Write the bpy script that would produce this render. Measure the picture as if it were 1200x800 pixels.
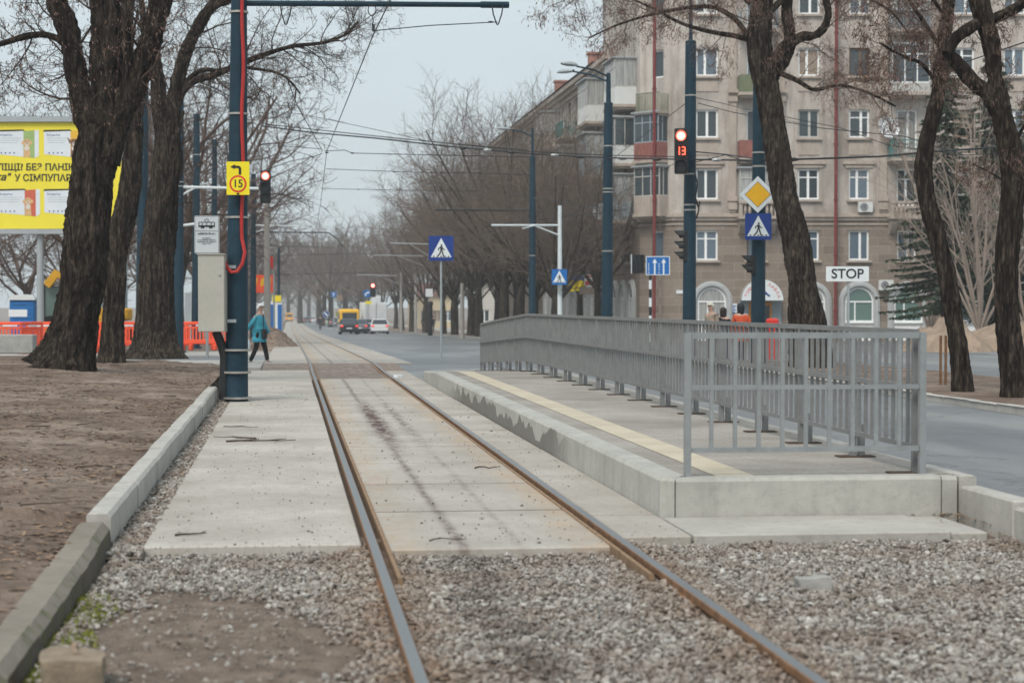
import bpy, math, random
import numpy as np
from mathutils import Vector, Matrix, noise as mn

for o in list(bpy.data.objects):
    bpy.data.objects.remove(o)
SC = bpy.context.scene
COL = SC.collection
rad = math.radians
# ------------------------------------------------------------------ camera
F = 2200.0                      # focal length in pixels of a 1200 px wide frame
YAW = math.atan(262 / F)        # the street runs along +Y, the camera looks a little to its right
PITCH = math.atan(45 / F)
H = 1.5
cd = bpy.data.cameras.new('camera')
cam = bpy.data.objects.new('camera', cd)
COL.objects.link(cam)
cd.lens = 36 * F / 1200
cd.sensor_width = 36
cd.clip_start = 0.1
cd.clip_end = 6000
cd.dof.use_dof = True
cd.dof.focus_distance = 23
cd.dof.aperture_fstop = 3.0
cam.location = (0, 0, H)
cam.rotation_euler = (rad(90) - PITCH, 0, -YAW)
SC.camera = cam
# ------------------------------------------------------------------ sky, sun, exposure
wd = bpy.data.worlds.new("World")
SC.world = wd
wd.use_nodes = True
wt = wd.node_tree
wt.nodes.clear()
wo = wt.nodes.new('ShaderNodeOutputWorld')
bg = wt.nodes.new('ShaderNodeBackground')
sky = wt.nodes.new('ShaderNodeTexSky')
sky.sky_type = 'NISHITA'
sky.sun_disc = False
SUN_EL, SUN_AZ = rad(50), rad(-148)      # azimuth from +Y towards +X
sky.sun_elevation = SUN_EL
sky.sun_rotation = SUN_AZ
sky.air_density = 1.0
sky.dust_density = 4.0
mx = wt.nodes.new('ShaderNodeMix'); mx.data_type = 'RGBA'
# an overcast: a thick even cloud layer over the clear sky
tc = wt.nodes.new('ShaderNodeTexCoord')
sp = wt.nodes.new('ShaderNodeSeparateXYZ')
wt.links.new(tc.outputs['Generated'], sp.inputs[0])
rp = wt.nodes.new('ShaderNodeValToRGB')
rp.color_ramp.elements[0].position = 0.0; rp.color_ramp.elements[0].color = (5.2, 5.85, 6.1, 1)
rp.color_ramp.elements[1].position = 0.6; rp.color_ramp.elements[1].color = (4.9, 5.8, 6.3, 1)
wt.links.new(sp.outputs[2], rp.inputs[0])
mx.inputs['Factor'].default_value = 0.93
wt.links.new(sky.outputs[0], mx.inputs['A'])
wt.links.new(rp.outputs[0], mx.inputs['B'])
cn = wt.nodes.new('ShaderNodeTexNoise'); cn.inputs['Scale'].default_value = 2.6; cn.inputs['Detail'].default_value = 6; cn.inputs['Roughness'].default_value = 0.55
cm = wt.nodes.new('ShaderNodeMapping'); cm.inputs['Scale'].default_value = (1, 1, 3.5); wt.links.new(tc.outputs['Generated'], cm.inputs[0]); wt.links.new(cm.outputs[0], cn.inputs['Vector'])
cr = wt.nodes.new('ShaderNodeMapRange'); cr.inputs[1].default_value = 0.3; cr.inputs[2].default_value = 0.7; cr.inputs[3].default_value = 0.94; cr.inputs[4].default_value = 1.06; wt.links.new(cn.outputs['Fac'], cr.inputs[0])
vm = wt.nodes.new('ShaderNodeVectorMath'); vm.operation = 'SCALE'; wt.links.new(mx.outputs['Result'], vm.inputs[0]); wt.links.new(cr.outputs[0], vm.inputs['Scale'])
wt.links.new(vm.outputs[0], bg.inputs['Color'])
bg.inputs['Strength'].default_value = 0.1
wt.links.new(bg.outputs[0], wo.inputs[0])
sl = bpy.data.lights.new('sun', 'SUN')
so = bpy.data.objects.new('sun', sl)
COL.objects.link(so)
sl.energy = 2.0
sl.angle = rad(26)
sl.color = (1.0, 0.94, 0.86)
sd = Vector((math.sin(SUN_AZ) * math.cos(SUN_EL), math.cos(SUN_AZ) * math.cos(SUN_EL), math.sin(SUN_EL)))
so.rotation_euler = sd.to_track_quat('Z', 'Y').to_euler()
SC.view_settings.view_transform = 'Standard'
SC.view_settings.look = 'None'
SC.view_settings.gamma = 1
SC.view_settings.exposure = 0.43
SC.cycles.use_denoising = True
SC.cycles.max_bounces = 6
SC.cycles.transparent_max_bounces = 12
SC.cycles.volume_bounces = 0

# ------------------------------------------------------------------ coordinates
FW = Vector((math.sin(YAW), math.cos(YAW), 0))
RT = Vector((math.cos(YAW), -math.sin(YAW), 0))
CP, SP = math.cos(PITCH), math.sin(PITCH)
def ray(px, py):
    x = (px - 600) / F; y = (400 - py) / F
    f = CP + y * SP
    return (FW + RT * (x / f), (y * CP - SP) / f)      # direction per metre of depth, rise per metre
def P(px, py, D):
    d, s = ray(px, py)
    return Vector((d.x * D, d.y * D, H + s * D))
def G(px, py, z=0.0):
    d, s = ray(px, py)
    D = (z - H) / s
    return Vector((d.x * D, d.y * D, z))
def W(px, D, z):
    """a point in column px at depth D and height z"""
    x = (px - 600) / F
    return Vector((FW.x * D + RT.x * x * D, FW.y * D + RT.y * x * D, z))
def gz(y):
    """height of the street: level near by, falling away beyond 36 m"""
    if y < 36: return 0.0
    if y < 200:
        t = y - 36
        return -0.011 * (t - 5 * (1 - math.exp(-t / 5)))
    return gz(199.999) - 0.0063 * (min(y, 900) - 200)
def WG(px, D, dz=0.0):
    p = W(px, D, 0); p.z = gz(p.y) + dz
    return p

# ------------------------------------------------------------------ mesh helpers
ORG = {}
class MB:
    def __init__(s):
        s.v = []; s.f = []; s.m = []; s.n = 0
    def add(s, vs, fs, mi=0):
        vs = np.asarray(vs, dtype=float).reshape(-1, 3)
        s.v.append(vs)
        for f in fs:
            s.f.append([i + s.n for i in f]); s.m.append(mi)
        s.n += len(vs)
    def box(s, c, size, rz=0.0, mi=0, taper=1.0, ry=0.0, rx=0.0):
        hx, hy, hz = size[0] / 2, size[1] / 2, size[2] / 2
        vs = []
        for z, k in ((-hz, 1), (hz, taper)):
            for x, y in ((-hx, -hy), (hx, -hy), (hx, hy), (-hx, hy)):
                vs.append((x * k, y * k, z))
        R = (Matrix.Rotation(rz, 3, 'Z') @ Matrix.Rotation(ry, 3, 'Y') @ Matrix.Rotation(rx, 3, 'X'))
        vs = [R @ Vector(v) + Vector(c) for v in vs]
        s.add(vs, [(3, 2, 1, 0), (4, 5, 6, 7), (0, 1, 5, 4), (1, 2, 6, 5), (2, 3, 7, 6), (3, 0, 4, 7)], mi)
    def bbox(s, c, size, b=0.01, rz=0.0, mi=0):
        """box with chamfered upper and side edges"""
        hx, hy, hz = size[0] / 2, size[1] / 2, size[2] / 2
        def ring(z, ix, iy):
            x, y = hx - ix, hy - iy
            c2 = b if ix == 0 else b * 0.6
            return [(-x + c2, -y, z), (x - c2, -y, z), (x, -y + c2, z), (x, y - c2, z), (x - c2, y, z), (-x + c2, y, z), (-x, y - c2, z), (-x, -y + c2, z)]
        rings = [ring(-hz, b, b), ring(-hz + b, 0, 0), ring(hz - b, 0, 0), ring(hz, b, b)]
        R = Matrix.Rotation(rz, 3, 'Z'); C = Vector(c)
        vs = [R @ Vector(v) + C for r in rings for v in r]
        fs = [tuple(range(7, -1, -1)), tuple(range(24, 32))]
        for k in range(3):
            for i in range(8):
                j = (i + 1) % 8
                fs.append((k * 8 + i, k * 8 + j, k * 8 + 8 + j, k * 8 + 8 + i))
        s.add(vs, fs, mi)
    def quad(s, a, b, c, d, mi=0):
        s.add([a, b, c, d], [(0, 1, 2, 3)], mi)
    def poly(s, pts, mi=0):
        s.add(pts, [tuple(range(len(pts)))], mi)
    def prism(s, pts, off, mi=0):
        """polygon pts (3D, planar) pushed along vector off"""
        n = len(pts); off = Vector(off)
        vs = [Vector(p) for p in pts] + [Vector(p) + off for p in pts]
        fs = [tuple(range(n)), tuple(range(2 * n - 1, n - 1, -1))]
        for i in range(n):
            j = (i + 1) % n
            fs.append((j, i, n + i, n + j))
        s.add(vs, fs, mi)
    def tube(s, pts, r, n=8, mi=0, caps=True, closed=False):
        pts = [Vector(p) for p in pts]
        if not hasattr(r, '__len__'): r = [r] * len(pts)
        m = len(pts)
        T = []
        for i in range(m):
            a = pts[(i - 1) % m] if (i > 0 or closed) else pts[0]
            b = pts[(i + 1) % m] if (i < m - 1 or closed) else pts[-1]
            t = (b - a)
            T.append(t.normalized() if t.length > 1e-9 else Vector((0, 0, 1)))
        up = Vector((0, 0, 1)) if abs(T[0].z) < 0.9 else Vector((1, 0, 0))
        u = T[0].cross(up).normalized()
        vs = []
        for i in range(m):
            u = (u - T[i] * u.dot(T[i]))
            u = u.normalized() if u.length > 1e-6 else T[i].orthogonal().normalized()
            w = T[i].cross(u)
            for k in range(n):
                a = 2 * math.pi * k / n
                vs.append(pts[i] + (u * math.cos(a) + w * math.sin(a)) * r[i])
        fs = []
        for i in range(m if closed else m - 1):
            i2 = (i + 1) % m
            for k in range(n):
                k2 = (k + 1) % n
                fs.append((i * n + k, i2 * n + k, i2 * n + k2, i * n + k2))
        if caps and not closed:
            fs.append(tuple(range(n))); fs.append(tuple(range((m - 1) * n + n - 1, (m - 1) * n - 1, -1)))
        s.add(vs, fs, mi)
    def cyl(s, a, b, r0, r1=None, n=16, mi=0):
        s.tube([a, b], [r0, r0 if r1 is None else r1], n, mi)
    def bar(s, a, b, w, h=None, mi=0):
        """square bar from a to b"""
        a = Vector(a); b = Vector(b); h = h or w
        t = (b - a).normalized()
        up = Vector((0, 0, 1)) if abs(t.z) < 0.95 else Vector((0, 1, 0))
        x = t.cross(up).normalized() * w / 2; y = x.normalized().cross(t) * h / 2
        vs = [a - x - y, a + x - y, a + x + y, a - x + y, b - x - y, b + x - y, b + x + y, b - x + y]
        s.add(vs, [(3, 2, 1, 0), (4, 5, 6, 7), (0, 1, 5, 4), (1, 2, 6, 5), (2, 3, 7, 6), (3, 0, 4, 7)], mi)
    def lathe(s, prof, c, n=16, mi=0, ax=None):
        vs = []; C = Vector(c)
        for r, z in prof:
            for k in range(n):
                a = 2 * math.pi * k / n
                v = Vector((r * math.cos(a), r * math.sin(a), z))
                if ax is not None: v = ax @ v
                vs.append(v + C)
        fs = []
        for i in range(len(prof) - 1):
            for k in range(n):
                k2 = (k + 1) % n
                fs.append((i * n + k, i * n + k2, (i + 1) * n + k2, (i + 1) * n + k))
        fs.append(tuple(range(n - 1, -1, -1))); fs.append(tuple(range((len(prof) - 1) * n, len(prof) * n)))
        s.add(vs, fs, mi)
    def grid(s, rows, mi=0, closed=False):
        """rows: list of equally long point lists"""
        m = len(rows[0]); vs = [p for r in rows for p in r]; fs = []
        for i in range(len(rows) - 1):
            for k in range(m if closed else m - 1):
                k2 = (k + 1) % m
                fs.append((i * m + k, i * m + k2, (i + 1) * m + k2, (i + 1) * m + k))
        s.add(vs, fs, mi)
    def mesh(s, name, org=(0, 0, 0)):
        me = bpy.data.meshes.new(name)
        V = np.concatenate(s.v) - np.array(org, dtype=float) if s.v else np.zeros((0, 3))
        me.vertices.add(len(V)); me.vertices.foreach_set('co', V.ravel())
        cnt = np.array([len(f) for f in s.f], dtype=np.int32)
        idx = np.fromiter((i for f in s.f for i in f), dtype=np.int32)
        me.loops.add(len(idx)); me.loops.foreach_set('vertex_index', idx)
        me.polygons.add(len(cnt))
        st = np.concatenate([[0], np.cumsum(cnt)[:-1]]).astype(np.int32)
        me.polygons.foreach_set('loop_start', st)
        me.polygons.foreach_set('material_index', np.array(s.m, dtype=np.int32))
        me.polygons.foreach_set('use_smooth', [False] * len(cnt))
        me.update(calc_edges=True)
        me.validate()
        return me
    def build(s, name, mats, parent=None, org=None, smooth=False, bevel=0.0, sharp=35):
        o3 = ORG[parent.name] if parent is not None else Vector(org if org is not None else (0, 0, 0))
        me = s.mesh(name, o3)
        for m in (mats if isinstance(mats, (list, tuple)) else [mats]): me.materials.append(m)
        return link(name, me, parent, o3, smooth, bevel, sharp)

def link(name, me, parent, o3, smooth=False, bevel=0.0, sharp=35):
    if smooth:
        me.polygons.foreach_set('use_smooth', [True] * len(me.polygons))
        try: me.set_sharp_from_angle(angle=rad(sharp))
        except Exception: pass
    o = bpy.data.objects.new(name, me)
    COL.objects.link(o)
    if parent is not None: o.parent = parent
    else: o.location = o3
    ORG[o.name] = Vector(o3)
    if bevel:
        b = o.modifiers.new('bevel', 'BEVEL'); b.width = bevel; b.segments = 2; b.limit_method = 'ANGLE'; b.angle_limit = rad(40)
    return o
def tag(o, label=None, cat=None, group=None, kind=None):
    if label: o['label'] = label
    if cat: o['category'] = cat
    if group: o['group'] = group
    if kind: o['kind'] = kind
    return o
def thing(name, loc, label, cat, group=None):
    o = bpy.data.objects.new(name, None)
    COL.objects.link(o)
    o.empty_display_size = 0.2
    o.location = loc
    ORG[o.name] = Vector(loc)
    return tag(o, label, cat, group)
def copy_tree(o, parent=None):
    c = o.copy(); COL.objects.link(c)
    if parent is not None: c.parent = parent
    ORG[c.name] = ORG[o.name]
    for ch in list(o.children): copy_tree(ch, c)
    return c
def structure(o): o['kind'] = 'structure'; return o

# ------------------------------------------------------------------ materials
class NT:
    def __init__(s, name):
        s.m = bpy.data.materials.new(name); s.m.use_nodes = True
        s.t = s.m.node_tree; s.b = s.t.nodes['Principled BSDF']
        s.b.inputs['Specular IOR Level'].default_value = 0.3
    def _in(s, sock, v):
        if hasattr(v, 'is_output'): s.t.links.new(v, sock)
        elif isinstance(v, (tuple, list)) and len(v) == 3 and sock.type == 'RGBA': sock.default_value = (*v, 1)
        else: sock.default_value = v
    def set(s, k, v): s._in(s.b.inputs[k], v); return s
    def node(s, t): return s.t.nodes.new(t)
    def pos(s):
        return s.node('ShaderNodeNewGeometry').outputs['Position']
    def objc(s): return s.node('ShaderNodeTexCoord').outputs['Object']
    def sep(s, v):
        n = s.node('ShaderNodeSeparateXYZ'); s.t.links.new(v, n.inputs[0]); return n.outputs
    def scale(s, v, k):
        n = s.node('ShaderNodeMapping'); s.t.links.new(v, n.inputs['Vector']); n.inputs['Scale'].default_value = k; return n.outputs[0]
    def noise(s, sc, v=None, det=4, rough=0.6, dist=0.0):
        n = s.node('ShaderNodeTexNoise'); n.inputs['Scale'].default_value = sc; n.inputs['Detail'].default_value = det
        n.inputs['Roughness'].default_value = rough; n.inputs['Distortion'].default_value = dist
        if v is not None: s.t.links.new(v, n.inputs['Vector'])
        return n.outputs['Fac']
    def voro(s, sc, v=None, feat='F1', out='Distance', rnd=1.0):
        n = s.node('ShaderNodeTexVoronoi'); n.feature = feat; n.inputs['Scale'].default_value = sc
        n.inputs['Randomness'].default_value = rnd
        if v is not None: s.t.links.new(v, n.inputs['Vector'])
        return n.outputs[out]
    def ma(s, op, a, b=0.0, c=0.0):
        n = s.node('ShaderNodeMath'); n.operation = op
        for k, v in enumerate((a, b, c)): s._in(n.inputs[k], v)
        return n.outputs[0]
    def rng(s, v, a, b, c=0.0, d=1.0, smooth=False):
        n = s.node('ShaderNodeMapRange'); n.clamp = True
        if smooth: n.interpolation_type = 'SMOOTHSTEP'
        for k, x in enumerate((v, a, b, c, d)): s._in(n.inputs[k], x)
        return n.outputs[0]
    def ramp(s, v, stops):
        n = s.node('ShaderNodeValToRGB'); e = n.color_ramp.elements
        while len(e) < len(stops): e.new(0.5)
        for el, (p, c) in zip(e, stops): el.position = p; el.color = (*c, 1)
        s.t.links.new(v, n.inputs[0]); return n.outputs[0]
    def mix(s, f, a, b, mode='MIX'):
        n = s.node('ShaderNodeMix'); n.data_type = 'RGBA'; n.blend_type = mode
        s._in(n.inputs['Factor'], f); s._in(n.inputs['A'], a); s._in(n.inputs['B'], b)
        return n.outputs['Result']
    def bump(s, h, st=0.4, d=0.01):
        n = s.node('ShaderNodeBump'); n.inputs['Strength'].default_value = st; n.inputs['Distance'].default_value = d
        s.t.links.new(h, n.inputs['Height']); s.t.links.new(n.outputs[0], s.b.inputs['Normal']); return s
    def attr(s, name):
        n = s.node('ShaderNodeAttribute'); n.attribute_name = name; return n.outputs['Fac']
    def rand(s): return s.node('ShaderNodeObjectInfo').outputs['Random']

def k3(c, k): return tuple(min(1.0, x * k) for x in c)
def mat(name, c, rough=0.7, var=0.18, sc=3.0, metal=0.0, bump=0.0, bsc=40.0, stretch=None, spec=0.3, spot=0.0):
    """a plain material with uneven tone, fine grain and some specks of dirt"""
    n = NT(name); v = n.objc()
    if stretch: v = n.scale(v, stretch)
    f = n.noise(sc, v, 6, 0.65)
    col = n.ramp(f, [(0.28, k3(c, 1 - var)), (0.5, c), (0.72, k3(c, 1 + var))])
    if spot:
        g = n.rng(n.noise(sc * 7, v, 5, 0.7), 0.52, 0.7)
        col = n.mix(n.ma('MULTIPLY', g, spot), col, k3(c, 0.45))
    n.set('Base Color', col)
    n.set('Roughness', n.rng(f, 0.2, 0.8, max(0, rough - 0.1), min(1, rough + 0.1)))
    n.set('Metallic', metal); n.set('Specular IOR Level', spec)
    if bump: n.bump(n.noise(bsc, v, 5, 0.6), bump, 0.01)
    return n.m
def emis(name, c, st):
    n = NT(name); n.set('Base Color', (0.02, 0.02, 0.02)); n.set('Emission Color', c); n.set('Emission Strength', st); return n.m

# ground-like materials ------------------------------------------------
def m_dirt():
    n = NT('dirt'); p = n.pos()
    a = n.noise(0.7, p, 8, 0.65); b = n.noise(9, p, 8, 0.75); st = n.noise(1.6, p, 9, 0.75)
    c = n.ramp(a, [(0.32, (0.125, 0.084, 0.062)), (0.46, (0.215, 0.152, 0.115)), (0.56, (0.30, 0.225, 0.175)), (0.7, (0.42, 0.335, 0.27))])
    c = n.mix(n.rng(st, 0.46, 0.62, 0, 0.7), c, (0.125, 0.085, 0.065)); c = n.mix(n.rng(n.noise(4.5, p, 10, 0.8), 0.52, 0.62, 0, 0.7), c, (0.095, 0.068, 0.052)); c = n.mix(n.rng(n.noise(30, p, 6, 0.8), 0.56, 0.66, 0, 0.6), c, (0.40, 0.34, 0.29))
    c = n.mix(n.rng(b, 0.52, 0.66, 0, 0.75), c, (0.095, 0.068, 0.052))
    c = n.mix(n.rng(n.voro(22, p), 0.0, 0.09, 0.55, 0), c, (0.42, 0.37, 0.32))
    n.set('Base Color', c); n.set('Roughness', 0.95)
    n.bump(n.ma('ADD', n.ma('MULTIPLY', b, 0.6), n.ma('MULTIPLY', n.noise(60, p, 4, 0.7), 0.4)), 1.0, 0.05)
    return n.m
def m_asphalt():
    n = NT('asphalt'); p = n.pos()
    a = n.noise(0.35, n.scale(p, (1.6, 0.35, 1)), 7, 0.6); b = n.noise(120, p, 3, 0.7)
    c = n.ramp(a, [(0.34, (0.125, 0.13, 0.138)), (0.5, (0.185, 0.19, 0.197)), (0.66, (0.27, 0.27, 0.265))])
    c = n.mix(n.rng(b, 0.35, 0.65, 0.35, 0), c, (0.07, 0.07, 0.072))
    c = n.mix(n.rng(b, 0.62, 0.75, 0, 0.35), c, (0.36, 0.35, 0.34))
    pv = n.node('ShaderNodeRGBToBW'); n.t.links.new(n.voro(0.22, n.scale(p, (1.6, 0.5, 1)), 'F1', 'Color'), pv.inputs[0]); c = n.mix(n.rng(pv.outputs[0], 0.62, 0.66, 0, 0.45), c, (0.105, 0.108, 0.112)); c = n.mix(n.rng(pv.outputs[0], 0.3, 0.27, 0, 0.35), c, (0.30, 0.295, 0.285))
    cr = n.voro(0.35, n.scale(p, (1, 1, 1)), 'DISTANCE_TO_EDGE')
    w = n.noise(2.5, p, 6, 0.7)
    cr = n.ma('ADD', cr, n.ma('MULTIPLY', n.ma('SUBTRACT', w, 0.5), 0.25))
    c = n.mix(n.rng(n.ma('ABSOLUTE', cr), 0.0, 0.012, 0.6, 0), c, (0.05, 0.05, 0.05))
    n.set('Base Color', c); n.set('Roughness', n.rng(a, 0.3, 0.7, 0.42, 0.6)); n.set('Specular IOR Level', 0.55); n.bump(b, 0.25, 0.003)
    return n.m
def m_track_slab():
    n = NT('track_concrete'); p = n.pos(); x, y, z = n.sep(p)
    a = n.noise(0.8, p, 8, 0.6); b = n.noise(14, p, 8, 0.7); g = n.noise(160, p, 3, 0.6)
    c = n.ramp(a, [(0.34, (0.34, 0.305, 0.265)), (0.5, (0.42, 0.385, 0.342)), (0.66, (0.50, 0.465, 0.42))])
    c = n.mix(n.rng(b, 0.5, 0.68, 0, 0.5), c, (0.25, 0.215, 0.18)); c = n.mix(n.rng(n.noise(2.2, n.scale(p, (2.5, 0.5, 1)), 8, 0.7), 0.5, 0.7, 0, 0.4), c, (0.30, 0.265, 0.225))
    wn = n.node('ShaderNodeTexWhiteNoise'); wn.noise_dimensions = '2D'; cb = n.node('ShaderNodeCombineXYZ')
    n.t.links.new(n.ma('FLOOR', n.ma('DIVIDE', n.ma('SUBTRACT', y, 13.5), 2.05)), cb.inputs[1]); n.t.links.new(n.ma('FLOOR', n.ma('MULTIPLY', n.ma('ADD', x, 1.6), 0.48)), cb.inputs[0]); n.t.links.new(cb.outputs[0], wn.inputs['Vector'])
    c = n.mix(n.ma('MULTIPLY', wn.outputs['Value'], n.rng(x, 0.45, 0.5, 0, 0.32)), c, (0.30, 0.27, 0.235))
    # rust washed off the rails
    wob = n.ma('MULTIPLY', n.ma('SUBTRACT', n.noise(1.6, p, 6, 0.7), 0.5), 0.5)
    xl = n.ma('ADD', x, wob)
    def band(x0, w, k):
        d = n.ma('ABSOLUTE', n.ma('SUBTRACT', xl, x0)); return n.rng(d, 0.0, w, k, 0, True)
    rust = n.ma('MAXIMUM', band(0.66, 0.28, 0.55), band(1.92, 0.28, 0.6))
    c = n.mix(n.ma('MULTIPLY', rust, n.rng(n.noise(2.2, n.scale(p, (1, .5, 1)), 6, 0.7), 0.35, 0.65)), c, (0.42, 0.27, 0.145))
    # two dark grease trails dropped from passing trams
    y1 = n.ma('MULTIPLY', n.ma('SUBTRACT', n.noise(1.3, p, 6, 0.7), 0.5), 0.07)
    xs = n.ma('ADD', x, y1)
    br = n.noise(4, n.scale(p, (2.2, 0.9, 1)), 8, 0.8)
    def trail(x0, w, k, lo, hi):
        d = n.rng(n.ma('ABSOLUTE', n.ma('SUBTRACT', xs, x0)), 0.0, w, 1, 0, True)
        t = n.ma('MULTIPLY', n.ma('MULTIPLY', d, d), n.rng(br, lo, hi, 0, 1)); return n.ma('MULTIPLY', t, k)
    yb = n.rng(n.ma('ABSOLUTE', n.ma('SUBTRACT', y, 24.0)), 0.0, 7.0, 1.0, 0.0, True)
    t1 = trail(1.06, 0.085, 0.85, 0.36, 0.6); t2 = trail(1.43, 0.07, 0.6, 0.42, 0.66)
    t3 = n.ma('MULTIPLY', trail(1.10, 0.23, 2.1, 0.39, 0.6), yb)
    t4 = n.ma('MULTIPLY', trail(1.42, 0.16, 1.2, 0.43, 0.63), yb)
    t = n.ma('MAXIMUM', n.ma('MAXIMUM', t1, t2), n.ma('MAXIMUM', t3, t4))
    c = n.mix(t, c, (0.09, 0.05, 0.045))
    # pavers of the crossing: the slab itself carries a fine cast ribbing
    rib = n.ma('SINE', n.ma('MULTIPLY', y, 110)); rib2 = n.ma('SINE', n.ma('MULTIPLY', x, 110))
    rb = n.ma('MULTIPLY', n.ma('MULTIPLY', rib, rib2), n.rng(x, 0.2, 0.3, 1, 0))
    c = n.mix(n.rng(rb, 0.3, 1, 0, 0.16), c, (0.2, 0.18, 0.16))
    n.set('Base Color', c); n.set('Roughness', n.rng(a, 0.3, 0.7, 0.72, 0.9))
    n.bump(n.ma('ADD', n.ma('MULTIPLY', b, 0.5), n.ma('ADD', n.ma('MULTIPLY', g, 0.3), n.ma('MULTIPLY', rb, 0.25))), 0.35, 0.006)
    return n.m
def m_kerb(name, c0, dark=None):
    n = NT(name); p = n.pos(); x, y, z = n.sep(p)
    a = n.noise(1.3, p, 8, 0.65); b = n.noise(18, p, 8, 0.7)
    c = n.ramp(a, [(0.3, k3(c0, 0.8)), (0.5, c0), (0.7, k3(c0, 1.18))])
    c = n.mix(n.rng(b, 0.5, 0.75, 0, 0.5), c, k3(c0, 0.55))
    v = n.noise(7, n.scale(p, (1, 1, 0.12)), 5, 0.6)
    c = n.mix(n.rng(v, 0.5, 0.72, 0, 0.4), c, k3(c0, 0.6))
    if dark:
        # damp patches left on the lower face between y = dark[0] and dark[1]
        w = n.noise(1.1, n.scale(p, (1, 1, 0.5)), 5, 0.6)
        lim = n.rng(w, 0.36, 0.62, 0.06, 0.26)
        m = n.ma('MULTIPLY', n.rng(n.ma('SUBTRACT', lim, z), 0.0, 0.012), n.ma('MULTIPLY', n.rng(y, dark[0], dark[0] + 1.5), n.rng(y, dark[1] - 3, dark[1], 1, 0)))
        m = n.ma('MULTIPLY', m, n.rng(x, 2.68, 2.70, 1, 0))
        c = n.mix(n.ma('MULTIPLY', m, 0.85), c, (0.15, 0.14, 0.125))
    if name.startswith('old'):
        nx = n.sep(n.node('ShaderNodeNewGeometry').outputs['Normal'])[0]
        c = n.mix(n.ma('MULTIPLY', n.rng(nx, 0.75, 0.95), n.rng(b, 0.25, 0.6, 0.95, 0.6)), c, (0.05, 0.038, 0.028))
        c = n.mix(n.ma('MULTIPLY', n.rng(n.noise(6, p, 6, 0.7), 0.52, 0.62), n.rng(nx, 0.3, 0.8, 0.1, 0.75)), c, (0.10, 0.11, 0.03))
    n.set('Base Color', c); n.set('Roughness', 0.88); n.bump(n.ma('ADD', b, n.noise(90, p, 3, 0.6)), 0.4, 0.006)
    return n.m
def m_pavers():
    n = NT('platform_paving'); p = n.pos()
    a = n.noise(0.7, p, 8, 0.6); b = n.noise(25, p, 6, 0.7); g = n.noise(140, p, 3, 0.7)
    c = n.ramp(a, [(0.34, (0.26, 0.235, 0.205)), (0.5, (0.335, 0.305, 0.272)), (0.66, (0.41, 0.38, 0.34))])
    c = n.mix(n.rng(b, 0.45, 0.75, 0, 0.5), c, (0.18, 0.155, 0.135))
    bk = n.node('ShaderNodeTexBrick'); n.t.links.new(n.scale(p, (1, 1, 1)), bk.inputs['Vector'])
    bk.inputs['Scale'].default_value = 5; bk.inputs['Mortar Size'].default_value = 0.02; bk.inputs['Brick Width'].default_value = 1.0; bk.inputs['Row Height'].default_value = 0.5
    bk.inputs['Color1'].default_value = (1, 1, 1, 1); bk.inputs['Color2'].default_value = (0.85, 0.85, 0.85, 1); bk.inputs['Mortar'].default_value = (0.55, 0.52, 0.5, 1)
    c = n.mix(0.55, c, bk.outputs['Color'], 'MULTIPLY')
    n.set('Base Color', c); n.set('Roughness', 0.9); n.bump(n.ma('ADD', g, b), 0.35, 0.004)
    return n.m
def m_tactile():
    n = NT('tactile_yellow'); p = n.pos()
    a = n.noise(2.0, p, 8, 0.65); b = n.noise(40, p, 6, 0.7)
    c = n.ramp(a, [(0.3, (0.46, 0.39, 0.29)), (0.55, (0.55, 0.48, 0.37)), (0.75, (0.62, 0.55, 0.44))])
    c = n.mix(n.rng(b, 0.45, 0.75, 0, 0.35), c, (0.33, 0.28, 0.22))
    x, y, z = n.sep(p)
    r = n.ma('SINE', n.ma('MULTIPLY', x, 150))
    j = n.rng(n.ma('ABSOLUTE', n.ma('SINE', n.ma('MULTIPLY', y, math.pi / 0.4))), 0.0, 0.04, 0.5, 0)
    c = n.mix(j, c, (0.2, 0.17, 0.14)); c = n.mix(n.rng(r, -1, 0, 0.2, 0), c, (0.3, 0.25, 0.18))
    n.set('Base Color', c); n.set('Roughness', 0.85); n.bump(r, 0.4, 0.004)
    return n.m
def m_bark(name, c0, c1, zs=0.13, sc=13):
    n = NT(name); v = n.objc()
    w = n.scale(v, (1, 1, zs))
    a = n.noise(sc, w, 8, 0.7, 0.9); b = n.noise(sc * 4, n.scale(v, (1, 1, 0.35)), 6, 0.7)
    l = n.noise(1.3, v, 4)
    c = n.ramp(a, [(0.36, k3(c0, 0.3)), (0.46, k3(c0, 0.9)), (0.56, c1), (0.68, k3(c1, 1.5))])
    c = n.mix(n.rng(b, 0.5, 0.8, 0, 0.5), c, k3(c0, 0.5))
    c = n.mix(n.rng(l, 0.5, 0.75, 0, 0.35), c, (c1[0] * 1.1, c1[1] * 1.15, c1[2] * 0.9))
    fl = n.voro(26, n.scale(v, (1, 1, 0.22)), 'F1', 'Distance'); c = n.mix(n.rng(fl, 0.35, 0.6, 0, 0.6), c, k3(c0, 0.45))
    c = n.mix(n.ma('MULTIPLY', n.rng(n.noise(9, n.scale(v, (1, 1, 0.3)), 5, 0.8), 0.6, 0.68), 0.6), c, k3(c1, 1.9))
    n.set('Base Color', c); n.set('Roughness', 0.95); n.set('Specular IOR Level', 0.12)
    n.bump(n.ma('ADD', n.ma('MULTIPLY', a, 0.75), n.ma('MULTIPLY', b, 0.25)), 1.0, 0.06)
    return n.m
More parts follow.
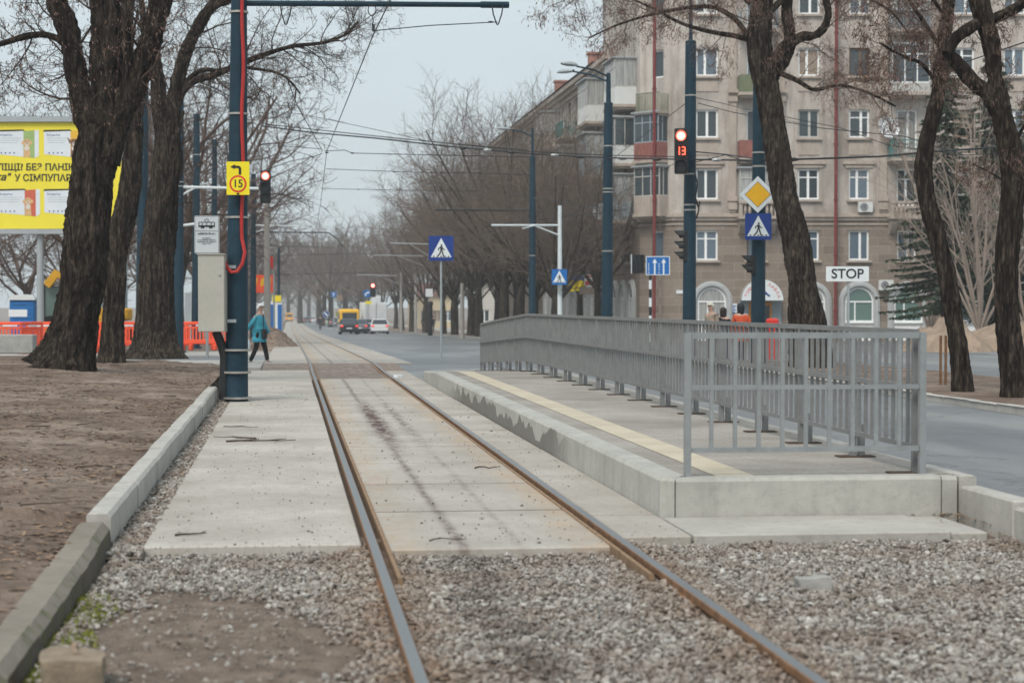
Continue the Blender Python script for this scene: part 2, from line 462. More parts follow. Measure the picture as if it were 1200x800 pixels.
def m_stucco():
    n = NT('old_plaster'); p = n.pos()
    a = n.noise(0.25, p, 8, 0.6); st = n.noise(1.4, n.scale(p, (1, 1, 0.10)), 8, 0.7); b = n.noise(7, p, 8, 0.7)
    c = n.ramp(a, [(0.38, (0.32, 0.283, 0.252)), (0.5, (0.44, 0.395, 0.355)), (0.62, (0.55, 0.50, 0.455))])
    c = n.mix(n.rng(st, 0.5, 0.66, 0, 0.6), c, (0.22, 0.175, 0.145))
    c = n.mix(n.rng(b, 0.56, 0.66, 0, 0.45), c, (0.25, 0.19, 0.155)); c = n.mix(n.rng(n.noise(0.8, n.scale(p, (1, 1, 0.5)), 9, 0.75), 0.53, 0.6, 0, 0.4), c, (0.60, 0.55, 0.50)); c = n.mix(n.rng(n.noise(3.0, n.scale(p, (1, 1, 0.05)), 8, 0.75), 0.54, 0.66, 0, 0.5), c, (0.20, 0.16, 0.135))
    n.set('Base Color', c); n.set('Roughness', 0.92); n.bump(b, 0.25, 0.01)
    return n.m
def m_stone():
    n = NT('rusticated_stone'); v = n.objc()
    uv = n.node('ShaderNodeUVMap').outputs[0]
    bk = n.node('ShaderNodeTexBrick'); n.t.links.new(uv, bk.inputs['Vector'])
    bk.inputs['Scale'].default_value = 1.0; bk.inputs['Mortar Size'].default_value = 0.012; bk.inputs['Brick Width'].default_value = 1.05; bk.inputs['Row Height'].default_value = 0.46
    bk.inputs['Bias'].default_value = -0.1
    bk.inputs['Color1'].default_value = (0.205, 0.165, 0.135, 1); bk.inputs['Color2'].default_value = (0.285, 0.235, 0.195, 1); bk.inputs['Mortar'].default_value = (0.36, 0.32, 0.28, 1)
    b = n.noise(3, v, 8, 0.7); c = n.mix(n.rng(b, 0.45, 0.72, 0, 0.5), bk.outputs['Color'], (0.17, 0.13, 0.105))
    c = n.mix(n.rng(n.noise(0.35, v, 6, 0.6), 0.45, 0.7, 0, 0.4), c, (0.33, 0.28, 0.24))
    n.set('Base Color', c); n.set('Roughness', 0.92); n.bump(n.ma('ADD', bk.outputs['Fac'], n.ma('MULTIPLY', b, -0.4)), -0.5, 0.02)
    return n.m
def m_stones():
    n = NT('ballast_stones'); r = n.attr('tone'); p = n.pos()
    c = n.ramp(r, [(0.0, (0.10, 0.09, 0.085)), (0.2, (0.205, 0.178, 0.152)), (0.42, (0.30, 0.268, 0.237)), (0.58, (0.33, 0.318, 0.30)), (0.72, (0.355, 0.315, 0.275)), (0.88, (0.42, 0.405, 0.38)), (1.0, (0.56, 0.54, 0.50))])
    x, y, z = n.sep(p)
    b = n.noise(45, p, 6, 0.7)
    c = n.mix(n.rng(b, 0.48, 0.7, 0, 0.5), c, (0.18, 0.14, 0.11)); c = n.mix(n.rng(n.noise(1.1, p, 7, 0.7), 0.46, 0.64, 0, 0.55), c, (0.19, 0.135, 0.10))
    d = n.ma('ABSOLUTE', n.ma('SUBTRACT', n.ma('ADD', x, n.ma('MULTIPLY', n.ma('SUBTRACT', n.noise(1.2, p, 4), 0.5), 0.5)), 1.05))
    o = n.ma('MULTIPLY', n.rng(d, 0.0, 0.2, 0.9, 0, True), n.rng(n.noise(5, p, 6, 0.7), 0.38, 0.6))
    c = n.mix(n.ma('MULTIPLY', o, 0.8), c, (0.055, 0.045, 0.038))
    rs = n.ma('MAXIMUM', n.rng(n.ma('ABSOLUTE', n.ma('SUBTRACT', x, 0.5)), 0.05, 0.35, 0.65, 0), n.rng(n.ma('ABSOLUTE', n.ma('SUBTRACT', x, 2.09)), 0.05, 0.35, 0.55, 0))
    c = n.mix(n.ma('MULTIPLY', rs, n.rng(n.noise(3, p, 5, 0.7), 0.3, 0.6)), c, (0.24, 0.145, 0.085))
    n.set('Base Color', c); n.set('Roughness', 0.9); n.bump(b, 0.4, 0.004)
    return n.m
M = {}
M['dirt'] = m_dirt(); M['asphalt'] = m_asphalt(); M['slab'] = m_track_slab()
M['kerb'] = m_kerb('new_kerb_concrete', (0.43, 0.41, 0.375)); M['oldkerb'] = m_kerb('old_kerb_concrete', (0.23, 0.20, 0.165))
M['platkerb'] = m_kerb('platform_kerb_concrete', (0.41, 0.40, 0.365), (17.0, 31.0))
M['pavers'] = m_pavers(); M['tactile'] = m_tactile()
M['bark'] = m_bark('locust_bark', (0.024, 0.018, 0.015), (0.075, 0.058, 0.046))
M['bark2'] = m_bark('old_bark', (0.030, 0.023, 0.019), (0.092, 0.072, 0.058))
M['limebark'] = m_bark('lime_bark', (0.042, 0.034, 0.027), (0.088, 0.072, 0.056), 0.3, 6)
M['twig'] = mat('twigs', (0.07, 0.052, 0.043), 0.9, 0.25, 2.0, spec=0.1)
M['twigred'] = mat('reddish_twigs', (0.12, 0.085, 0.07), 0.9, 0.25, 2.0, spec=0.1)
M['twiglime'] = mat('lime_twigs', (0.165, 0.128, 0.105), 0.9, 0.35, 1.0, spec=0.1)
M['twigpale'] = mat('pale_twigs', (0.34, 0.27, 0.225), 0.9, 0.2, 2.0, spec=0.1)
M['pods'] = mat('seed_pods', (0.27, 0.165, 0.13), 0.8, 0.4, 6.0, spec=0.15)
M['needles'] = mat('spruce_needles', (0.065, 0.088, 0.055), 0.85, 0.4, 2.0, spec=0.15)
M['stucco'] = m_stucco(); M['stone'] = m_stone(); M['stones'] = m_stones()
M['trim'] = mat('plaster_trim', (0.42, 0.355, 0.305), 0.9, 0.2, 1.5, bump=0.2, spot=0.4, stretch=(1, 1, 0.3))
M['archtrim'] = mat('grey_painted_trim', (0.42, 0.435, 0.44), 0.8, 0.12, 1.5, spot=0.35)
M['white'] = mat('white_window_paint', (0.84, 0.85, 0.85), 0.5, 0.06, 3, spot=0.12)
M['oldwhite'] = mat('aged_window_paint', (0.48, 0.47, 0.44), 0.7, 0.12, 3, spot=0.35)
M['bluepole'] = mat('blue_pole_paint', (0.012, 0.036, 0.056), 0.55, 0.3, 1.3, bump=0.15, bsc=9, spec=0.22, spot=0.45)
M['galv'] = mat('galvanised_steel', (0.31, 0.325, 0.33), 0.5, 0.13, 6, metal=0.45, bump=0.06, spec=0.5, spot=0.25)
M['railpaint'] = mat('railing_steel', (0.225, 0.23, 0.228), 0.5, 0.16, 5, metal=0.35, bump=0.06, spec=0.45, spot=0.35)
M['whitepole'] = mat('white_metal', (0.60, 0.64, 0.655), 0.5, 0.08, 3, spec=0.4, spot=0.15)
M['greymetal'] = mat('grey_metal', (0.34, 0.37, 0.385), 0.5, 0.1, 3, spec=0.4, spot=0.2)
M['beigebox'] = mat('beige_cabinet_paint', (0.40, 0.39, 0.345), 0.5, 0.06, 2.5, spec=0.35, spot=0.2)
M['black'] = mat('black_plastic', (0.018, 0.02, 0.022), 0.5, 0.2, 5)
M['rubber'] = mat('rubber', (0.02, 0.02, 0.02), 0.8, 0.2, 8)
M['redpipe'] = mat('red_corrugated_conduit', (0.38, 0.028, 0.024), 0.45, 0.15, 8)
M['redpaint'] = mat('dark_red_drainpipe', (0.19, 0.035, 0.035), 0.6, 0.2, 2, spot=0.4)
M['rust'] = mat('rusty_steel', (0.21, 0.115, 0.062), 0.85, 0.4, 9, bump=0.4, spec=0.25, spot=0.6)
M['rustlight'] = mat('ochre_rust', (0.26, 0.17, 0.105), 0.85, 0.35, 9, bump=0.4, spec=0.25, spot=0.5)
M['railtop'] = mat('polished_rail', (0.29, 0.285, 0.285), 0.42, 0.15, 4, metal=0.9, spec=0.5, stretch=(1, 0.1, 1))
M['signyellow'] = mat('sign_yellow', (0.80, 0.66, 0.02), 0.45, 0.05, 4)
M['signorange'] = mat('sign_amber', (0.83, 0.45, 0.02), 0.45, 0.06, 6)
M['signblue'] = mat('sign_blue', (0.018, 0.05, 0.235), 0.4, 0.08, 4)
M['signblue2'] = mat('sign_brighter_blue', (0.015, 0.13, 0.40), 0.4, 0.08, 4)
M['signwhite'] = mat('sign_white', (0.70, 0.74, 0.76), 0.45, 0.05, 5, spot=0.1)
M['signred'] = mat('sign_red', (0.62, 0.04, 0.03), 0.45, 0.08, 5)
M['ink'] = mat('sign_black', (0.02, 0.02, 0.022), 0.5, 0.1, 5)
M['inkgrey'] = mat('small_print_grey', (0.12, 0.13, 0.15), 0.5, 0.1, 5)
M['boardyellow'] = mat('billboard_yellow', (0.80, 0.68, 0.05), 0.5, 0.06, 1.0, bump=0.1, bsc=2)
M['barrier'] = mat('orange_barrier_plastic', (0.85, 0.105, 0.045), 0.55, 0.15, 3, spot=0.25)
M['toiletblue'] = mat('toilet_cabin_blue', (0.02, 0.16, 0.45), 0.45, 0.1, 3)
M['apron'] = mat('apron_concrete', (0.40, 0.38, 0.345), 0.9, 0.16, 1.5, bump=0.4, spot=0.35)
M['conc'] = mat('weathered_concrete', (0.33, 0.32, 0.30), 0.9, 0.2, 4, bump=0.5, spot=0.4)
M['brownconc'] = mat('muddy_concrete', (0.26, 0.205, 0.15), 0.9, 0.3, 7, bump=0.8, spot=0.5)
M['greypave'] = mat('pale_pavement', (0.38, 0.365, 0.34), 0.9, 0.15, 0.8, bump=0.3, bsc=20, spot=0.25)
M['sand'] = mat('sandy_soil', (0.28, 0.21, 0.155), 0.95, 0.32, 1.6, bump=1.0, bsc=8, spot=0.6)
M['moss'] = mat('moss', (0.20, 0.22, 0.035), 0.95, 0.35, 12)
M['leaf'] = mat('dead_leaves', (0.24, 0.165, 0.115), 0.9, 0.75, 14, spec=0.1)
M['glassblue'] = NT('sky_painted_glass').set('Base Color', (0.10, 0.14, 0.18)).set('Roughness', 0.06).set('Specular IOR Level', 0.8).m  # bluish sky reflection painted into the pane's base colour
M['glasswarm'] = mat('drawn_warm_curtain', (0.26, 0.20, 0.155), 0.3, 0.2, 5, spec=0.5, stretch=(3, 3, 0.1))
M['brownframe'] = mat('brown_window_paint', (0.16, 0.10, 0.07), 0.7, 0.2, 3, spot=0.3)
M['glass'] = NT('window_glass').set('Base Color', (0.045, 0.06, 0.07)).set('Roughness', 0.08).set('Specular IOR Level', 0.6).m
M['glassteal'] = NT('green_curtain_glass').set('Base Color', (0.13, 0.20, 0.18)).set('Roughness', 0.15).set('Specular IOR Level', 0.5).m
def m_curtain():
    n = NT('curtained_glass'); x, y, z = n.sep(n.objc())
    s = n.ma('ADD', n.ma('MULTIPLY', x, 9), n.ma('MULTIPLY', y, 9))
    f = n.noise(6, n.scale(n.objc(), (3, 3, 0.15)), 4)
    n.set('Base Color', n.ramp(f, [(0.35, (0.20, 0.21, 0.21)), (0.6, (0.40, 0.40, 0.385))])); n.set('Roughness', 0.12); n.set('Specular IOR Level', 0.5)
    return n.m
M['curtain'] = m_curtain()
M['carglass'] = NT('car_glass').set('Base Color', (0.04, 0.05, 0.06)).set('Roughness', 0.06).set('Specular IOR Level', 0.7).m
M['wire'] = mat('overhead_cable', (0.03, 0.034, 0.038), 0.6, 0.1, 3)
M['skin'] = mat('skin', (0.50, 0.31, 0.24), 0.6, 0.08, 12)
M['lampred'] = emis('red_lamp', (1.0, 0.13, 0.08), 2.6)
M['lampcore'] = emis('red_lamp_bright_centre', (1.0, 0.42, 0.34), 3.4)
M['digit'] = emis('red_digit_leds', (1.0, 0.10, 0.05), 3.0)
M['taillamp'] = emis('tail_lamp', (0.9, 0.05, 0.03), 1.0)
# ================================================================== the setting
R0 = random.Random(5)
NR = np.random.default_rng(11)
def ys_between(y0, y1):
    out = [y0]; y = y0
    while y < y1 - 1e-6:
        st = 1.0 if y < 60 else (6.0 if y < 220 else 60.0)
        y = min(y + st, y1); out.append(y)
    return out
def sheet(name, x0, x1, y0, y1, dz, m, nx=1, parent=None, kind='structure', hz=None):
    f0 = x0 if callable(x0) else (lambda y: x0)
    f1 = x1 if callable(x1) else (lambda y: x1)
    mb = MB(); rows = []
    for y in ys_between(y0, y1):
        a, b = f0(y), f1(y)
        r = []
        for i in range(nx + 1):
            x = a + (b - a) * i / nx
            z = gz(y) + (dz(x, y) if callable(dz) else dz)
            r.append((x, y, z))
        rows.append(r)
    rows = [[(r[0][0], r[0][1], r[0][2] - .16)] + r + [(r[-1][0], r[-1][1], r[-1][2] - .16)] for r in rows]
    rows = [[(q[0], q[1], q[2] - .16) for q in rows[0]]] + rows + [[(q[0], q[1], q[2] - .16) for q in rows[-1]]]
    mb.grid(rows)
    o = mb.build(name, m, org=(0, 0, 0), smooth=False)
    if kind: o['kind'] = kind
    if sum(p.normal.z * p.area for p in o.data.polygons) < 0:
        o.data.flip_normals()
    return o
sheet('ground', -700, 700, -40, 3000, -0.14, M['dirt'], 2)
sheet('road', 4.9, 9.35, -20, 46, 0.06, M['asphalt'])
sheet('intersection', -40, 12.3, 46, 62, 0.07, M['asphalt'])
sheet('crossing', -1.2, 9.4, 40.9, 46.02, lambda x, y: -0.012 + 0.078 * (y - 40.9) / 5.1, M['asphalt'])
sheet('right_plaza', 12.2, 45, 45.9, 62.1, 0.048, M['asphalt'])
sheet('platform_end', 2.55, 4.96, 34, 41.2, -0.012, M['asphalt'])
sheet('main_road', 2.95, 12.2, 62, 1200, 0.064, M['asphalt'])
sheet('side_road', 13.2, 45, 10, 46, 0.052, M['asphalt'])
sheet('plaza', 12.4, 60, 62, 98, 0.05, M['asphalt'])
sheet('pavement', -30, -0.62, 42.25, 50.5, 0.09, M['greypave'])
sheet('far_pavement', -30, -0.62, 58, 66, 0.10, M['greypave'])
sheet('verge', 12.35, 60, 98, 900, 0.09, M['dirt'])
sheet('footpath', 17.8, 22, 99, 400, 0.115, M['greypave'])
sheet('far_verge', -200, -0.95, 62, 1200, 0.02, M['dirt'])
# far part of the tram track
sheet('track_bed', -0.6, 3.0, 46, 900, 0.092, M['slab'])
def cobbles():
    n = NT('crossing_cobbles'); p = n.pos()
    d = n.voro(9, p, 'DISTANCE_TO_EDGE'); c = n.voro(9, p, 'F1', 'Color')
    g = n.node('ShaderNodeRGBToBW'); n.t.links.new(c, g.inputs[0])
    col = n.ramp(g.outputs[0], [(0.2, (0.19, 0.15, 0.125)), (0.8, (0.33, 0.27, 0.23))])
    col = n.mix(n.rng(d, 0, 0.08, 0.8, 0), col, (0.12, 0.09, 0.075)); n.set('Base Color', col); n.set('Roughness', 0.9)
    n.bump(n.rng(d, 0, 0.12), 0.6, 0.02); return n.m
M['cobbles'] = cobbles()
sheet('cobble_strip', -0.6, 2.6, 37.3, 46.0, lambda x, y: -0.004 if y < 41.5 else -0.004 + 0.102 * (y - 41.5) / 4.5, M['cobbles'])
# raised dirt of the verge with the locust trees
def lawn_z(x, y):
    edge = 0.07 + 0.06 * min(1, max(0, (y - 7.5) / 4.4)) + (0.055 if y > 11.9 else 0)
    z = edge + min(0.20, max(0, (-1.3 - x)) * 0.05)
    k = min(1, max(0, (-1.3 - x) / 0.3))
    z += k * (0.05 * mn.noise(Vector((x * 0.9, y * 0.45, 0))) + 0.03 * mn.noise(Vector((x * 2.6, y * 2.3, 3))) + 0.018 * mn.noise(Vector((x * 7, y * 6, 7))) + 0.008 * mn.noise(Vector((x * 19, y * 17, 7))))
    if y > 40.5: z -= (y - 40.5) * 0.12
    return z
def build_lawn():
    mb = MB(); rows = []
    ys = [4 + 0.05 * i for i in range(200)] + [14 + 0.25 * i for i in range(118)]
    xs = [-1.24 - 0.05 * i for i in range(50)] + [-3.74 - 0.25 * i for i in range(40)] + [-13.7 - 2 * i for i in range(14)]
    for y in ys:
        rows.append([(x, y, lawn_z(x, y)) for x in xs])
    mb.grid(rows)
    o = mb.build('dirt_verge', M['dirt'], org=(0, 0, 0)); o['kind'] = 'structure'
    if o.data.polygons[0].normal.z < 0: o.data.flip_normals()
    for p in o.data.polygons: p.use_smooth = True
build_lawn()
# slabs of the tram track (single cast panels with open joints)
M['groove'] = mat('dark_groove_dirt', (.075, .05, .035), .95, .4, 20, bump=.6)
def slab_field(name, x0, x1, joints, top=0.0):
    mb = MB()
    for a, b in zip(joints[:-1], joints[1:]):
        jx = R0.uniform(-.004, .004)
        mb.bbox(((x0 + x1) / 2 + jx, (a + b) / 2, top - 0.09 + R0.uniform(-.0015, .0015)), (x1 - x0, b - a - 0.034, 0.18), 0.01)
    o = mb.build(name, M['slab'], org=(0, 0, 0)); o['kind'] = 'structure'
    mb = MB(); z = top - .003; mb.quad((x0 + .01, joints[0] + .06, z), (x1 - .01, joints[0] + .06, z), (x1 - .01, joints[-1], z), (x0 + .01, joints[-1], z)); mb.build('joint_dirt', M['groove'], org=(0, 0, 0))['kind'] = 'structure'; return o
def steps(a, b, s):
    out = [a]
    while out[-1] + s < b - 0.5: out.append(out[-1] + s)
    return out + [b]
slab_field('left_track_slabs', -0.90, 0.45, [11.7, 17.4, 23.2, 30.0, 36.5, 42.2])
slab_field('middle_track_slabs', 0.60, 1.985, [11.42] + steps(13.5, 37.4, 2.05))
slab_field('right_track_slabs', 2.125, 2.585, [11.85] + steps(13.1, 41.5, 3.0))
mb = MB(); mb.bbox((3.46, 12.36, -0.085), (1.72, 0.98, 0.18), 0.01); mb.bbox((4.46, 12.38, -0.10), (0.25, 0.94, 0.18), 0.01)
mb.build('platform_apron', M['apron'], org=(0, 0, 0))['kind'] = 'structure'

# rails -------------------------------------------------------------
def rail_prof(x, top, w, hh, side):
    return [(x - w / 2, top - 0.004), (x - w / 2 + 0.006, top), (x + w / 2 - 0.006, top), (x + w / 2, top - 0.004), (x + w / 2, top - hh), (x + 0.012, top - hh - 0.02),
            (x + 0.012, top - 0.13), (x + 0.07, top - 0.15), (x - 0.07, top - 0.15), (x - 0.012, top - 0.13), (x - 0.012, top - hh - 0.02), (x - w / 2, top - hh)]
def make_rail(x, y0, y1, label, top=0.02, w=0.064, hh=0.038, mats=None, name='tram_rail', cat='rail', simple=False):
    mb = MB(); ys = ys_between(y0, y1)
    fx = x if callable(x) else (lambda y: x)
    prev = None; n = 12; vs = []
    for y in ys:
        far = max(0, min(1, (y - 40) / 6)) * 0.09
        for (a, b) in rail_prof(fx(y), top + gz(y) + far, w, hh, 0): vs.append((a, y, b))
    fs = []; mi = []
    for i in range(len(ys) - 1):
        for k in range(n):
            k2 = (k + 1) % n
            fs.append((i * n + k, i * n + k2, (i + 1) * n + k2, (i + 1) * n + k)); mi.append(0 if k == 1 else 1)
    mb.add(vs, fs)
    mb.m[-len(fs):] = mi
    mb.f.append(list(range(n))); mb.m.append(1)
    root = thing(name, (fx(y0), y0, 0), label, cat, 'tram rails')
    o = mb.build('rail_head' if name == 'tram_rail' else 'guard_bar', mats or [M['railtop'], M['rust']], root)
    bm_fix(o)
    return root
def bm_fix(o):
    import bmesh
    b = bmesh.new(); b.from_mesh(o.data); bmesh.ops.recalc_face_normals(b, faces=b.faces); b.to_mesh(o.data); b.free()
rl = make_rail(0.515, 4.0, 900, 'polished tram rail beside the walkway with the blue pole, running up the street')
rr = make_rail(2.068, 4.0, 900, 'polished tram rail nearer the raised platform, running up the street')
def joint_bar(root, x, y):
    mb = MB()
    for s in (-1, 1):
        mb.bbox((x + s * 0.034, y, -0.045), (0.022, 0.5, 0.06), 0.006)
        for k in (-0.18, -0.06, 0.06, 0.18):
            mb.cyl((x + s * 0.04, y + k, -0.045), (x + s * 0.066, y + k, -0.045), 0.014, n=6)
    mb.build('joint_bar', M['rust'], root)
joint_bar(rl, 0.515, 10.0); joint_bar(rr, 2.068, 9.6)
make_rail(0.600, 10.15, 46, 'rusty guard bar running inside the tram rail beside the walkway', top=0.012, w=0.026, hh=0.03, mats=[M['rustlight'], M['rustlight']], name='guard_rail', cat='guard rail')
make_rail(1.985, 10.15, 46, 'rusty guard bar running inside the tram rail beside the platform', top=0.012, w=0.026, hh=0.03, mats=[M['rustlight'], M['rustlight']], name='guard_rail', cat='guard rail')
# dark fill in the rail grooves
mb = MB()
for xa, xb in ((0.40, 0.60), (1.985, 2.165)):
    mb.quad((xa, 11.4, -0.035), (xb, 11.4, -0.035), (xb, 46, -0.035), (xa, 46, -0.035))
mb.build('groove_gravel', M['groove'], org=(0, 0, 0))['kind'] = 'structure'

# kerbs --------------------------------------------------------------
def kerb_line(name, m, pts, w, h, stone, ch=0.03, seed=1, lean=0.0, rough=0.004):
    """pts: list of (x, y, ztop); individual stones along it, w wide to the -x side"""
    r = random.Random(seed); mb = MB()
    for (x0, y0, z0), (x1, y1, z1) in zip(pts[:-1], pts[1:]):
        L = math.hypot(x1 - x0, y1 - y0); n = max(1, round(L / stone))
        tx, ty = (x1 - x0) / L, (y1 - y0) / L; nx, ny = -ty, tx      # to the left of travel
        for i in range(n):
            a, b = (i / n) * L + 0.005, ((i + 1) / n) * L - 0.005
            dz = r.uniform(-.007, .007); dx = r.uniform(-.006, .006)
            prof = [(0 + lean, -h), (0, -ch), (ch, 0), (w - ch * .5, 0), (w, -ch * .5), (w, -h)]
            rings = []
            ks = [a, a + 0.012] + [a + (b - a) * w_ for w_ in (.2, .35, .5, .65, .8)] + [b - 0.012, b]; nk = len(ks)
            for q, s in enumerate(ks):
                t = s / L; e = 0.006 if q in (0, nk - 1) else 0
                jt = lambda j_: rough * mn.noise(Vector((s * 5 + x0, j_ * 3.3, y0 + i))) + rough * .7 * mn.noise(Vector((s * 17, j_ * 5.3, i)))
                rings.append([(x0 + tx * s + nx * (o * (1 - e) + dx + e * 0.5 + jt(o * 9)), y0 + ty * s + ny * (o + dx), (z0 + (z1 - z0) * t) + zz - e + dz + jt(zz * 9 + 3)) for o, zz in prof])
            vs = [p for rg in rings for p in rg]; k = 6; fs = []
            for q in range(nk - 1):
                for j in range(k):
                    j2 = (j + 1) % k; fs.append((q * k + j, (q + 1) * k + j, (q + 1) * k + j2, q * k + j2))
            fs.append(tuple(range(k))); fs.append(tuple(range(nk * k - 1, (nk - 1) * k - 1, -1)))
            mb.add(vs, fs)
    o = mb.build(name, m, org=(0, 0, 0)); bm_fix(o); o['kind'] = 'structure'; return o
kerb_line('new_kerb', M['kerb'], [(-1.10, 11.9, 0.195), (-1.10, 29.6, 0.20)], 0.15, 0.36, 1.02, 0.022, 3)
kerb_line('old_kerb', M['oldkerb'], [(-1.08, 4.6, 0.07), (-1.085, 8.4, 0.085), (-1.10, 11.88, 0.145)], 0.20, 0.30, 0.98, 0.045, 4, lean=-0.03, rough=0.005)
kerb_line('far_road_kerb', M['kerb'], [(9.36, 8, 0.17), (9.36, 47, 0.14)], -0.15, 0.3, 1.0, 0.02, 5)
kerb_line('main_road_kerb', M['kerb'], [(12.22, 99, gz(99) + .2), (12.22, 200, gz(200) + .2)], -0.15, 0.3, 3.0, 0.02, 6)
mb = MB()
for i in range(7):
    a, b = 5.97 + i * 1.0, 5.97 + (i + 1) * 1.0
    zt = 0.14 + max(0, (a - 10.5) * .045)
    mb.bbox((4.80, (a + b) / 2 - .14, zt - 0.2), (0.15, 0.99, 0.4), 0.015)
mb.build('road_side_kerb', M['kerb'], org=(0, 0, 0))['kind'] = 'structure'
# dirt strip with kerb across the road
def strip_z(x, y): return 0.125 + 0.03 * mn.noise(Vector((x, y * .7, 2)))
o = sheet('tree_strip', 9.50, 13.1, 8, 47, lambda x, y: 0.125 + (0.03 * mn.noise(Vector((x, y * .7, 2))) if 9.6 < x < 13 else 0), M['dirt'], 14)

# platform -----------------------------------------------------------
PZ = 0.27
def plat_z(y): return PZ if y < 33.5 else PZ - min(1, (y - 33.5) / 7.5) * 0.24 + (gz(y) if y > 36 else 0)
def px_left(y): return 2.60 - 0.0 * y + (0.35 * ((y - 34.5) / 6) ** 2 if y > 34.5 else 0)
def psheet(name, x0, x1, y0, y1, dz, m):
    mb = MB(); rows = []; y = y0
    while True:
        rows.append([(x0(y), y, plat_z(y) + dz), (x1(y), y, plat_z(y) + dz)])
        if y >= y1: break
        y = min(y + 0.75, y1)
    mb.grid(rows); o = mb.build(name, m, org=(0, 0, 0)); o['kind'] = 'structure'
    if o.data.polygons[0].normal.z < 0: o.data.flip_normals()
    return o
psheet('platform_paving', lambda y: px_left(y) + 0.17, lambda y: 4.80, 13.0, 41, 0.0, M['pavers'])
psheet('platform_tactile_strip', lambda y: 3.01, lambda y: 3.29, 13.035, 36.6, 0.004, M['tactile'])
mb = MB()
for i in range(27):                               # kerb blocks facing the track
    a, b = 12.98 + i * 1.03, 12.98 + (i + 1) * 1.03
    if a > 40.5: break
    xa, xb = px_left(a), px_left(b)
    za, zb = plat_z(a) + 0.006, plat_z(b) + 0.006
    g = 0.0025; rows = []
    for (x, y, z) in ((xa, a + g, za), (xb, b - g, zb)):
        rows.append([(x - 0.012, y, -0.3), (x, y, z - 0.03), (x + 0.025, y, z), (x + 0.19, y, z), (x + 0.19, y, -0.3)])
    mb.grid(rows, closed=True); k = mb.n - 10
    mb.f.append([k + q for q in range(5)]); mb.m.append(0); mb.f.append([k + 9 - q for q in range(5)]); mb.m.append(0)
# front face with the cut corner
y0 = 12.86
def front(pts, z):
    vs = []
    prof = [(0, -0.3), (0, z - 0.025), (0.022, z), (0.17, z), (0.17, -0.3)]
    rows = []
    for (x, y, nx, ny) in pts: rows.append([(x + nx * d, y + ny * d, zz) for d, zz in prof])
    mb.grid(rows, closed=True); k = mb.n - 5
    mb.f.append([k + q for q in range(5)]); mb.m.append(0)
    k = mb.n - 5 * len(pts); mb.f.append([k + 4 - q for q in range(5)]); mb.m.append(0)
front([(2.595, 12.975, .9, .4), (2.675, 12.865, .5, 1)], PZ + 0.008)
front([(2.685, 12.86, 0, 1), (4.60, 12.86, 0, 1)], PZ + 0.006)
front([(4.61, 12.862, 0, 1), (4.72, 12.862, 0, 1)], PZ + 0.0)
o = mb.build('platform_kerb', M['platkerb'], org=(0, 0, 0)); bm_fix(o); o['kind'] = 'structure'
kerb_line('platform_road_kerb', M['kerb'], [(4.875, 12.88, 0.272), (4.875, 33.5, 0.272), (4.94, 41, 0.0)], 0.135, 0.4, 1.0, 0.02, 9)

# ballast ------------------------------------------------------------
def bed_z(x, y):
    z = -0.075 + 0.02 * mn.noise(Vector((x * 1.7, y * 1.7, 0))) + 0.01 * mn.noise(Vector((x * 6, y * 6, 4)))
    for xr in (.515, 2.068): z += 0.042 * math.exp(-((x - xr) / .16) ** 2)
    # muddy patch against the old kerb
    d = math.hypot((x + 0.35) / 0.75, (y - 8.3) / 2.2)
    z += 0.055 * max(0, 1 - d * d)
    if x < -0.85: z += 0.03 * min(1, (-0.85 - x) / .2)
    return z
def mud(x, y):
    d = math.hypot((x + 0.40 - 0.12 * (9 - y)) / 0.62, (y - 8.4) / 1.9) + 0.22 * mn.noise(Vector((x * 2.2, y * 2.2, 9)))
    return max(0.0, min(1.0, (1.12 - d) * 3.0))
mb = MB(); rows = []
for i in range(110):
    y = 5.2 + i * 0.065
    rows.append([(-1.10 + k * 0.065, y, bed_z(-1.10 + k * 0.065, y)) for k in range(91)])
mb.grid(rows)
def m_bed():
    n = NT('ballast_fines'); p = n.pos(); a = n.noise(6, p, 8, 0.7); b = n.noise(70, p, 5, 0.75)
    c = n.ramp(a, [(0.34, (0.11, 0.078, 0.058)), (0.5, (0.185, 0.135, 0.102)), (0.66, (0.27, 0.205, 0.16))])
    c = n.mix(n.rng(b, 0.5, 0.7, 0, 0.6), c, (0.36, 0.32, 0.28)); n.set('Base Color', c); n.set('Roughness', 0.95)
    n.bump(n.ma('ADD', a, b), 0.8, 0.02); return n.m
M['bed'] = m_bed()
o = mb.build('ballast_bed', M['bed'], org=(0, 0, 0)); o['kind'] = 'structure'
if o.data.polygons[0].normal.z < 0: o.data.flip_normals()
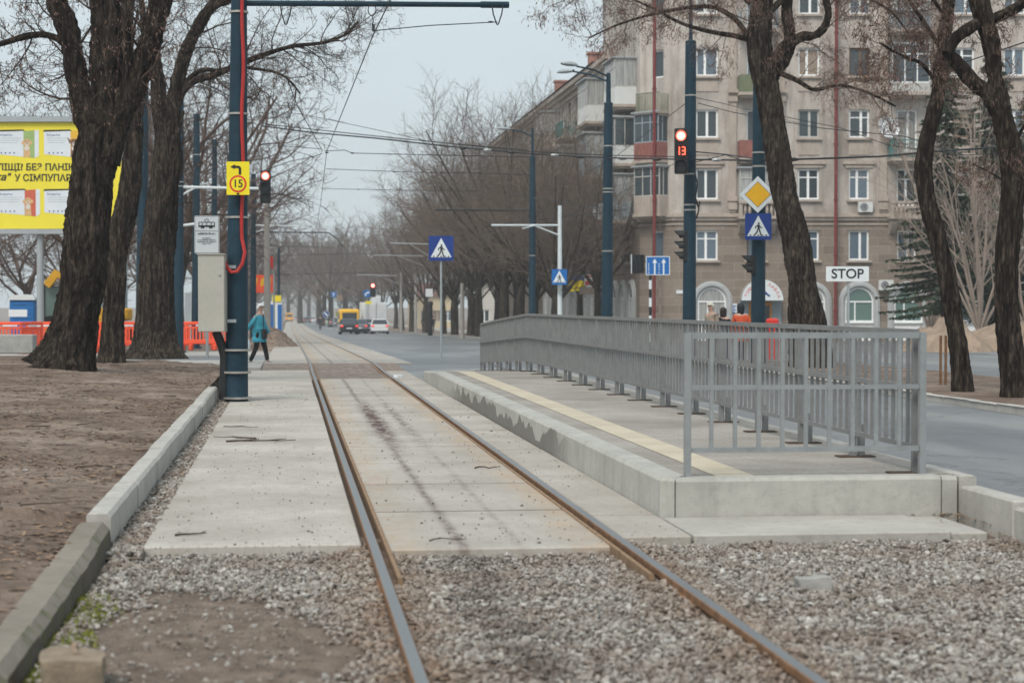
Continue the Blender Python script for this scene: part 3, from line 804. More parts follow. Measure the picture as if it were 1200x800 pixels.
# icosahedron
ph = (1 + 5 ** .5) / 2
ICO = np.array([(-1, ph, 0), (1, ph, 0), (-1, -ph, 0), (1, -ph, 0), (0, -1, ph), (0, 1, ph), (0, -1, -ph), (0, 1, -ph), (ph, 0, -1), (ph, 0, 1), (-ph, 0, -1), (-ph, 0, 1)]) / math.hypot(1, ph)
ICF = np.array([(0, 11, 5), (0, 5, 1), (0, 1, 7), (0, 7, 10), (0, 10, 11), (1, 5, 9), (5, 11, 4), (11, 10, 2), (10, 7, 6), (7, 1, 8), (3, 9, 4), (3, 4, 2), (3, 2, 6), (3, 6, 8), (3, 8, 9), (4, 9, 5), (2, 4, 11), (6, 2, 10), (8, 6, 7), (9, 8, 1)])
def scatter_stones(name, pos, size, m, flat=0.62, rough=0.3, org=(0, 0, 0), tmax=1.0):
    n = len(pos); pos = np.asarray(pos); size = np.asarray(size)
    jit = 1 + NR.uniform(-rough, rough, (n, 12, 1))
    an = NR.uniform(0.65, 1.25, (n, 1, 3)) * np.array([1, 1, flat])
    v = ICO[None] * jit * an * size[:, None, None] * 0.5
    # random rotation by quaternions
    q = NR.normal(size=(n, 4)); q[:, 1:3] *= 0.28; q /= np.linalg.norm(q, axis=1, keepdims=True)
    w, x, y, z = q.T
    Rm = np.stack([1 - 2 * (y * y + z * z), 2 * (x * y - z * w), 2 * (x * z + y * w), 2 * (x * y + z * w), 1 - 2 * (x * x + z * z), 2 * (y * z - x * w), 2 * (x * z - y * w), 2 * (y * z + x * w), 1 - 2 * (x * x + y * y)], 1).reshape(n, 3, 3)
    v = np.einsum('nij,nkj->nki', Rm, v) + pos[:, None, :]
    fc = (ICF[None] + (np.arange(n) * 12)[:, None, None]).reshape(-1, 3)
    me = bpy.data.meshes.new(name)
    me.vertices.add(n * 12); me.vertices.foreach_set('co', v.ravel())
    me.loops.add(len(fc) * 3); me.loops.foreach_set('vertex_index', fc.ravel().astype(np.int32))
    me.polygons.add(len(fc)); me.polygons.foreach_set('loop_start', (np.arange(len(fc)) * 3).astype(np.int32))
    me.polygons.foreach_set('use_smooth', np.zeros(len(fc), dtype=bool)); me.update(calc_edges=True)
    a = me.attributes.new('tone', 'FLOAT', 'POINT'); a.data.foreach_set('value', np.repeat(NR.uniform(0, tmax, n), 12).astype(np.float32))
    me.materials.append(m)
    o = bpy.data.objects.new(name, me); COL.objects.link(o); return o
pos = []; siz = []
for i in range(120000):
    y = 5.4 + (12.1 - 5.4) * NR.random(); x = -1.05 + 5.83 * NR.random()
    if y > 11.42 and x > .5 and x < 2.15: continue
    if y > 11.7 and x < .5: continue
    if y > 11.86: continue
    if abs(x - 0.515) < 0.045 or abs(x - 2.068) < 0.045: continue
    if (y > 10.1) and (0.5 < x < 0.62 or 1.96 < x < 2.1): continue
    # only what the frame can see, with some margin
    if abs((x * RT.x + y * RT.y)) > 0.30 * (x * FW.x + y * FW.y) + 0.5: continue
    if NR.random() < mud(x, y) * 0.985: continue
    s = float(np.clip(NR.lognormal(-3.95, 0.38), 0.008, 0.05))
    pos.append((x, y, bed_z(x, y) + 0.006 + 0.022 * NR.random())); siz.append(s)
o = scatter_stones('ballast_gravel', pos, siz, M['stones']); tag(o, 'grey and pinkish crushed stone ballast around the tram rails', kind='stuff')
# gravel gutter between the new kerb and the walkway slab, mixed with leaf litter
pos = []; siz = []
for i in range(9000):
    y = 11.5 + 18 * NR.random() ** 1.3; x = -1.09 + 0.2 * NR.random()
    pos.append((x, y, -0.03 + 0.03 * NR.random())); siz.append(float(np.clip(NR.lognormal(-3.6, 0.35), 0.012, 0.05)))
o = scatter_stones('gutter_gravel', pos, siz, M['stones']); tag(o, 'gravel filling the gap between the new kerb and the walkway', kind='stuff')
mb = MB(); mb.quad((-1.1, 11.4, -0.03), (-0.88, 11.4, -0.03), (-0.88, 30, -0.03), (-1.1, 30, -0.03)); mb.build('gutter_bed', M['bed'], org=(0, 0, 0))['kind'] = 'structure'
# small stones and crumbs lying on slabs and earth
pos = []; siz = []
for i in range(1500):
    y = 11.6 + 22 * NR.random() ** 1.6; x = -0.85 + 3.4 * NR.random()
    if 0.4 < x < 0.62 or 1.96 < x < 2.16: continue
    pos.append((x, y, 0.004)); siz.append(float(np.clip(NR.lognormal(-4.8, 0.55), 0.004, 0.032)))
for i in range(5200):
    y = 5 + 36 * NR.random() ** 1.5; x = -1.3 - (0.3 * y + 1.5) * NR.random()
    pos.append((x, y, lawn_z(x, y) + 0.001)); siz.append(float(np.clip(NR.lognormal(-4.1, 0.5), 0.006, 0.06)))
for i in range(1500):
    y = 6.2 + 5 * NR.random(); x = -1.05 + 1.2 * NR.random()
    pos.append((x, y, bed_z(x, y) + 0.002)); siz.append(float(np.clip(NR.lognormal(-4.2, 0.5), 0.006, 0.04)))
o = scatter_stones('loose_pebbles', pos, siz, M['stones'], tmax=0.62); tag(o, 'small pebbles and crumbs scattered over slabs and bare earth', kind='stuff')
# dead leaves and twigs
def leaf_litter(name, label, pts, m, smin=0.015, smax=0.04):
    mb = MB()
    for (x, y, z) in pts:
        s = R0.uniform(smin, smax); a = R0.uniform(0, 6.28); t = R0.uniform(-.5, .5); t2 = R0.uniform(-.5, .5)
        c, d = math.cos(a), math.sin(a)
        q = [(-s, 0, 0), (0, -s * .35, s * t * .5), (s, 0, s * t2 * .6), (0, s * .35, s * .2)]
        mb.add([(x + c * u - d * v, y + d * u + c * v, z + abs(w) + 0.004) for u, v, w in q], [(0, 1, 2, 3)])
    o = mb.build(name, m, org=(0, 0, 0)); tag(o, label, kind='stuff'); return o
pts = []
for i in range(22000):
    y = 6 + 34 * R0.random() ** 1.2; x = -1.26 - (0.3 * y + 1) * R0.random() ** 1.3
    if mn.noise(Vector((x * .8, y * .5, 5))) < 0.0 and R0.random() < .75: continue
    pts.append((x, y, lawn_z(x, y)))
leaf_litter('leaf_litter', 'dead brown leaves and bark scraps over the bare earth under the trees', pts, M['leaf'], .014, .045)
pts = [(R0.uniform(-1.08, -0.88), 11.5 + 18 * R0.random(), 0.0) for i in range(900)]
pts += [(4.78 - abs(R0.gauss(0, .12)), 12.95 - abs(R0.gauss(0, .3)), 0.0) for i in range(130)]
pts += [(4.78 - abs(R0.gauss(0, .2)), R0.uniform(10.5, 12.2), -.04) for i in range(160)]
leaf_litter('gutter_leaves', 'dead leaves caught along the kerb and in the platform corner', pts, M['leaf'], 0.012, 0.03)
def stick(mb, x, y, z, L, a, r=0.006, fork=2, rr=R0):
    p = [Vector((x, y, z + r))]; d = a
    for k in range(5):
        d += rr.uniform(-.35, .35); q = p[-1] + Vector((math.cos(d), math.sin(d), 0)) * L / 5; q.z = z + r + rr.uniform(0, .012); p.append(q)
    mb.tube(p, [r * (1 - .13 * k) for k in range(6)], 5)
    for k in range(fork):
        i = rr.randint(1, 4); dd = d + rr.choice((-1, 1)) * rr.uniform(.5, 1); mb.tube([p[i], p[i] + Vector((math.cos(dd), math.sin(dd), .02)) * L * .35], [r * .6, r * .3], 4)
def add_stick(px, py, L, a, r, label, z=0.0):
    g = G(px, py, z); mb = MB(); stick(mb, g.x, g.y, z, L, a, r)
    o = mb.build('fallen_twig', M['twig'], org=(g.x, g.y, z)); tag(o, label, 'twig', 'twigs lying on the walkway slabs')
add_stick(265, 518, 0.75, 0.2, 0.011, 'forked dry twig on the walkway in front of the blue pole base')
add_stick(300, 514, 0.5, 2.6, 0.008, 'thin branching twig in the middle of the walkway slab')
add_stick(262, 500, 0.5, -0.2, 0.006, 'thin dark twig on the walkway nearest the blue pole')
add_stick(205, 628, 0.22, -0.05, 0.008, 'short brown twig at the ballast end of the walkway')
add_stick(556, 549, 0.22, 0.1, 0.008, 'short dark stick between the rails, close to the platform rail')
add_stick(503, 634, 0.22, 0.1, 0.005, 'thin pale stick at the ballast end between the rails')
mb = MB()
for i in range(170):
    y = 7 + 32 * R0.random() ** 1.2; x = -1.5 - (0.28 * y) * R0.random(); stick(mb, x, y, lawn_z(x, y), R0.uniform(.08, .45), R0.uniform(0, 6.28), R0.uniform(.003, .008), R0.randint(0, 2))
o = mb.build('fallen_twigs', M['twig'], org=(0, 0, 0)); tag(o, 'dry twigs and sticks strewn over the bare earth', kind='stuff')
# moss tufts along the old kerb
mb = MB()
for i in range(2600):
    c = R0.choice([(-1.0, 9.9, .10), (-1.0, 9.3, .14), (-0.98, 8.6, .16), (-0.95, 8.1, .17), (-0.99, 9.6, .1), (-1.0, 7.9, .12)])
    x = c[0] + R0.gauss(0, 0.05); y = c[1] + R0.gauss(0, c[2])
    if x < -1.065: x = -1.065
    z = bed_z(x, y); s = R0.uniform(.006, .016); a = R0.uniform(0, 6.28)
    mb.add([(x + s * math.cos(a), y + s * math.sin(a), z), (x - s * math.cos(a), y - s * math.sin(a), z), (x + R0.gauss(0, .008), y + R0.gauss(0, .008), z + R0.uniform(.012, .04))], [(0, 1, 2)])
o = mb.build('moss', M['moss'], org=(0, 0, 0)); tag(o, 'yellow green moss tufts at the foot of the old kerb', kind='stuff')
# broken concrete block with pebbles on it
g = G(108, 792, 0.0)
import bmesh
def rough_block(name, c, size, m, label, cat, seed=0, amp=0.02, rz=0.0):
    b = bmesh.new(); bmesh.ops.create_cube(b, size=1)
    bmesh.ops.subdivide_edges(b, edges=b.edges, cuts=9, use_grid_fill=True)
    for v in b.verts:
        v.co = Vector((v.co.x * size[0], v.co.y * size[1], v.co.z * size[2]))
        q = v.co * 7 + Vector((seed, 0, 0))
        v.co += mn.noise_vector(q) * amp + mn.noise_vector(q * 3.1) * amp * .4
        v.co = v.co * (1 - 0.06 * (abs(v.co.x / size[0] * 2) * abs(v.co.y / size[1] * 2)) ** 4)
        v.co.rotate(Matrix.Rotation(rz, 3, 'Z'))
    me = bpy.data.meshes.new(name); b.to_mesh(me); b.free(); me.materials.append(m)
    for p in me.polygons: p.use_smooth = True
    me.set_sharp_from_angle(angle=rad(38))
    o = bpy.data.objects.new(name, me); COL.objects.link(o); o.location = c; ORG[o.name] = Vector(c); tag(o, label, cat); return o
rough_block('concrete_block', (-0.86, 7.62, 0.01), (0.245, 0.30, 0.18), M['brownconc'], 'broken muddy concrete block lying beside the old kerb', 'concrete block', 3, 0.018, 0.12)
for k, (dx, dy, s, lb) in enumerate(((0.0, .10, .05, 'round pale pebble at the back edge of the concrete block'), (.02, -.04, .055, 'pale pebble in the middle of the concrete block'))):
    o = scatter_stones('pebble', [(0, 0, 0)], [s], M['sand'], 0.8, 0.12); o.location = (-0.86 + dx, 7.62 + dy, 0.115); tag(o, lb, 'pebble', 'pebbles on the block')
# a pale half buried stone in the ballast and a crumpled scrap by the far rail
rough_block('pale_stone', G(953, 684, -0.02), (0.20, 0.12, 0.08), M['conc'], 'pale flat stone lying in the ballast on the platform side', 'stone', 8, 0.02)
rough_block('paper_scrap', G(466, 441, 0.02), (0.16, 0.12, 0.05), M['signwhite'], 'crumpled white scrap on the slab past the platform end', 'litter', 5, 0.03)

# railing ------------------------------------------------------------
def pt_rail(t): pass
RA = Vector((4.50, 13.12)); RB = Vector((4.19, 41.2))
def rail_xy(y):
    t = (y - RA.y) / (RB.y - RA.y); return RA.x + (RB.x - RA.x) * t
rt = thing('long_railing', (RA.x, RA.y, PZ), 'long grey steel railing of close vertical bars along the road edge of the platform', 'railing', 'platform railings')
NP = 20
ysp = [RA.y + (40.9 - RA.y) * i / (NP - 1) for i in range(NP)]
base = []
for i, y in enumerate(ysp):
    x = rail_xy(y); z = plat_z(y); base.append(Vector((x, y, z)))
for i, b in enumerate(base):
    mb = MB(); mb.bar(b + Vector((0, 0, 0)), b + Vector((0, 0, 1.0)), 0.05)
    if i: mb.bar(b + Vector((0.075, 0.02, 0)), b + Vector((0.075, 0.02, 0.26)), 0.05)
    mb.build('post', M['railpaint'], rt)
    mb = MB(); mb.bbox(b + Vector((0.02 if i else -.1, 0, 0.006)), (0.30 if i else .2, 0.15, 0.012), 0.004); mb.build('base_plate', M['groove'], rt)
for zz, w, h, nm in ((1.022, 0.05, 0.04, 'top_rail'), (0.625, 0.05, 0.035, 'middle_rail'), (0.195, 0.04, 0.035, 'bottom_rail')):
    mb = MB()
    for a, b in zip(base[:-1], base[1:]):
        off = Vector((-0.028 if nm == 'middle_rail' else 0, 0, zz)); mb.bar(a + off, b + off + (b - a).normalized() * 0.003, w if nm != 'middle_rail' else 0.03, h)
    mb.build(nm, M['railpaint'], rt)
for a, b in zip(base[:-1], base[1:]):
    mb = MB()
    for k in range(1, 9):
        q = a.lerp(b, k / 9)
        mb.bar(q + Vector((0.0, 0, 0.205)), q + Vector((0.0, 0, 1.005)), 0.024, 0.03)
    mb.build('baluster_panel', M['railpaint'], rt)
# short railing across the near end
rc = thing('short_railing', (2.80, 13.02, PZ), 'short open grey steel railing across the near end of the platform', 'railing', 'platform railings')
xa, xb, yr = 2.80, 4.515, 13.02
for x in (xa, xb):
    mb = MB(); mb.bar((x, yr, PZ + .004), (x, yr, PZ + 1.02), 0.046); mb.build('post', M['galv'], rc)
for zz, nm, h in ((1.00, 'top_rail', 0.05), (0.632, 'middle_rail', 0.036), (0.19, 'bottom_rail', 0.042)):
    mb = MB(); mb.bar((xa + .026, yr, PZ + zz), (xb - .026, yr, PZ + zz), 0.035, h * .85); mb.build(nm, M['galv'], rc)
for k in range(1, 10):
    x = xa + (xb - xa) * k / 10
    mb = MB(); mb.bar((x, yr - 0.002, PZ + 0.205), (x, yr - 0.002, PZ + 0.98), 0.026, 0.03); mb.build('baluster', M['galv'], rc)
# ================================================================== poles, signs and lights
def text_mesh(txt, size, shear=0.0, bold=0.0):
    cu = bpy.data.curves.new('t', 'FONT'); cu.body = txt; cu.size = size; cu.align_x = 'CENTER'; cu.align_y = 'CENTER'
    cu.extrude = 0.002; cu.offset = bold; cu.shear = shear
    o = bpy.data.objects.new('t', cu); COL.objects.link(o)
    bpy.context.view_layer.update()
    me = bpy.data.meshes.new_from_object(o.evaluated_get(bpy.context.evaluated_depsgraph_get()))
    bpy.data.objects.remove(o)
    vs = [v.co.copy() for v in me.vertices]; fs = [tuple(p.vertices) for p in me.polygons]
    bpy.data.meshes.remove(me)
    return vs, fs
class Face:
    """a drawing plane: centre c, horizontal e, up u, facing normal n; local (x, y) in metres"""
    def __init__(s, c, e=None, n=None, up=None):
        s.c = Vector(c); s.e = Vector(e if e is not None else RT).normalized(); s.u = Vector(up if up is not None else (0, 0, 1)); s.n = s.e.cross(s.u).normalized()
        if n is not None and s.n.dot(Vector(n)) < 0: s.n = -s.n
    def p(s, x, y, d=0.0): return s.c + s.e * x + s.u * y + s.n * d
    def poly(s, mb, pts, d, th=0.002, mi=0): mb.prism([s.p(x, y, d) for x, y in pts], s.n * th, mi)
    def rect(s, mb, x0, y0, x1, y1, d, th=0.002, mi=0): s.poly(mb, [(x0, y0), (x1, y0), (x1, y1), (x0, y1)], d, th, mi)
    def disc(s, mb, x, y, r, d, th=0.002, n=28, mi=0, a0=0, a1=6.28318):
        k = n; s.poly(mb, [(x + r * math.cos(a0 + (a1 - a0) * i / k), y + r * math.sin(a0 + (a1 - a0) * i / k)) for i in range(k + (0 if a1 > 6.28 else 1))], d, th, mi)
    def text(s, mb, txt, x, y, size, d, sx=1.0, shear=0.0, bold=0.0, rot=0.0, fit=None):
        vs, fs = text_mesh(txt, size, shear, bold)
        if fit:
            w_ = max(v.x for v in vs) - min(v.x for v in vs); sx = fit / w_
        out = []
        for v in vs:
            a, b = v.x * sx, v.y
            if rot: a, b = a * math.cos(rot) - b * math.sin(rot), a * math.sin(rot) + b * math.cos(rot)
            out.append(s.p(x + a, y + b, d + v.z))
        mb.add(out, fs)
def rrect(w, h, r, n=4):
    pts = []
    for cx, cy, a0 in ((w / 2 - r, h / 2 - r, 0), (-w / 2 + r, h / 2 - r, 90), (-w / 2 + r, -h / 2 + r, 180), (w / 2 - r, -h / 2 + r, 270)):
        for i in range(n + 1):
            a = rad(a0 + 90 * i / n); pts.append((cx + r * math.cos(a), cy + r * math.sin(a)))
    return pts
def plate(parent, f, w, h, m, name='plate', r=0.02, th=0.02, mback=None):
    mb = MB(); f.poly(mb, rrect(w, h, r), 0, th); return mb.build(name, m, parent)
FACING = -FW
def face_at(px, py, D, rot=0.0):
    e = (Matrix.Rotation(rot, 3, 'Z') @ RT)
    return Face(P(px, py, D), e, -FW)

BAND = mat('steel_band', (0.42, 0.40, 0.37), 0.45, 0.15, 8, metal=0.6)
def steel_pole(px_base, px_top, D, ytop, wb, wt, label, mast=None, arms=None, group='blue steel street poles', bands=(), name='steel_pole', m='bluepole', dz=0.0, base_flange=True):
    b = WG(px_base, D, dz); t = P(px_top, ytop, D); L = t.z - b.z
    rt = thing(name, b, label, 'pole', group)
    mb = MB(); mb.tube([b, b.lerp(t, .34), b.lerp(t, .67), t], [wb / 2, wb / 2 * .67 + wt / 2 * .33, wb / 2 * .33 + wt / 2 * .67, wt / 2], 12)
    mb.tube([t, t + Vector((0, 0, .03)), t + Vector((0, 0, .07))], [wt / 2 * 1.06, wt / 2 * 1.0, wt / 2 * .3], 12)
    mb.build('shaft', M[m], rt, smooth=True, sharp=40)
    if base_flange:
        mb = MB(); mb.cyl(b, b + Vector((0, 0, .04)), wb * .75, n=16)
        for k in range(6):
            a = k * math.pi / 3; mb.cyl(b + Vector((math.cos(a) * wb * .63, math.sin(a) * wb * .63, .03)), b + Vector((math.cos(a) * wb * .63, math.sin(a) * wb * .63, .09)), .018, n=6)
        mb.build('base_flange', M[m], rt)
    for zb in bands:
        q = P(px_base, zb, D); k = (q.z - b.z) / L; c = b.lerp(t, k); r = wb / 2 + (wt - wb) / 2 * k
        mb = MB(); mb.tube([c, c + Vector((0, 0, .035))], [r + .008, r + .008], 16); mb.build('band', BAND, rt)
    if mast:
        q = P(px_top, mast[0], D); mb = MB(); mb.cyl(t, q, mast[1], mast[1] * .8, 10); mb.build('mast', M[m], rt)
    return rt, b, t
def lamp_head(parent, a, b, m='bluepole'):
    """cobra head lamp at the end of an arm from a to b"""
    mb = MB(); mid = a.lerp(b, .5) + Vector((0, 0, .06)); mb.tube([a, mid, b], [.03, .028, .025], 8); arm = mb.build('lamp_arm', M[m], parent)
    d = (b - a); d.z = 0; d.normalize(); s = Vector((-d.y, d.x, 0)); mb = MB(); rows = []
    for t, w, h in ((0, .05, .04), (.12, .10, .06), (.35, .13, .075), (.55, .11, .05), (.66, .03, .02)):
        c = b + d * t + Vector((0, 0, .02)); rows.append([c + s * w, c + s * w * .7 + Vector((0, 0, h)), c - s * w * .7 + Vector((0, 0, h)), c - s * w, c - s * w * .6 - Vector((0, 0, h * .5)), c + s * w * .6 - Vector((0, 0, h * .5))])
    mb.grid(rows, closed=True); mb.build('lamp_head', M['greymetal'], arm)
    return arm

# A: the big pole next to the walkway
DA = 28.7
bA = G(277, 470, 0.0); tA = P(281, -120, DA)
pA = thing('steel_pole', bA, 'stout dark blue steel pole with a red conduit, standing at the walkway edge', 'pole', 'blue steel street poles')
def shaftA(z):
    k = (z - bA.z) / (tA.z - bA.z); return bA.lerp(tA, k), 0.182 - 0.075 * k
mb = MB(); zs = [0, .02, .5, 1.5, 3, 5, 6.5, 7.6]; mb.tube([shaftA(z)[0] for z in zs], [.19] + [shaftA(z)[1] for z in zs[1:]], 14)
mb.build('shaft', M['bluepole'], pA, smooth=True, sharp=40)
for py in (470 - 3, 437, 411, 256, 135, 16):
    z = P(277, py, DA).z; c, r = shaftA(z); mb = MB(); mb.tube([c, c + Vector((0, 0, .03))], [r + .045 if py > 400 else r + .02] * 2, 18); mb.build('band', BAND, pA)
# black conduit climbing the left side, bends to the cabinet
mb = MB(); pts = [P(262, 468, DA - .1), P(262.5, 440, DA - .1), P(263, 418, DA - .1), P(260, 405, DA - .12), P(253, 388, DA - .15)]
mb.tube(pts, .068, 12); mb.build('black_conduit', M['black'], pA, smooth=True)
# red corrugated conduit down the right side
pts = []
for i in range(60):
    z = 7.2 - i * 0.08; c, r = shaftA(z); pts.append(c + RT * (r * .62 + .012 * math.sin(z * 4)) - FW * (r * .78 + .035))
end = [P(287, 296, DA - .25), P(284, 309, DA - .26), P(278, 318, DA - .27), P(271, 319, DA - .28), P(266, 313, DA - .28), P(263, 305, DA - .25)]
pts = [p for p in pts if p.z > end[0].z + .1] + end
mb = MB(); mb.tube(pts, .029, 10); mb.build('red_conduit', M['redpipe'], pA, smooth=True)
# cable arm across the track
zA = P(281, 4, DA).z; cA, rA = shaftA(zA)
aEnd = P(596, 6, DA + 1.0)
mb = MB(); mb.tube([cA, aEnd], [.045, .04], 10); mb.tube([aEnd - (aEnd - cA).normalized() * .45, aEnd], [.052, .052], 10)
armA = mb.build('mast_arm', M['bluepole'], pA, smooth=True)
mb = MB(); a0 = cA + Vector((0, 0, .42)); mb.tube([a0, cA.lerp(aEnd, .52) + Vector((0, 0, .05))], .010, 6); mb.build('stay_rod', M['galv'], armA)
for px, k in ((335, .0), (583, .02)):
    mb = MB(); q = P(px, 6, DA); n = []
    for i in range(9):
        t = -1 + 2 * i / 8; n.append(q + RT * (.085 * t * (1.0 if abs(t) > .5 else .75)) - Vector((0, 0, .30 * (1 - abs(t) ** 2.2))))
    mb.tube(n, .011, 6); mb.build('hanger_loop', M['wire'], armA)
mb = MB(); q = P(436, 12, DA); mb.tube([q + Vector((math.cos(a) * .06, 0, math.sin(a) * .085)) for a in [i * math.pi / 8 for i in range(16)]], .009, 6, closed=True)
mb.tube([q - Vector((0, 0, .085)), q + Vector((0.02, 0, -.17)), q + Vector((-.0, 0, -.24)), q + Vector((.03, 0, -.33))], .008, 5)
mb.cyl(q + Vector((.02, 0, -.22)), q + Vector((.02, 0, -.32)), .022, n=8); mb.build('insulator', M['wire'], armA)
# cabinet
cb = thing('control_cabinet', P(247.5, 388, DA - .25), 'beige control cabinet mounted on the stout blue pole', 'cabinet')
f = face_at(247.5, 343.5, DA - .42); w, h = .405, 1.165
mb = MB(); f.poly(mb, rrect(w, h, .012), -.26, .24); mb.build('body', M['beigebox'], cb)
mb = MB(); f.poly(mb, rrect(w - .02, h - .02, .01), -.018, .016); f.poly(mb, [(-w / 2 - .008, h / 2 - .004), (w / 2 + .008, h / 2 - .004), (w / 2 + .008, h / 2 + .012), (-w / 2 - .008, h / 2 + .012)], -.27, .285)
d = mb.build('door', M['beigebox'], cb)
mb = MB(); f.disc(mb, .13, .28, .014, -.002, .015); f.rect(mb, .11, .262, .15, .27, -.002, .012); mb.build('lock', M['greymetal'], d)
for q_ in (.4, -.42): mb = MB(); mb.bar(f.p(w / 2, q_, -.2), f.p(w / 2 + .13, q_, -.25), .05); mb.build('bracket', M['greymetal'], cb)
# yellow 15 sign
def sign15():
    s = thing('speed_sign', P(279, 209, DA - .3), 'yellow plate with a black turn arrow above a red ringed 15', 'sign')
    f = face_at(279, 209, DA - .33); w, h = .345, .50
    plate(s, f, w, h, M['signyellow'], r=.01, th=.012)
    f = Face(f.p(0, 0, .012), f.e, -FW)
    mb = MB(); f.disc(mb, .0, -.085, .13, .001, .002); mb.build('red_ring', M['signred'], s)
    mb = MB(); f.disc(mb, .0, -.085, .102, .004, .002); mb.build('disc', M['signyellow'], s)
    mb = MB(); f.text(mb, '15', 0, -.085, .165, .008, .95, bold=.002); mb.build('number', M['ink'], s)
    mb = MB(); f.poly(mb, [(.012, .055), (.05, .055), (.05, .15), (.035, .175), (.01, .188), (-.045, .188), (-.045, .155), (.0, .152), (.012, .14)], .002)
    f.poly(mb, [(-.045, .135), (-.045, .21), (-.115, .172)], .002); f.rect(mb, -.02, -.245, .02, -.222, .002)
    mb.build('arrow', M['ink'], s)
sign15()
# tram stop plate on a thin post
def stop_plate():
    D = 40.5; b = G(243, 420, .28); D = b.dot(FW) + 0
    s = thing('tram_stop_sign', b, 'white tram stop plate with a black tram drawing on a thin grey post', 'sign')
    t = P(243, 262, D); mb = MB(); mb.cyl(b, (b.x, b.y, t.z), .032, n=10); mb.build('post', M['greymetal'], s, smooth=True)
    f = face_at(242.5, 275, D - .06); k = D / F; w, h = 29 * k, 44 * k
    plate(s, f, w, h, M['signwhite'], r=.03, th=.03)
    mb = MB(); f2 = Face(f.p(0, 0, .03), f.e, -FW)
    for a, b_ in ((( -w / 2 + .01, -h / 2 + .01), (w / 2 - .01, -h / 2 + .018)), ((-w / 2 + .01, h / 2 - .018), (w / 2 - .01, h / 2 - .01)), ((-w / 2 + .01, -h / 2 + .01), (-w / 2 + .018, h / 2 - .01)), ((w / 2 - .018, -h / 2 + .01), (w / 2 - .01, h / 2 - .01)), ((-w / 2 + .02, .075), (w / 2 - .02, .085))):
        f2.rect(mb, a[0], a[1], b_[0], b_[1], .001)
    mb.build('border', M['inkgrey'], s)
    mb = MB(); W2 = .18
    f2.rect(mb, -W2, .165, W2, .205, .001); f2.rect(mb, -W2, .20, -W2 + .018, .265, .001); f2.rect(mb, W2 - .018, .20, W2, .265, .001); f2.rect(mb, -W2 + .01, .262, W2 - .01, .278, .001)
    for x in (-.1, 0, .1): f2.rect(mb, x - .008, .20, x + .008, .27, .001)
    for x in (-.11, -.07, .07, .11): f2.disc(mb, x, .15, .02, .001, n=12)
    for (x0, y0, x1, y1) in ((-.02, .278, -.05, .315), (-.05, .315, 0, .345), (0, .345, .05, .315), (.05, .315, .02, .278)):
        a, b_ = f2.p(x0, y0, .003), f2.p(x1, y1, .003); mb.bar(a, b_, .01)
    mb.build('tram_symbol', M['ink'], s)
    mb = MB(); rq = random.Random(4)
    def words_(y, x0, x1, hh):
        x = x0
        while x < x1:
            w_ = rq.uniform(.012, .03); f2.rect(mb, x, y, min(x + w_, x1), y + hh * rq.uniform(.7, 1), .003); x += w_ + rq.choice((.006, .006, .02))
    words_(.0, -.19, .19, .045)
    for y, q in ((-.09, .09), (-.13, .20), (-.17, .21), (-.21, .10)): words_(y, -q, q, .026)
    mb.build('small_print', M['inkgrey'], s)
stop_plate()

def man_symbol(f, mb, k, d):
    """walking figure, height 1 times k, centred"""
    P_ = lambda pts: f.poly(mb, [(x * k, y * k) for x, y in pts], d)
    f.disc(mb, .03 * k, .44 * k, .075 * k, d, n=12)
    P_([(-.04, .35), (.09, .35), (.10, .05), (-.06, .05)])
    P_([(-.04, .35), (-.24, .20), (-.24, .05), (-.17, .05), (-.17, .16), (-.02, .24)])
    P_([(.07, .34), (.24, .14), (.30, .14), (.30, .08), (.19, .08), (.04, .24)])
    P_([(-.06, .08), (.02, .08), (-.04, -.2), (-.22, -.42), (-.3, -.36), (-.14, -.16)])
    P_([(.0, .08), (.10, .08), (.18, -.18), (.26, -.44), (.16, -.46), (.08, -.2)])
def crossing_sign(s, f, w, m='signblue', flip=1):
    plate(s, f, w, w, M[m], r=w * .05, th=.015)
    f2 = Face(f.p(0, 0, .015), f.e, -FW)
    mb = MB(); f2.poly(mb, [(-w * .42, -w * .36), (w * .42, -w * .36), (0, w * .42)], .001); mb.build('triangle', M['signwhite'], s)
    f3 = Face(f2.p(0, -w * .11, 0), f.e * flip, -FW); mb = MB(); man_symbol(f3, mb, w * .52, .005)
    for x in (-.30, -.15, .0, .15, .30): f2.rect(mb, (x - .035) * w, -w * .345, (x + .035) * w, -w * .305, .005)
    mb.build('walking_figure', M['ink'], s)
# crossing sign past the platform end
b = G(517, 424, -.05); D = b.dot(FW)
s = thing('crossing_sign', b, 'blue pedestrian crossing sign on a thin grey post beyond the platform end', 'sign', 'pedestrian crossing signs')
mb = MB(); mb.cyl(b, (b.x, b.y, P(517, 305, D).z), .03, n=10); mb.build('post', M['greymetal'], s, smooth=True)
crossing_sign(s, face_at(517, 291, D - .05), 29 * D / F)

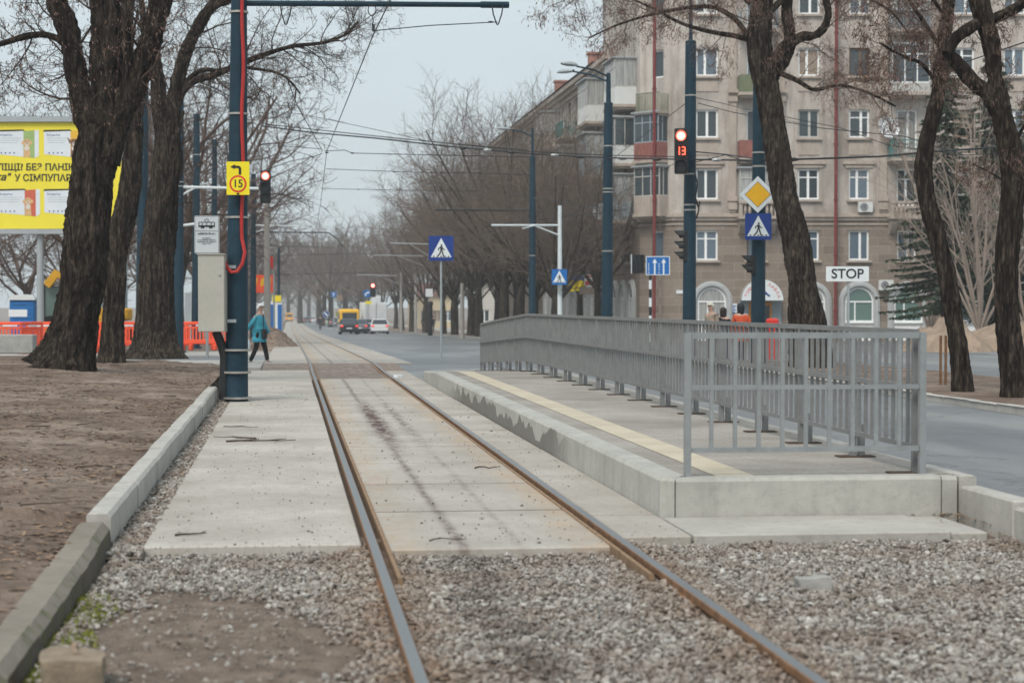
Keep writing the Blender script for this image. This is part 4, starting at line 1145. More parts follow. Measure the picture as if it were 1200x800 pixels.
# right side poles
p2, b2, t2 = steel_pole(623.5, 624, 80, 184, .33, .24, 'slim blue steel pole standing among the bare lime trees', mast=(150, .06), bands=(300,))
lamp_head(p2, P(624, 160, 80), P(598, 152, 79.5))
p3, b3, t3 = steel_pole(711, 713, 54, 122, .36, .25, 'blue steel pole with two lamp arms in front of the corner balconies', mast=(86, .075), bands=(172, 222, 226, 295))
lamp_head(p3, P(713, 90, 54), P(676, 78, 53)); lamp_head(p3, P(713, 96, 54), P(672, 84, 55))
p4, b4, t4 = steel_pole(807.5, 809.5, 48, 50, .36, .28, 'blue steel pole carrying the red traffic light with the number 13', mast=(-70, .05), bands=(113, 205, 241, 247))
mb = MB(); mb.bar(P(802, 9, 48), P(824, 12, 48), .05); mb.build('cross_arm', M['bluepole'], p4)
mb = MB(); mb.tube([P(814, 200, 47.8), P(817, 215, 47.7), P(815, 232, 47.7), P(819, 245, 47.7), P(816, 256, 47.8)], .022, 6); mb.tube([P(814, 240, 47.8), P(820, 236, 47.7), P(818, 250, 47.7)], .018, 6); mb.build('cable_loop', M['black'], p4)
p5, b5, t5 = steel_pole(888.5, 889.5, 44, 60, .36, .28, 'blue steel pole carrying the yellow diamond and the crossing sign', bands=(180, 196))
# left poles behind the trees
steel_pole(208.5, 211, 62, 80, .37, .24, 'thick blue steel pole close behind the third old tree', bands=(214, 219), dz=.1)
steel_pole(229, 230.5, 72, 135, .33, .24, 'blue steel pole seen above the tram stop plate', bands=(182,), dz=.1)
steel_pole(250.5, 251.5, 85, 165, .33, .22, 'farther blue steel pole behind the beige cabinet', dz=.1)
steel_pole(166, 168, 58, 92, .40, .30, 'dark blue steel pole hidden between the second and third old trees', dz=.1)
steel_pole(296.5, 297, 95, 205, .34, .24, 'blue steel pole right behind the walking woman', dz=.05)
# grey concrete mast
q = WG(313.5, 92, .05); s = thing('concrete_pole', q, 'pale grey concrete lamp pole by the orange banner', 'pole')
mb = MB(); mb.tube([q, P(312.5, 236, 92)], [.19, .13], 10); mb.build('shaft', mat('pale_pole_concrete', (.34, .32, .295), .9, .15, 2), s, smooth=True)
# thin white cantilevers on the left poles
def cant(px0, py0, px1, py1, D, label, parent_px=None, strut=(0.25, 14)):
    a, b = P(px0, py0, D), P(px1, py1, D)
    s = thing('cable_bracket', a, label, 'bracket', 'overhead line brackets')
    mb = MB(); mb.tube([a, b], .045, 8); mb.build('tube', M['whitepole'], s)
    mb = MB(); mb.tube([a - Vector((0, 0, strut[1] * D / F)), a.lerp(b, strut[0])], .032, 8); mb.build('strut', M['whitepole'], s)
cant(205, 219, 303, 221, 62, 'white tubular bracket holding the small red traffic light')
cant(294, 264, 345, 265, 95, 'pale overhead line bracket behind the walking woman', strut=(.55, 10))
cant(208, 186, 180, 188, 62, 'short white bracket above the third old tree fork')
cant(250, 214, 225, 218, 85, 'short white bracket behind the tram stop plate')
cant(208, 265, 232, 262, 62, 'short white bracket beside the tram stop plate')
# white pole with arm and crossing sign
q = WG(656, 73, .1); s = thing('crossing_sign', q, 'brighter blue pedestrian crossing sign on a white pole with a side arm', 'sign', 'pedestrian crossing signs')
mb = MB(); mb.tube([q, P(656, 241, 73)], [.10, .075], 10); mb.build('post', M['whitepole'], s, smooth=True)
mb = MB(); mb.tube([P(656, 264, 73), P(576, 264, 72)], .04, 8); mb.tube([P(656, 276, 73), P(628, 265, 72.6)], .032, 8); mb.tube([P(630, 263, 72.6), P(612, 268, 72.5)], .03, 6); mb.build('side_arm', M['whitepole'], s)
mb = MB(); mb.cyl(P(656, 338, 72.8), P(656, 341, 72.8), .09, n=10); mb.build('band', BAND, s)
crossing_sign(s, face_at(655.5, 324.5, 72.7), 18 * 73 / F, 'signblue2')

# traffic lights
def traffic_light(f, w, h, label, lit=0, number=None, mount=None, body=True):
    """three lamp head drawn on face f (centre), width w, height h; lit = index from the top"""
    s = thing('traffic_light', f.c, label, 'traffic light', 'traffic lights')
    mb = MB(); f.poly(mb, rrect(w, h, w * .12), -w * .55, w * .55); mb.build('housing', M['black'], s)
    for k in range(3):
        y = h / 3 * (1 - k); r = w * .38
        if k == lit:
            mb = MB(); f.disc(mb, 0, y, r, .002, .012); lp = mb.build('lamp', M['lampred'], s)
            mb = MB(); f.disc(mb, 0, y, r * .72, .014, .006); mb.build('bright_centre', M['lampcore'], lp)
        else:
            mb = MB(); f.disc(mb, 0, y, r, .002, .006); mb.build('lamp', M['greyglass'], s)
        mb = MB(); rows = []
        for i in range(13):
            a = rad(-20 + 220 * i / 12); c, d = math.cos(a), math.sin(a)
            rows.append([f.p(r * 1.08 * c, y + r * 1.08 * d, .004), f.p(r * 1.08 * c, y + r * 1.08 * d, w * (.30 + .42 * max(0, d))), f.p(r * 1.14 * c, y + r * 1.14 * d, w * (.30 + .42 * max(0, d))), f.p(r * 1.14 * c, y + r * 1.14 * d, .004)])
        mb.grid(rows); mb.build('visor', M['black'], s)
    if number:
        mb = MB(); x = -.0; digits7(mb, f, number, h * .0, w * .62, .06); mb.build('countdown', M['digit'], s)
    if mount is not None:
        mb = MB()
        for yy in (h * .38, -h * .38): mb = MB(); mb.bar(f.p(0, yy, -w * .4), Vector((mount.x, mount.y, f.p(0, yy, 0).z)), .035); mb.build('bracket', M['black'], s)
    return s
SEG = {'1': 'bc', '3': 'abgcd', '5': 'afgcd'}
def digits7(mb, f, txt, yc, hh, d):
    wd_ = hh * .42; t = hh * .12; x = -(len(txt) * wd_ + (len(txt) - 1) * hh * .10) / 2 + wd_ / 2 - hh * .08
    for ch in txt:
        S = {'a': (-wd_ / 2, hh / 2 - t, wd_ / 2, hh / 2), 'd': (-wd_ / 2, -hh / 2, wd_ / 2, -hh / 2 + t), 'g': (-wd_ / 2, -t / 2, wd_ / 2, t / 2),
             'b': (wd_ / 2 - t, 0.02 * hh, wd_ / 2, hh / 2), 'c': (wd_ / 2 - t, -hh / 2, wd_ / 2, -.02 * hh), 'f': (-wd_ / 2, 0, -wd_ / 2 + t, hh / 2)}
        for q in SEG[ch]:
            a = S[q]; f.rect(mb, x + a[0], yc + a[1], x + a[2], yc + a[3], d + (0.003 if q in 'agd' else 0), .004)
        x += wd_ + hh * .26
M['greyglass'] = NT('unlit_lens').set('Base Color', (0.06, 0.068, 0.07)).set('Roughness', 0.25).m
k = 47.2 / F
traffic_light(face_at(798, 177, 47.2, rad(-6)), 15.5 * k, 53 * k, 'traffic light on the blue pole showing red above a lit red 13', 0, '13', P(808, 177, 48))
k = 58 / F
traffic_light(face_at(311, 219, 58, rad(4)), 12 * k, 38 * k, 'small three lamp traffic light glowing red under a bare branch', 0)
def side_light(px, py0, py1, D, n, label):
    """traffic light seen from its side, visors pointing to the left"""
    s = thing('traffic_light', P(px, (py0 + py1) / 2, D), label, 'traffic light', 'traffic lights')
    k = D / F; h = (py1 - py0) * k; f = Face(P(px, (py0 + py1) / 2, D), FW, -RT)
    mb = MB(); f.poly(mb, rrect(.30, h, .03), -.16, .16); mb.build('housing', M['black'], s)
    for i in range(n):
        y = h / n * (i - (n - 1) / 2); r = .12; mb = MB(); rows = []
        for j in range(15):
            a = rad(-25 + 230 * j / 14); c, d = math.cos(a), math.sin(a); L = .10 + .14 * max(0, d)
            rows.append([f.p(r * c, y + r * d, .0), f.p(r * c * .95, y + r * d * .95, L), f.p(r * c * 1.08, y + r * d * 1.08, L), f.p(r * c * 1.12, y + r * d * 1.12, .0)])
        mb.grid(rows); mb.build('visor', M['black'], s)
        mb = MB(); f.disc(mb, 0, y, .1, .002, .006); mb.build('lamp', M['greyglass'], s)
side_light(801, 270, 307, 48, 3, 'side view traffic light low on the blue pole under the red 13')
side_light(881, 300, 322, 44, 2, 'small side view traffic light under the crossing sign on the pole')
# far red traffic light above the cars
k = 190 / F
s = traffic_light(face_at(437, 340, 186, 0), 6 * k, 16 * k, 'distant red traffic light hanging above the waiting cars', 0)

# diamond + crossing sign on p5
s = thing('priority_sign', P(888, 228, 43.6), 'yellow and white priority road diamond on the blue pole', 'sign')
k = 43.6 / F; f = face_at(888, 228, 43.6)
def diamond(r): return [(0, -r), (r, 0), (0, r), (-r, 0)]
mb = MB(); f.poly(mb, diamond(21.5 * k), 0, .012); mb.build('plate', M['signwhite'], s)
f = Face(f.p(0, 0, .012), RT, -FW)
mb = MB(); f.poly(mb, diamond(15.4 * k), .001); mb.build('thin_outline', M['inkgrey'], s)
mb = MB(); f.poly(mb, diamond(14.6 * k), .004); mb.build('yellow_field', M['signorange'], s)
s = thing('crossing_sign', P(888.5, 265, 43.6), 'blue pedestrian crossing sign fixed under the yellow diamond', 'sign', 'pedestrian crossing signs')
crossing_sign(s, face_at(888.5, 265.5, 43.62), 31 * k, 'signblue')
# STOP plate
D = 40; k = D / F; b = W(994, D, .14)
s = thing('stop_line_sign', b, 'white rectangular plate lettered STOP on a thin post behind the railing', 'sign')
mb = MB(); mb.cyl(b, (b.x, b.y, P(994, 318, D).z), .028, n=10); mb.build('post', M['greymetal'], s, smooth=True)
f = face_at(993, 321, D - .04, rad(2)); plate(s, f, 50.5 * k, 17.5 * k, M['signwhite'], r=.02, th=.012)
f = Face(f.p(0, 0, .012), f.e, -FW); mb = MB(); f.text(mb, 'STOP', 0, -.003, .285, .004, 1.02, bold=.0035)
mb.build('lettering', M['ink'], s)
# lane direction sign with a black covered plate
D = 66; k = D / F; b = WG(766, D, .08)
s = thing('lane_sign', b, 'blue lane sign with two white arrows on a black and white striped post', 'sign')
mb = MB(); pole = [P(775, 0, D)];
zt = P(766, 318, D).z
for i in range(9):
    z0 = b.z + (zt - b.z) * i / 9; z1 = b.z + (zt - b.z) * (i + 1) / 9
    mb.cyl((b.x - .12, b.y, z0), (b.x - .12, b.y, z1), .05, n=10, mi=i % 2)
mb.build('post', [M['ink'], M['signwhite']], s)
f = face_at(771, 311.3, D - .1, rad(-8)); w, h = 28 * k, 22 * k
plate(s, f, w, h, M['signwhite'], r=.03, th=.015)
f2 = Face(f.p(0, 0, .015), f.e, -FW); mb = MB(); f2.poly(mb, rrect(w * .94, h * .92, .02), .001); mb.build('blue_field', M['signblue2'], s)
for x in (-.13 * w, .24 * w):
    mb = MB(); f2.rect(mb, x - .03 * w, -h * .46, x + .03 * w, h * .18, .005); f2.poly(mb, [(x - .1 * w, h * .15), (x + .1 * w, h * .15), (x, h * .38)], .0055); mb.build('arrow', M['signwhite'], s)
mb = MB()
for x in (-.38 * w, .05 * w):
    for y in (-.40, -.25, -.10, .04): f2.rect(mb, x - .015 * w, h * y, x + .015 * w, h * (y + .09), .005)
mb.build('lane_dashes', M['signwhite'], s)
s = thing('covered_sign', P(748, 309, D), 'sign plate wrapped in black film beside the blue lane sign', 'sign')
f = face_at(748, 309.5, D - .1, rad(10)); mb = MB(); rows = []
for i in range(9):
    y = (i / 8 - .5) * 22 * k; rows.append([f.p((j / 8 - .5) * 15 * k * (1 + .05 * math.sin(i * 1.3)), y, .03 * math.sin(j * 2.1 + i * .7) + .02) for j in range(9)])
mb.grid(rows); f.poly(mb, [(-.22, -.3), (.22, -.3), (.22, .3), (-.22, .3)], -.03, .02); mb.build('film', M['black'], s)
mb = MB(); f.rect(mb, -.26, -.33, -.235, .34, -.02, .03); mb.build('frame', M['signwhite'], s)
# short brown marker posts on the tree strip
for px, lb in ((1103, 'thin rusty marker stake nearer the railing'), (1109, 'thin rusty marker stake nearer the leaning tree')):
    q = W(px - .5, 31.5, .13); mb = MB(); mb.bar(q, (q.x, q.y, P(px, 393, 31.5).z), .035); o = mb.build('marker_stake', M['rust'], org=q); tag(o, lb, 'stake', 'stakes on the tree strip')
# ================================================================== trees
class Tubes:
    """fast accumulator for many thin tapering tubes"""
    def __init__(s): s.V = []; s.F = []; s.n = 0
    def add(s, pts, rr, n=3):
        P_ = np.asarray(pts, dtype=float); m = len(P_); rr = np.asarray(rr, dtype=float)
        T = np.gradient(P_, axis=0); T /= (np.linalg.norm(T, axis=1, keepdims=True) + 1e-9)
        ref = np.array([0.0, 0, 1]) if abs(T[0][2]) < .9 else np.array([1.0, 0, 0])
        U = np.cross(T, ref); U /= (np.linalg.norm(U, axis=1, keepdims=True) + 1e-9); Wv = np.cross(T, U)
        a = 2 * np.pi * np.arange(n) / n
        R = P_[:, None, :] + rr[:, None, None] * (U[:, None, :] * np.cos(a)[None, :, None] + Wv[:, None, :] * np.sin(a)[None, :, None])
        s.V.append(R.reshape(-1, 3))
        i = np.arange(m - 1)[:, None] * n; k = np.arange(n)[None, :]; k2 = (k + 1) % n
        s.F.append(np.stack([i + k, i + k2, i + n + k2, i + n + k], -1).reshape(-1, 4) + s.n); s.n += m * n
    def build(s, name, m, parent, o3):
        V = np.concatenate(s.V) - np.array(o3); Fc = np.concatenate(s.F)
        me = bpy.data.meshes.new(name); me.vertices.add(len(V)); me.vertices.foreach_set('co', V.ravel())
        me.loops.add(Fc.size); me.loops.foreach_set('vertex_index', Fc.ravel().astype(np.int32))
        me.polygons.add(len(Fc)); me.polygons.foreach_set('loop_start', (np.arange(len(Fc)) * 4).astype(np.int32))
        me.polygons.foreach_set('use_smooth', np.ones(len(Fc), dtype=bool)); me.update(calc_edges=True)
        me.materials.append(m); o = bpy.data.objects.new(name, me); COL.objects.link(o)
        if parent is not None: o.parent = parent; 
        ORG[o.name] = Vector(o3); return o
def branch(T, rng, p, d, L, r, lv, cfg, ends=None, n_sides=None):
    """grow one branch with its side branches; cfg: per level dict"""
    c = cfg[min(lv, len(cfg) - 1)]
    m = c.get('seg', 5); pts = [Vector(p)]; d = Vector(d).normalized(); st = L / m; dirs = [d.copy()]
    for i in range(m):
        d = d + Vector((rng.gauss(0, 1), rng.gauss(0, 1), rng.gauss(0, 1))) * c.get('wob', .12) + Vector((0, 0, c.get('up', .05)))
        d.normalize(); pts.append(pts[-1] + d * st); dirs.append(d.copy())
    tip = c.get('tip', .35); rr = [r * (1 - (1 - tip) * (i / m)) for i in range(m + 1)]
    c.get('acc', T).add([tuple(q) for q in pts], rr, c.get('n', 3))
    if lv >= len(cfg) - 1:
        if ends is not None: ends.append((pts[-1], d))
        return
    k = c['kids']; k = int(k) + (1 if rng.random() < k - int(k) else 0)
    ph0 = rng.uniform(0, 6.28)
    for j in range(k):
        t = c.get('from', .25) + (1 - c.get('from', .25)) * (j + rng.random() * .8) / k; t = min(t, .99)
        i = min(m - 1, int(t * m)); fr = t * m - i; q = pts[i].lerp(pts[i + 1], fr); dd = dirs[i]
        a = ph0 + j * 2.4 + rng.uniform(-.4, .4); u = dd.orthogonal().normalized(); w = dd.cross(u)
        ang = rad(rng.uniform(*c.get('ang', (25, 60))))
        nd = dd * math.cos(ang) + (u * math.cos(a) + w * math.sin(a)) * math.sin(ang)
        if c.get('flat'): nd.z *= (1 - c['flat'])
        branch(T, rng, q, nd, L * c.get('len', .6) * rng.uniform(.7, 1.2) * (1 - .35 * t), max(c.get('rmin', .004), (rr[i] * c.get('rk', .6)) * rng.uniform(.8, 1.1)), lv + 1, cfg, ends)
def furrowed(pts, rr, nside=64, ring=0.035, amp=0.05, seed=0, flare=0.0, fr=6.0):
    """trunk skin with deep vertical bark furrows; returns MB"""
    pts = [Vector(p) for p in pts]; dense = []; rad_ = []
    # Catmull-Rom through the points
    n = len(pts)
    for i in range(n - 1):
        p0, p1, p2, p3 = pts[max(0, i - 1)], pts[i], pts[i + 1], pts[min(n - 1, i + 2)]
        m = max(2, int((p2 - p1).length / ring))
        for k in range(m):
            t = k / m; t2 = t * t; t3 = t2 * t
            dense.append(((p1 * 2) + (p2 - p0) * t + (p0 * 2 - p1 * 5 + p2 * 4 - p3) * t2 + (p1 * 3 - p0 - p2 * 3 + p3) * t3) * .5)
            s_ = t * t * (3 - 2 * t); rad_.append(rr[i] + (rr[i + 1] - rr[i]) * s_)
    dense.append(pts[-1]); rad_.append(rr[-1])
    up = Vector((1, 0, 0)); rows = []; L = 0
    for i, c in enumerate(dense):
        t = (dense[min(i + 1, len(dense) - 1)] - dense[max(i - 1, 0)]).normalized()
        u = (up - t * up.dot(t)).normalized(); w = t.cross(u)
        if i: L += (c - dense[i - 1]).length
        row = []
        for k in range(nside):
            a = 2 * math.pi * k / nside; R = rad_[i]
            ca, sa = math.cos(a), math.sin(a)
            tw = a + 0.25 * math.sin(L * 1.1 + seed)
            q = Vector((math.cos(tw) * R * fr * 1.5, math.sin(tw) * R * fr * 1.5, L * 1.35 + seed * 7))
            q2 = q + Vector((mn.noise(q * .5) * 1.2, 0, 0))
            f = 1 - abs(mn.noise(q2)) * 2.6; f2 = 1 - abs(mn.noise(Vector((q2.x * 2.3, q2.y * 2.3, q2.z * 5.0)))) * 2.8
            big = mn.noise(Vector((ca * 1.1, sa * 1.1, L * .7 + seed)))
            fl = flare * math.exp(-L * 3.0) * (1 + .8 * mn.noise(Vector((ca * 2.2, sa * 2.2, seed * 3.1))))
            rr_ = R * (1 + .16 * big + fl) - amp * (1 - max(0, f)) * .9 - amp * .35 * (1 - max(0, f2)) + amp * .5
            row.append(c + (u * ca + w * sa) * rr_)
        rows.append(row)
    mb = MB(); mb.grid(rows, closed=True)
    return mb, dense, rad_
def mb_join(a, b):
    for V in b.v: a.v.append(V)
    a.f += [[i + a.n for i in f] for f in b.f]; a.m += b.m; a.n += b.n
def near_tree(name, label, base_loc, D, limbs, cfg, seed, kidspec, mbark='bark', mtwig='twig', pods=None, cat='tree', group=None, amp=.05, flare=.35, grow_from=0.35, drop=None):
    """limbs: list of [(px,py,width px, ddepth)...]; the first is the trunk. kidspec: per limb (number, length, radius)"""
    rt = thing(name, base_loc, label, cat, group); rng = random.Random(seed); tr = MB(); T = Tubes(); ends = []; thin = Tubes()
    for li, L in enumerate(limbs):
        pts = [P(a[0], a[1], D + (a[3] if len(a) > 3 else 0)) for a in L]; rr = [a[2] * D / F / 2 for a in L]
        if li == 0: pts[0].z -= .06
        if max(rr) > .05:
            m, dn, rd = furrowed(pts, rr, 88 if li == 0 and rr[0] > .2 else (48 if rr[0] > .12 else 20), .03 if rr[0] > .12 else .05, min(amp, rr[-1] * .35 + .004) if rr[0] < .15 else amp, seed + li, flare if li == 0 else 0, 6 if rr[0] > .12 else 12)
            mb_join(tr, m)
        else:
            m, dn, rd = furrowed(pts, rr, 8, .06, .002, seed + li); mb_join(tr, m)
        k, ln, r = kidspec[li] if li < len(kidspec) else kidspec[-1]
        for j in range(k):
            t = grow_from + (1 - grow_from) * (j + rng.random()) / max(1, k) if li == 0 else .12 + .88 * (j + rng.random()) / max(1, k)
            t = min(t, .985); i = int(t * (len(dn) - 1)); tan = (dn[min(i + 1, len(dn) - 1)] - dn[max(i - 1, 0)]).normalized()
            a = rng.uniform(0, 6.28); u = tan.orthogonal().normalized(); w = tan.cross(u); ang = rad(rng.uniform(35, 75))
            nd = tan * math.cos(ang) + (u * math.cos(a) + w * math.sin(a)) * math.sin(ang)
            branch(T, rng, dn[i], nd, ln * rng.uniform(.6, 1.25), min(r, rd[i] * .7) * rng.uniform(.7, 1.1), 0, cfg, ends)
    bm_ = tr.build('trunk', M[mbark], rt, smooth=True, sharp=180)
    if T.n: T.build('crown', M[mtwig], rt, ORG[rt.name])
    if pods and ends:
        pm = MB()
        for (q, d) in ends:
            if rng.random() > pods[0]: continue
            for _ in range(rng.randint(1, pods[1])):
                s = rng.uniform(.045, .10); c = q + Vector((rng.gauss(0, .07), rng.gauss(0, .07), rng.gauss(0, .07))); v = Vector((rng.gauss(0, .35), rng.gauss(0, .35), -1)).normalized() * s
                u = v.orthogonal().normalized() * s * rng.uniform(.10, .16); b_ = Vector((rng.gauss(0, .015), rng.gauss(0, .015), 0))
                pm.add([c, c + v * .5 + u + b_, c + v, c + v * .5 - u + b_], [(0, 1, 2, 3)])
        pm.build('seed_pods', M['pods'], rt)
    return rt
LOC = [dict(seg=6, wob=.20, up=.03, kids=6, ang=(25, 70), len=.55, rk=.55, n=5, **{'from': .2}), dict(seg=5, wob=.24, up=.02, kids=5, ang=(25, 70), len=.55, rk=.55, n=4, rmin=.005),
       dict(seg=4, wob=.26, up=.0, kids=4, ang=(25, 70), len=.6, rk=.6, n=3, rmin=.0035), dict(seg=3, wob=.25, up=-.02, n=3, tip=.5, rmin=.0035)]
LOCD = [dict(c) for c in LOC]; LOCD[2]['kids'] = 5
b1 = G(72, 430, .36); D1 = b1.dot(FW)
near_tree('locust_tree', 'massive furrowed old locust tree forking into three great limbs', b1, D1, [
    [(72, 431, 66), (82, 405, 56), (92, 360, 52), (99, 300, 52), (104, 240, 50), (110, 190, 48), (116, 160, 46), (119, 148, 38)],
    [(110, 185, 30), (103, 150, 27), (94, 110, 25), (86, 70, 24), (79, 35, 24), (66, 0, 24), (52, -40, 22), (40, -90, 16)],
    [(122, 185, 34), (124, 140, 34), (124, 100, 36), (124, 60, 37), (124, 20, 37), (123, -20, 36), (122, -70, 32), (120, -120, 24)],
    [(122, 190, 34), (134, 150, 32), (150, 115, 30), (162, 85, 28), (173, 55, 27), (184, 20, 26), (192, -15, 25), (205, -60, 22), (218, -110, 15)],
    [(77, 52, 9), (64, 44, 8.5), (45, 40.5, 8), (22, 45, 7.5), (0, 52, 7), (-25, 60, 6), (-50, 66, 4)],
    [(150, 118, 9, -.2), (147, 85, 8, -.25), (151, 45, 7, -.25), (145, 5, 6, -.2), (140, -40, 5)],
], LOC, 21, [(0, 1, .01), (9, 1.3, .028), (5, 1.2, .03), (11, 1.4, .032), (12, .95, .018), (5, .8, .016)], 'bark', 'twig', (.25, 3), amp=.075, flare=.42)
b2_ = G(131, 421, .34); D2 = b2_.dot(FW)
near_tree('locust_tree', 'slimmer curved old locust tree squeezed between two thicker trunks', b2_, D2, [
    [(131, 422, 27), (133, 390, 25), (135, 340, 25), (137, 300, 25), (143, 265, 27), (152, 225, 24), (155, 190, 22), (157, 150, 22), (152, 110, 20), (147, 60, 17), (150, 10, 14), (158, -50, 10)],
    [(157, 165, 10), (166, 120, 9), (171, 70, 8), (168, 20, 7), (160, -40, 5)],
], LOC, 33, [(8, 1.2, .025), (7, 1.0, .02)], 'bark2', 'twig', (.2, 2), amp=.045, flare=.25, grow_from=.6)
b3_ = G(181, 416, .31); D3 = b3_.dot(FW)
near_tree('locust_tree', 'broad flared old locust trunk with limbs arching over the blue pole', b3_, D3, [
    [(181, 417, 50), (181, 395, 44), (182, 350, 42), (184, 300, 40), (188, 260, 38), (193, 215, 34), (196, 175, 32), (196, 145, 26)],
    [(194, 175, 22), (188, 130, 19), (184, 90, 16), (180, 50, 14), (182, 10, 11), (190, -40, 8)],
    [(198, 170, 19), (204, 120, 17), (212, 80, 16), (225, 45, 15), (243, 15, 13), (258, 3, 12), (285, -8, 9), (320, -20, 6)],
    [(204, 135, 10), (214, 108, 9.5), (228, 95, 9), (250, 88, 8), (270, 80, 7), (300, 68, 6), (340, 55, 5), (380, 50, 4), (405, 40, 3), (420, 25, 2)],
    [(206, 118, 6), (222, 92, 5.5), (240, 82, 5), (262, 84, 4), (290, 80, 3.5), (330, 88, 2.5), (352, 110, 2)],
    [(196, 240, 9), (206, 215, 8), (212, 190, 6), (208, 160, 5), (215, 130, 4)],
], LOC, 47, [(4, .9, .02), (9, 1.4, .025), (14, 1.8, .025), (34, 1.35, .018), (18, 1.0, .013), (5, .6, .012)], 'bark2', 'twig', (.12, 2), amp=.05, flare=.5)
# right side
DR1 = 40.0; bR = W(958, DR1, .12)
near_tree('locust_tree', 'leaning locust tree with two stems and a brown podded crown before the facade', bR, DR1, [
    [(960, 452, 36), (958, 420, 35), (952, 380, 34), (940, 330, 32), (932, 280, 31), (922, 240, 30), (915, 200, 29), (907, 150, 29), (900, 110, 30), (893, 80, 30), (889, 45, 28), (893, 5, 25), (897, -50, 20), (900, -110, 14)],
    [(936, 452, 24, .6), (935, 400, 23, .6), (935, 350, 22, .6), (933, 300, 20, .5), (930, 270, 17, .3)],
    [(903, 85, 17), (915, 60, 13), (935, 45, 12), (958, 40, 9), (970, 20, 8), (966, -20, 6), (975, -70, 4)],
    [(903, 95, 16, .1), (925, 55, 14, .2), (922, 10, 14, .2), (930, -50, 11, .2)],
    [(884, 60, 8), (868, 30, 7), (850, 15, 6), (830, 8, 5), (800, 10, 4), (760, 18, 3.2), (722, 30, 2.5), (690, 45, 2)],
    [(886, 50, 7), (860, 42, 6), (835, 38, 5), (800, 28, 4), (765, 10, 3), (730, -5, 2)],
    [(912, 85, 7), (935, 95, 6), (955, 105, 5), (985, 100, 4), (1020, 110, 3), (1050, 125, 2)],
    [(897, 20, 8), (925, -5, 7), (965, -15, 6), (1010, -5, 4), (1045, 15, 3), (1065, 40, 2)],
    [(880, 5, 7), (850, -20, 6), (800, -30, 5), (750, -25, 4), (700, -12, 3), (660, 0, 2)],
], LOCD, 61, [(8, 1.5, .02), (0, 1, .01), (9, 1.2, .016), (6, 1.2, .02), (11, 1.1, .012), (8, 1.1, .011), (10, 1.1, .012), (11, 1.2, .012), (11, 1.2, .012)], 'bark2', 'twigred', (.62, 3), amp=.045, flare=.2, grow_from=.72)
bR2 = G(1128, 458, .13); DR2 = bR2.dot(FW)
near_tree('locust_tree', 'slender locust tree leaning over the dirt strip beside the sand heap', bR2, DR2, [
    [(1128, 459, 25), (1126, 430, 22), (1119, 380, 21), (1110, 330, 21), (1100, 285, 20), (1090, 250, 19), (1084, 220, 19), (1082, 190, 19), (1090, 150, 18), (1099, 110, 17), (1104, 75, 18), (1108, 40, 16), (1112, 0, 15), (1115, -60, 12)],
    [(1100, 100, 5), (1080, 75, 4.5), (1068, 70, 4), (1050, 62, 3), (1030, 50, 2.2)],
    [(1104, 60, 6), (1085, 30, 5), (1065, 0, 4), (1050, -30, 3)],
    [(1108, 20, 5), (1085, -10, 4), (1060, -30, 3)],
], LOCD, 73, [(5, .9, .012), (8, .7, .008), (8, .8, .008), (8, .8, .008)], 'bark', 'twigred', (.55, 3), amp=.028, flare=.25, grow_from=.72)
bR3 = G(1191, 464, .13); DR3 = bR3.dot(FW)
near_tree('locust_tree', 'tall sinuous locust tree with a heavy crossing limb near the frame edge', bR3, DR3, [
    [(1192, 465, 33), (1187, 430, 29), (1181, 380, 27), (1179, 330, 26), (1181, 290, 26), (1184, 250, 26), (1187, 215, 26), (1184, 180, 27), (1178, 150, 25), (1171, 120, 22), (1166, 90, 19), (1163, 60, 19), (1156, 30, 20), (1147, 0, 22), (1138, -40, 20)],
    [(1172, 135, 19), (1158, 110, 18), (1142, 98, 17), (1128, 82, 16), (1114, 66, 15), (1107, 58, 12)],
    [(1110, 62, 13, -.1), (1119, 46, 14, -.1), (1132, 36, 14, -.1), (1148, 27, 14), (1168, 21, 13), (1186, 12, 13), (1205, 0, 12), (1240, -20, 9)],
    [(1180, 215, 3), (1165, 205, 2.6), (1150, 197, 2.2), (1140, 192, 1.6)],
    [(1188, 170, 5), (1205, 140, 4), (1230, 110, 3)],
], LOC, 87, [(4, .8, .012), (5, .6, .008), (8, .8, .01), (5, .5, .005), (4, .6, .006)], 'bark', 'twigred', (.4, 2), amp=.035, flare=.35, grow_from=.7)

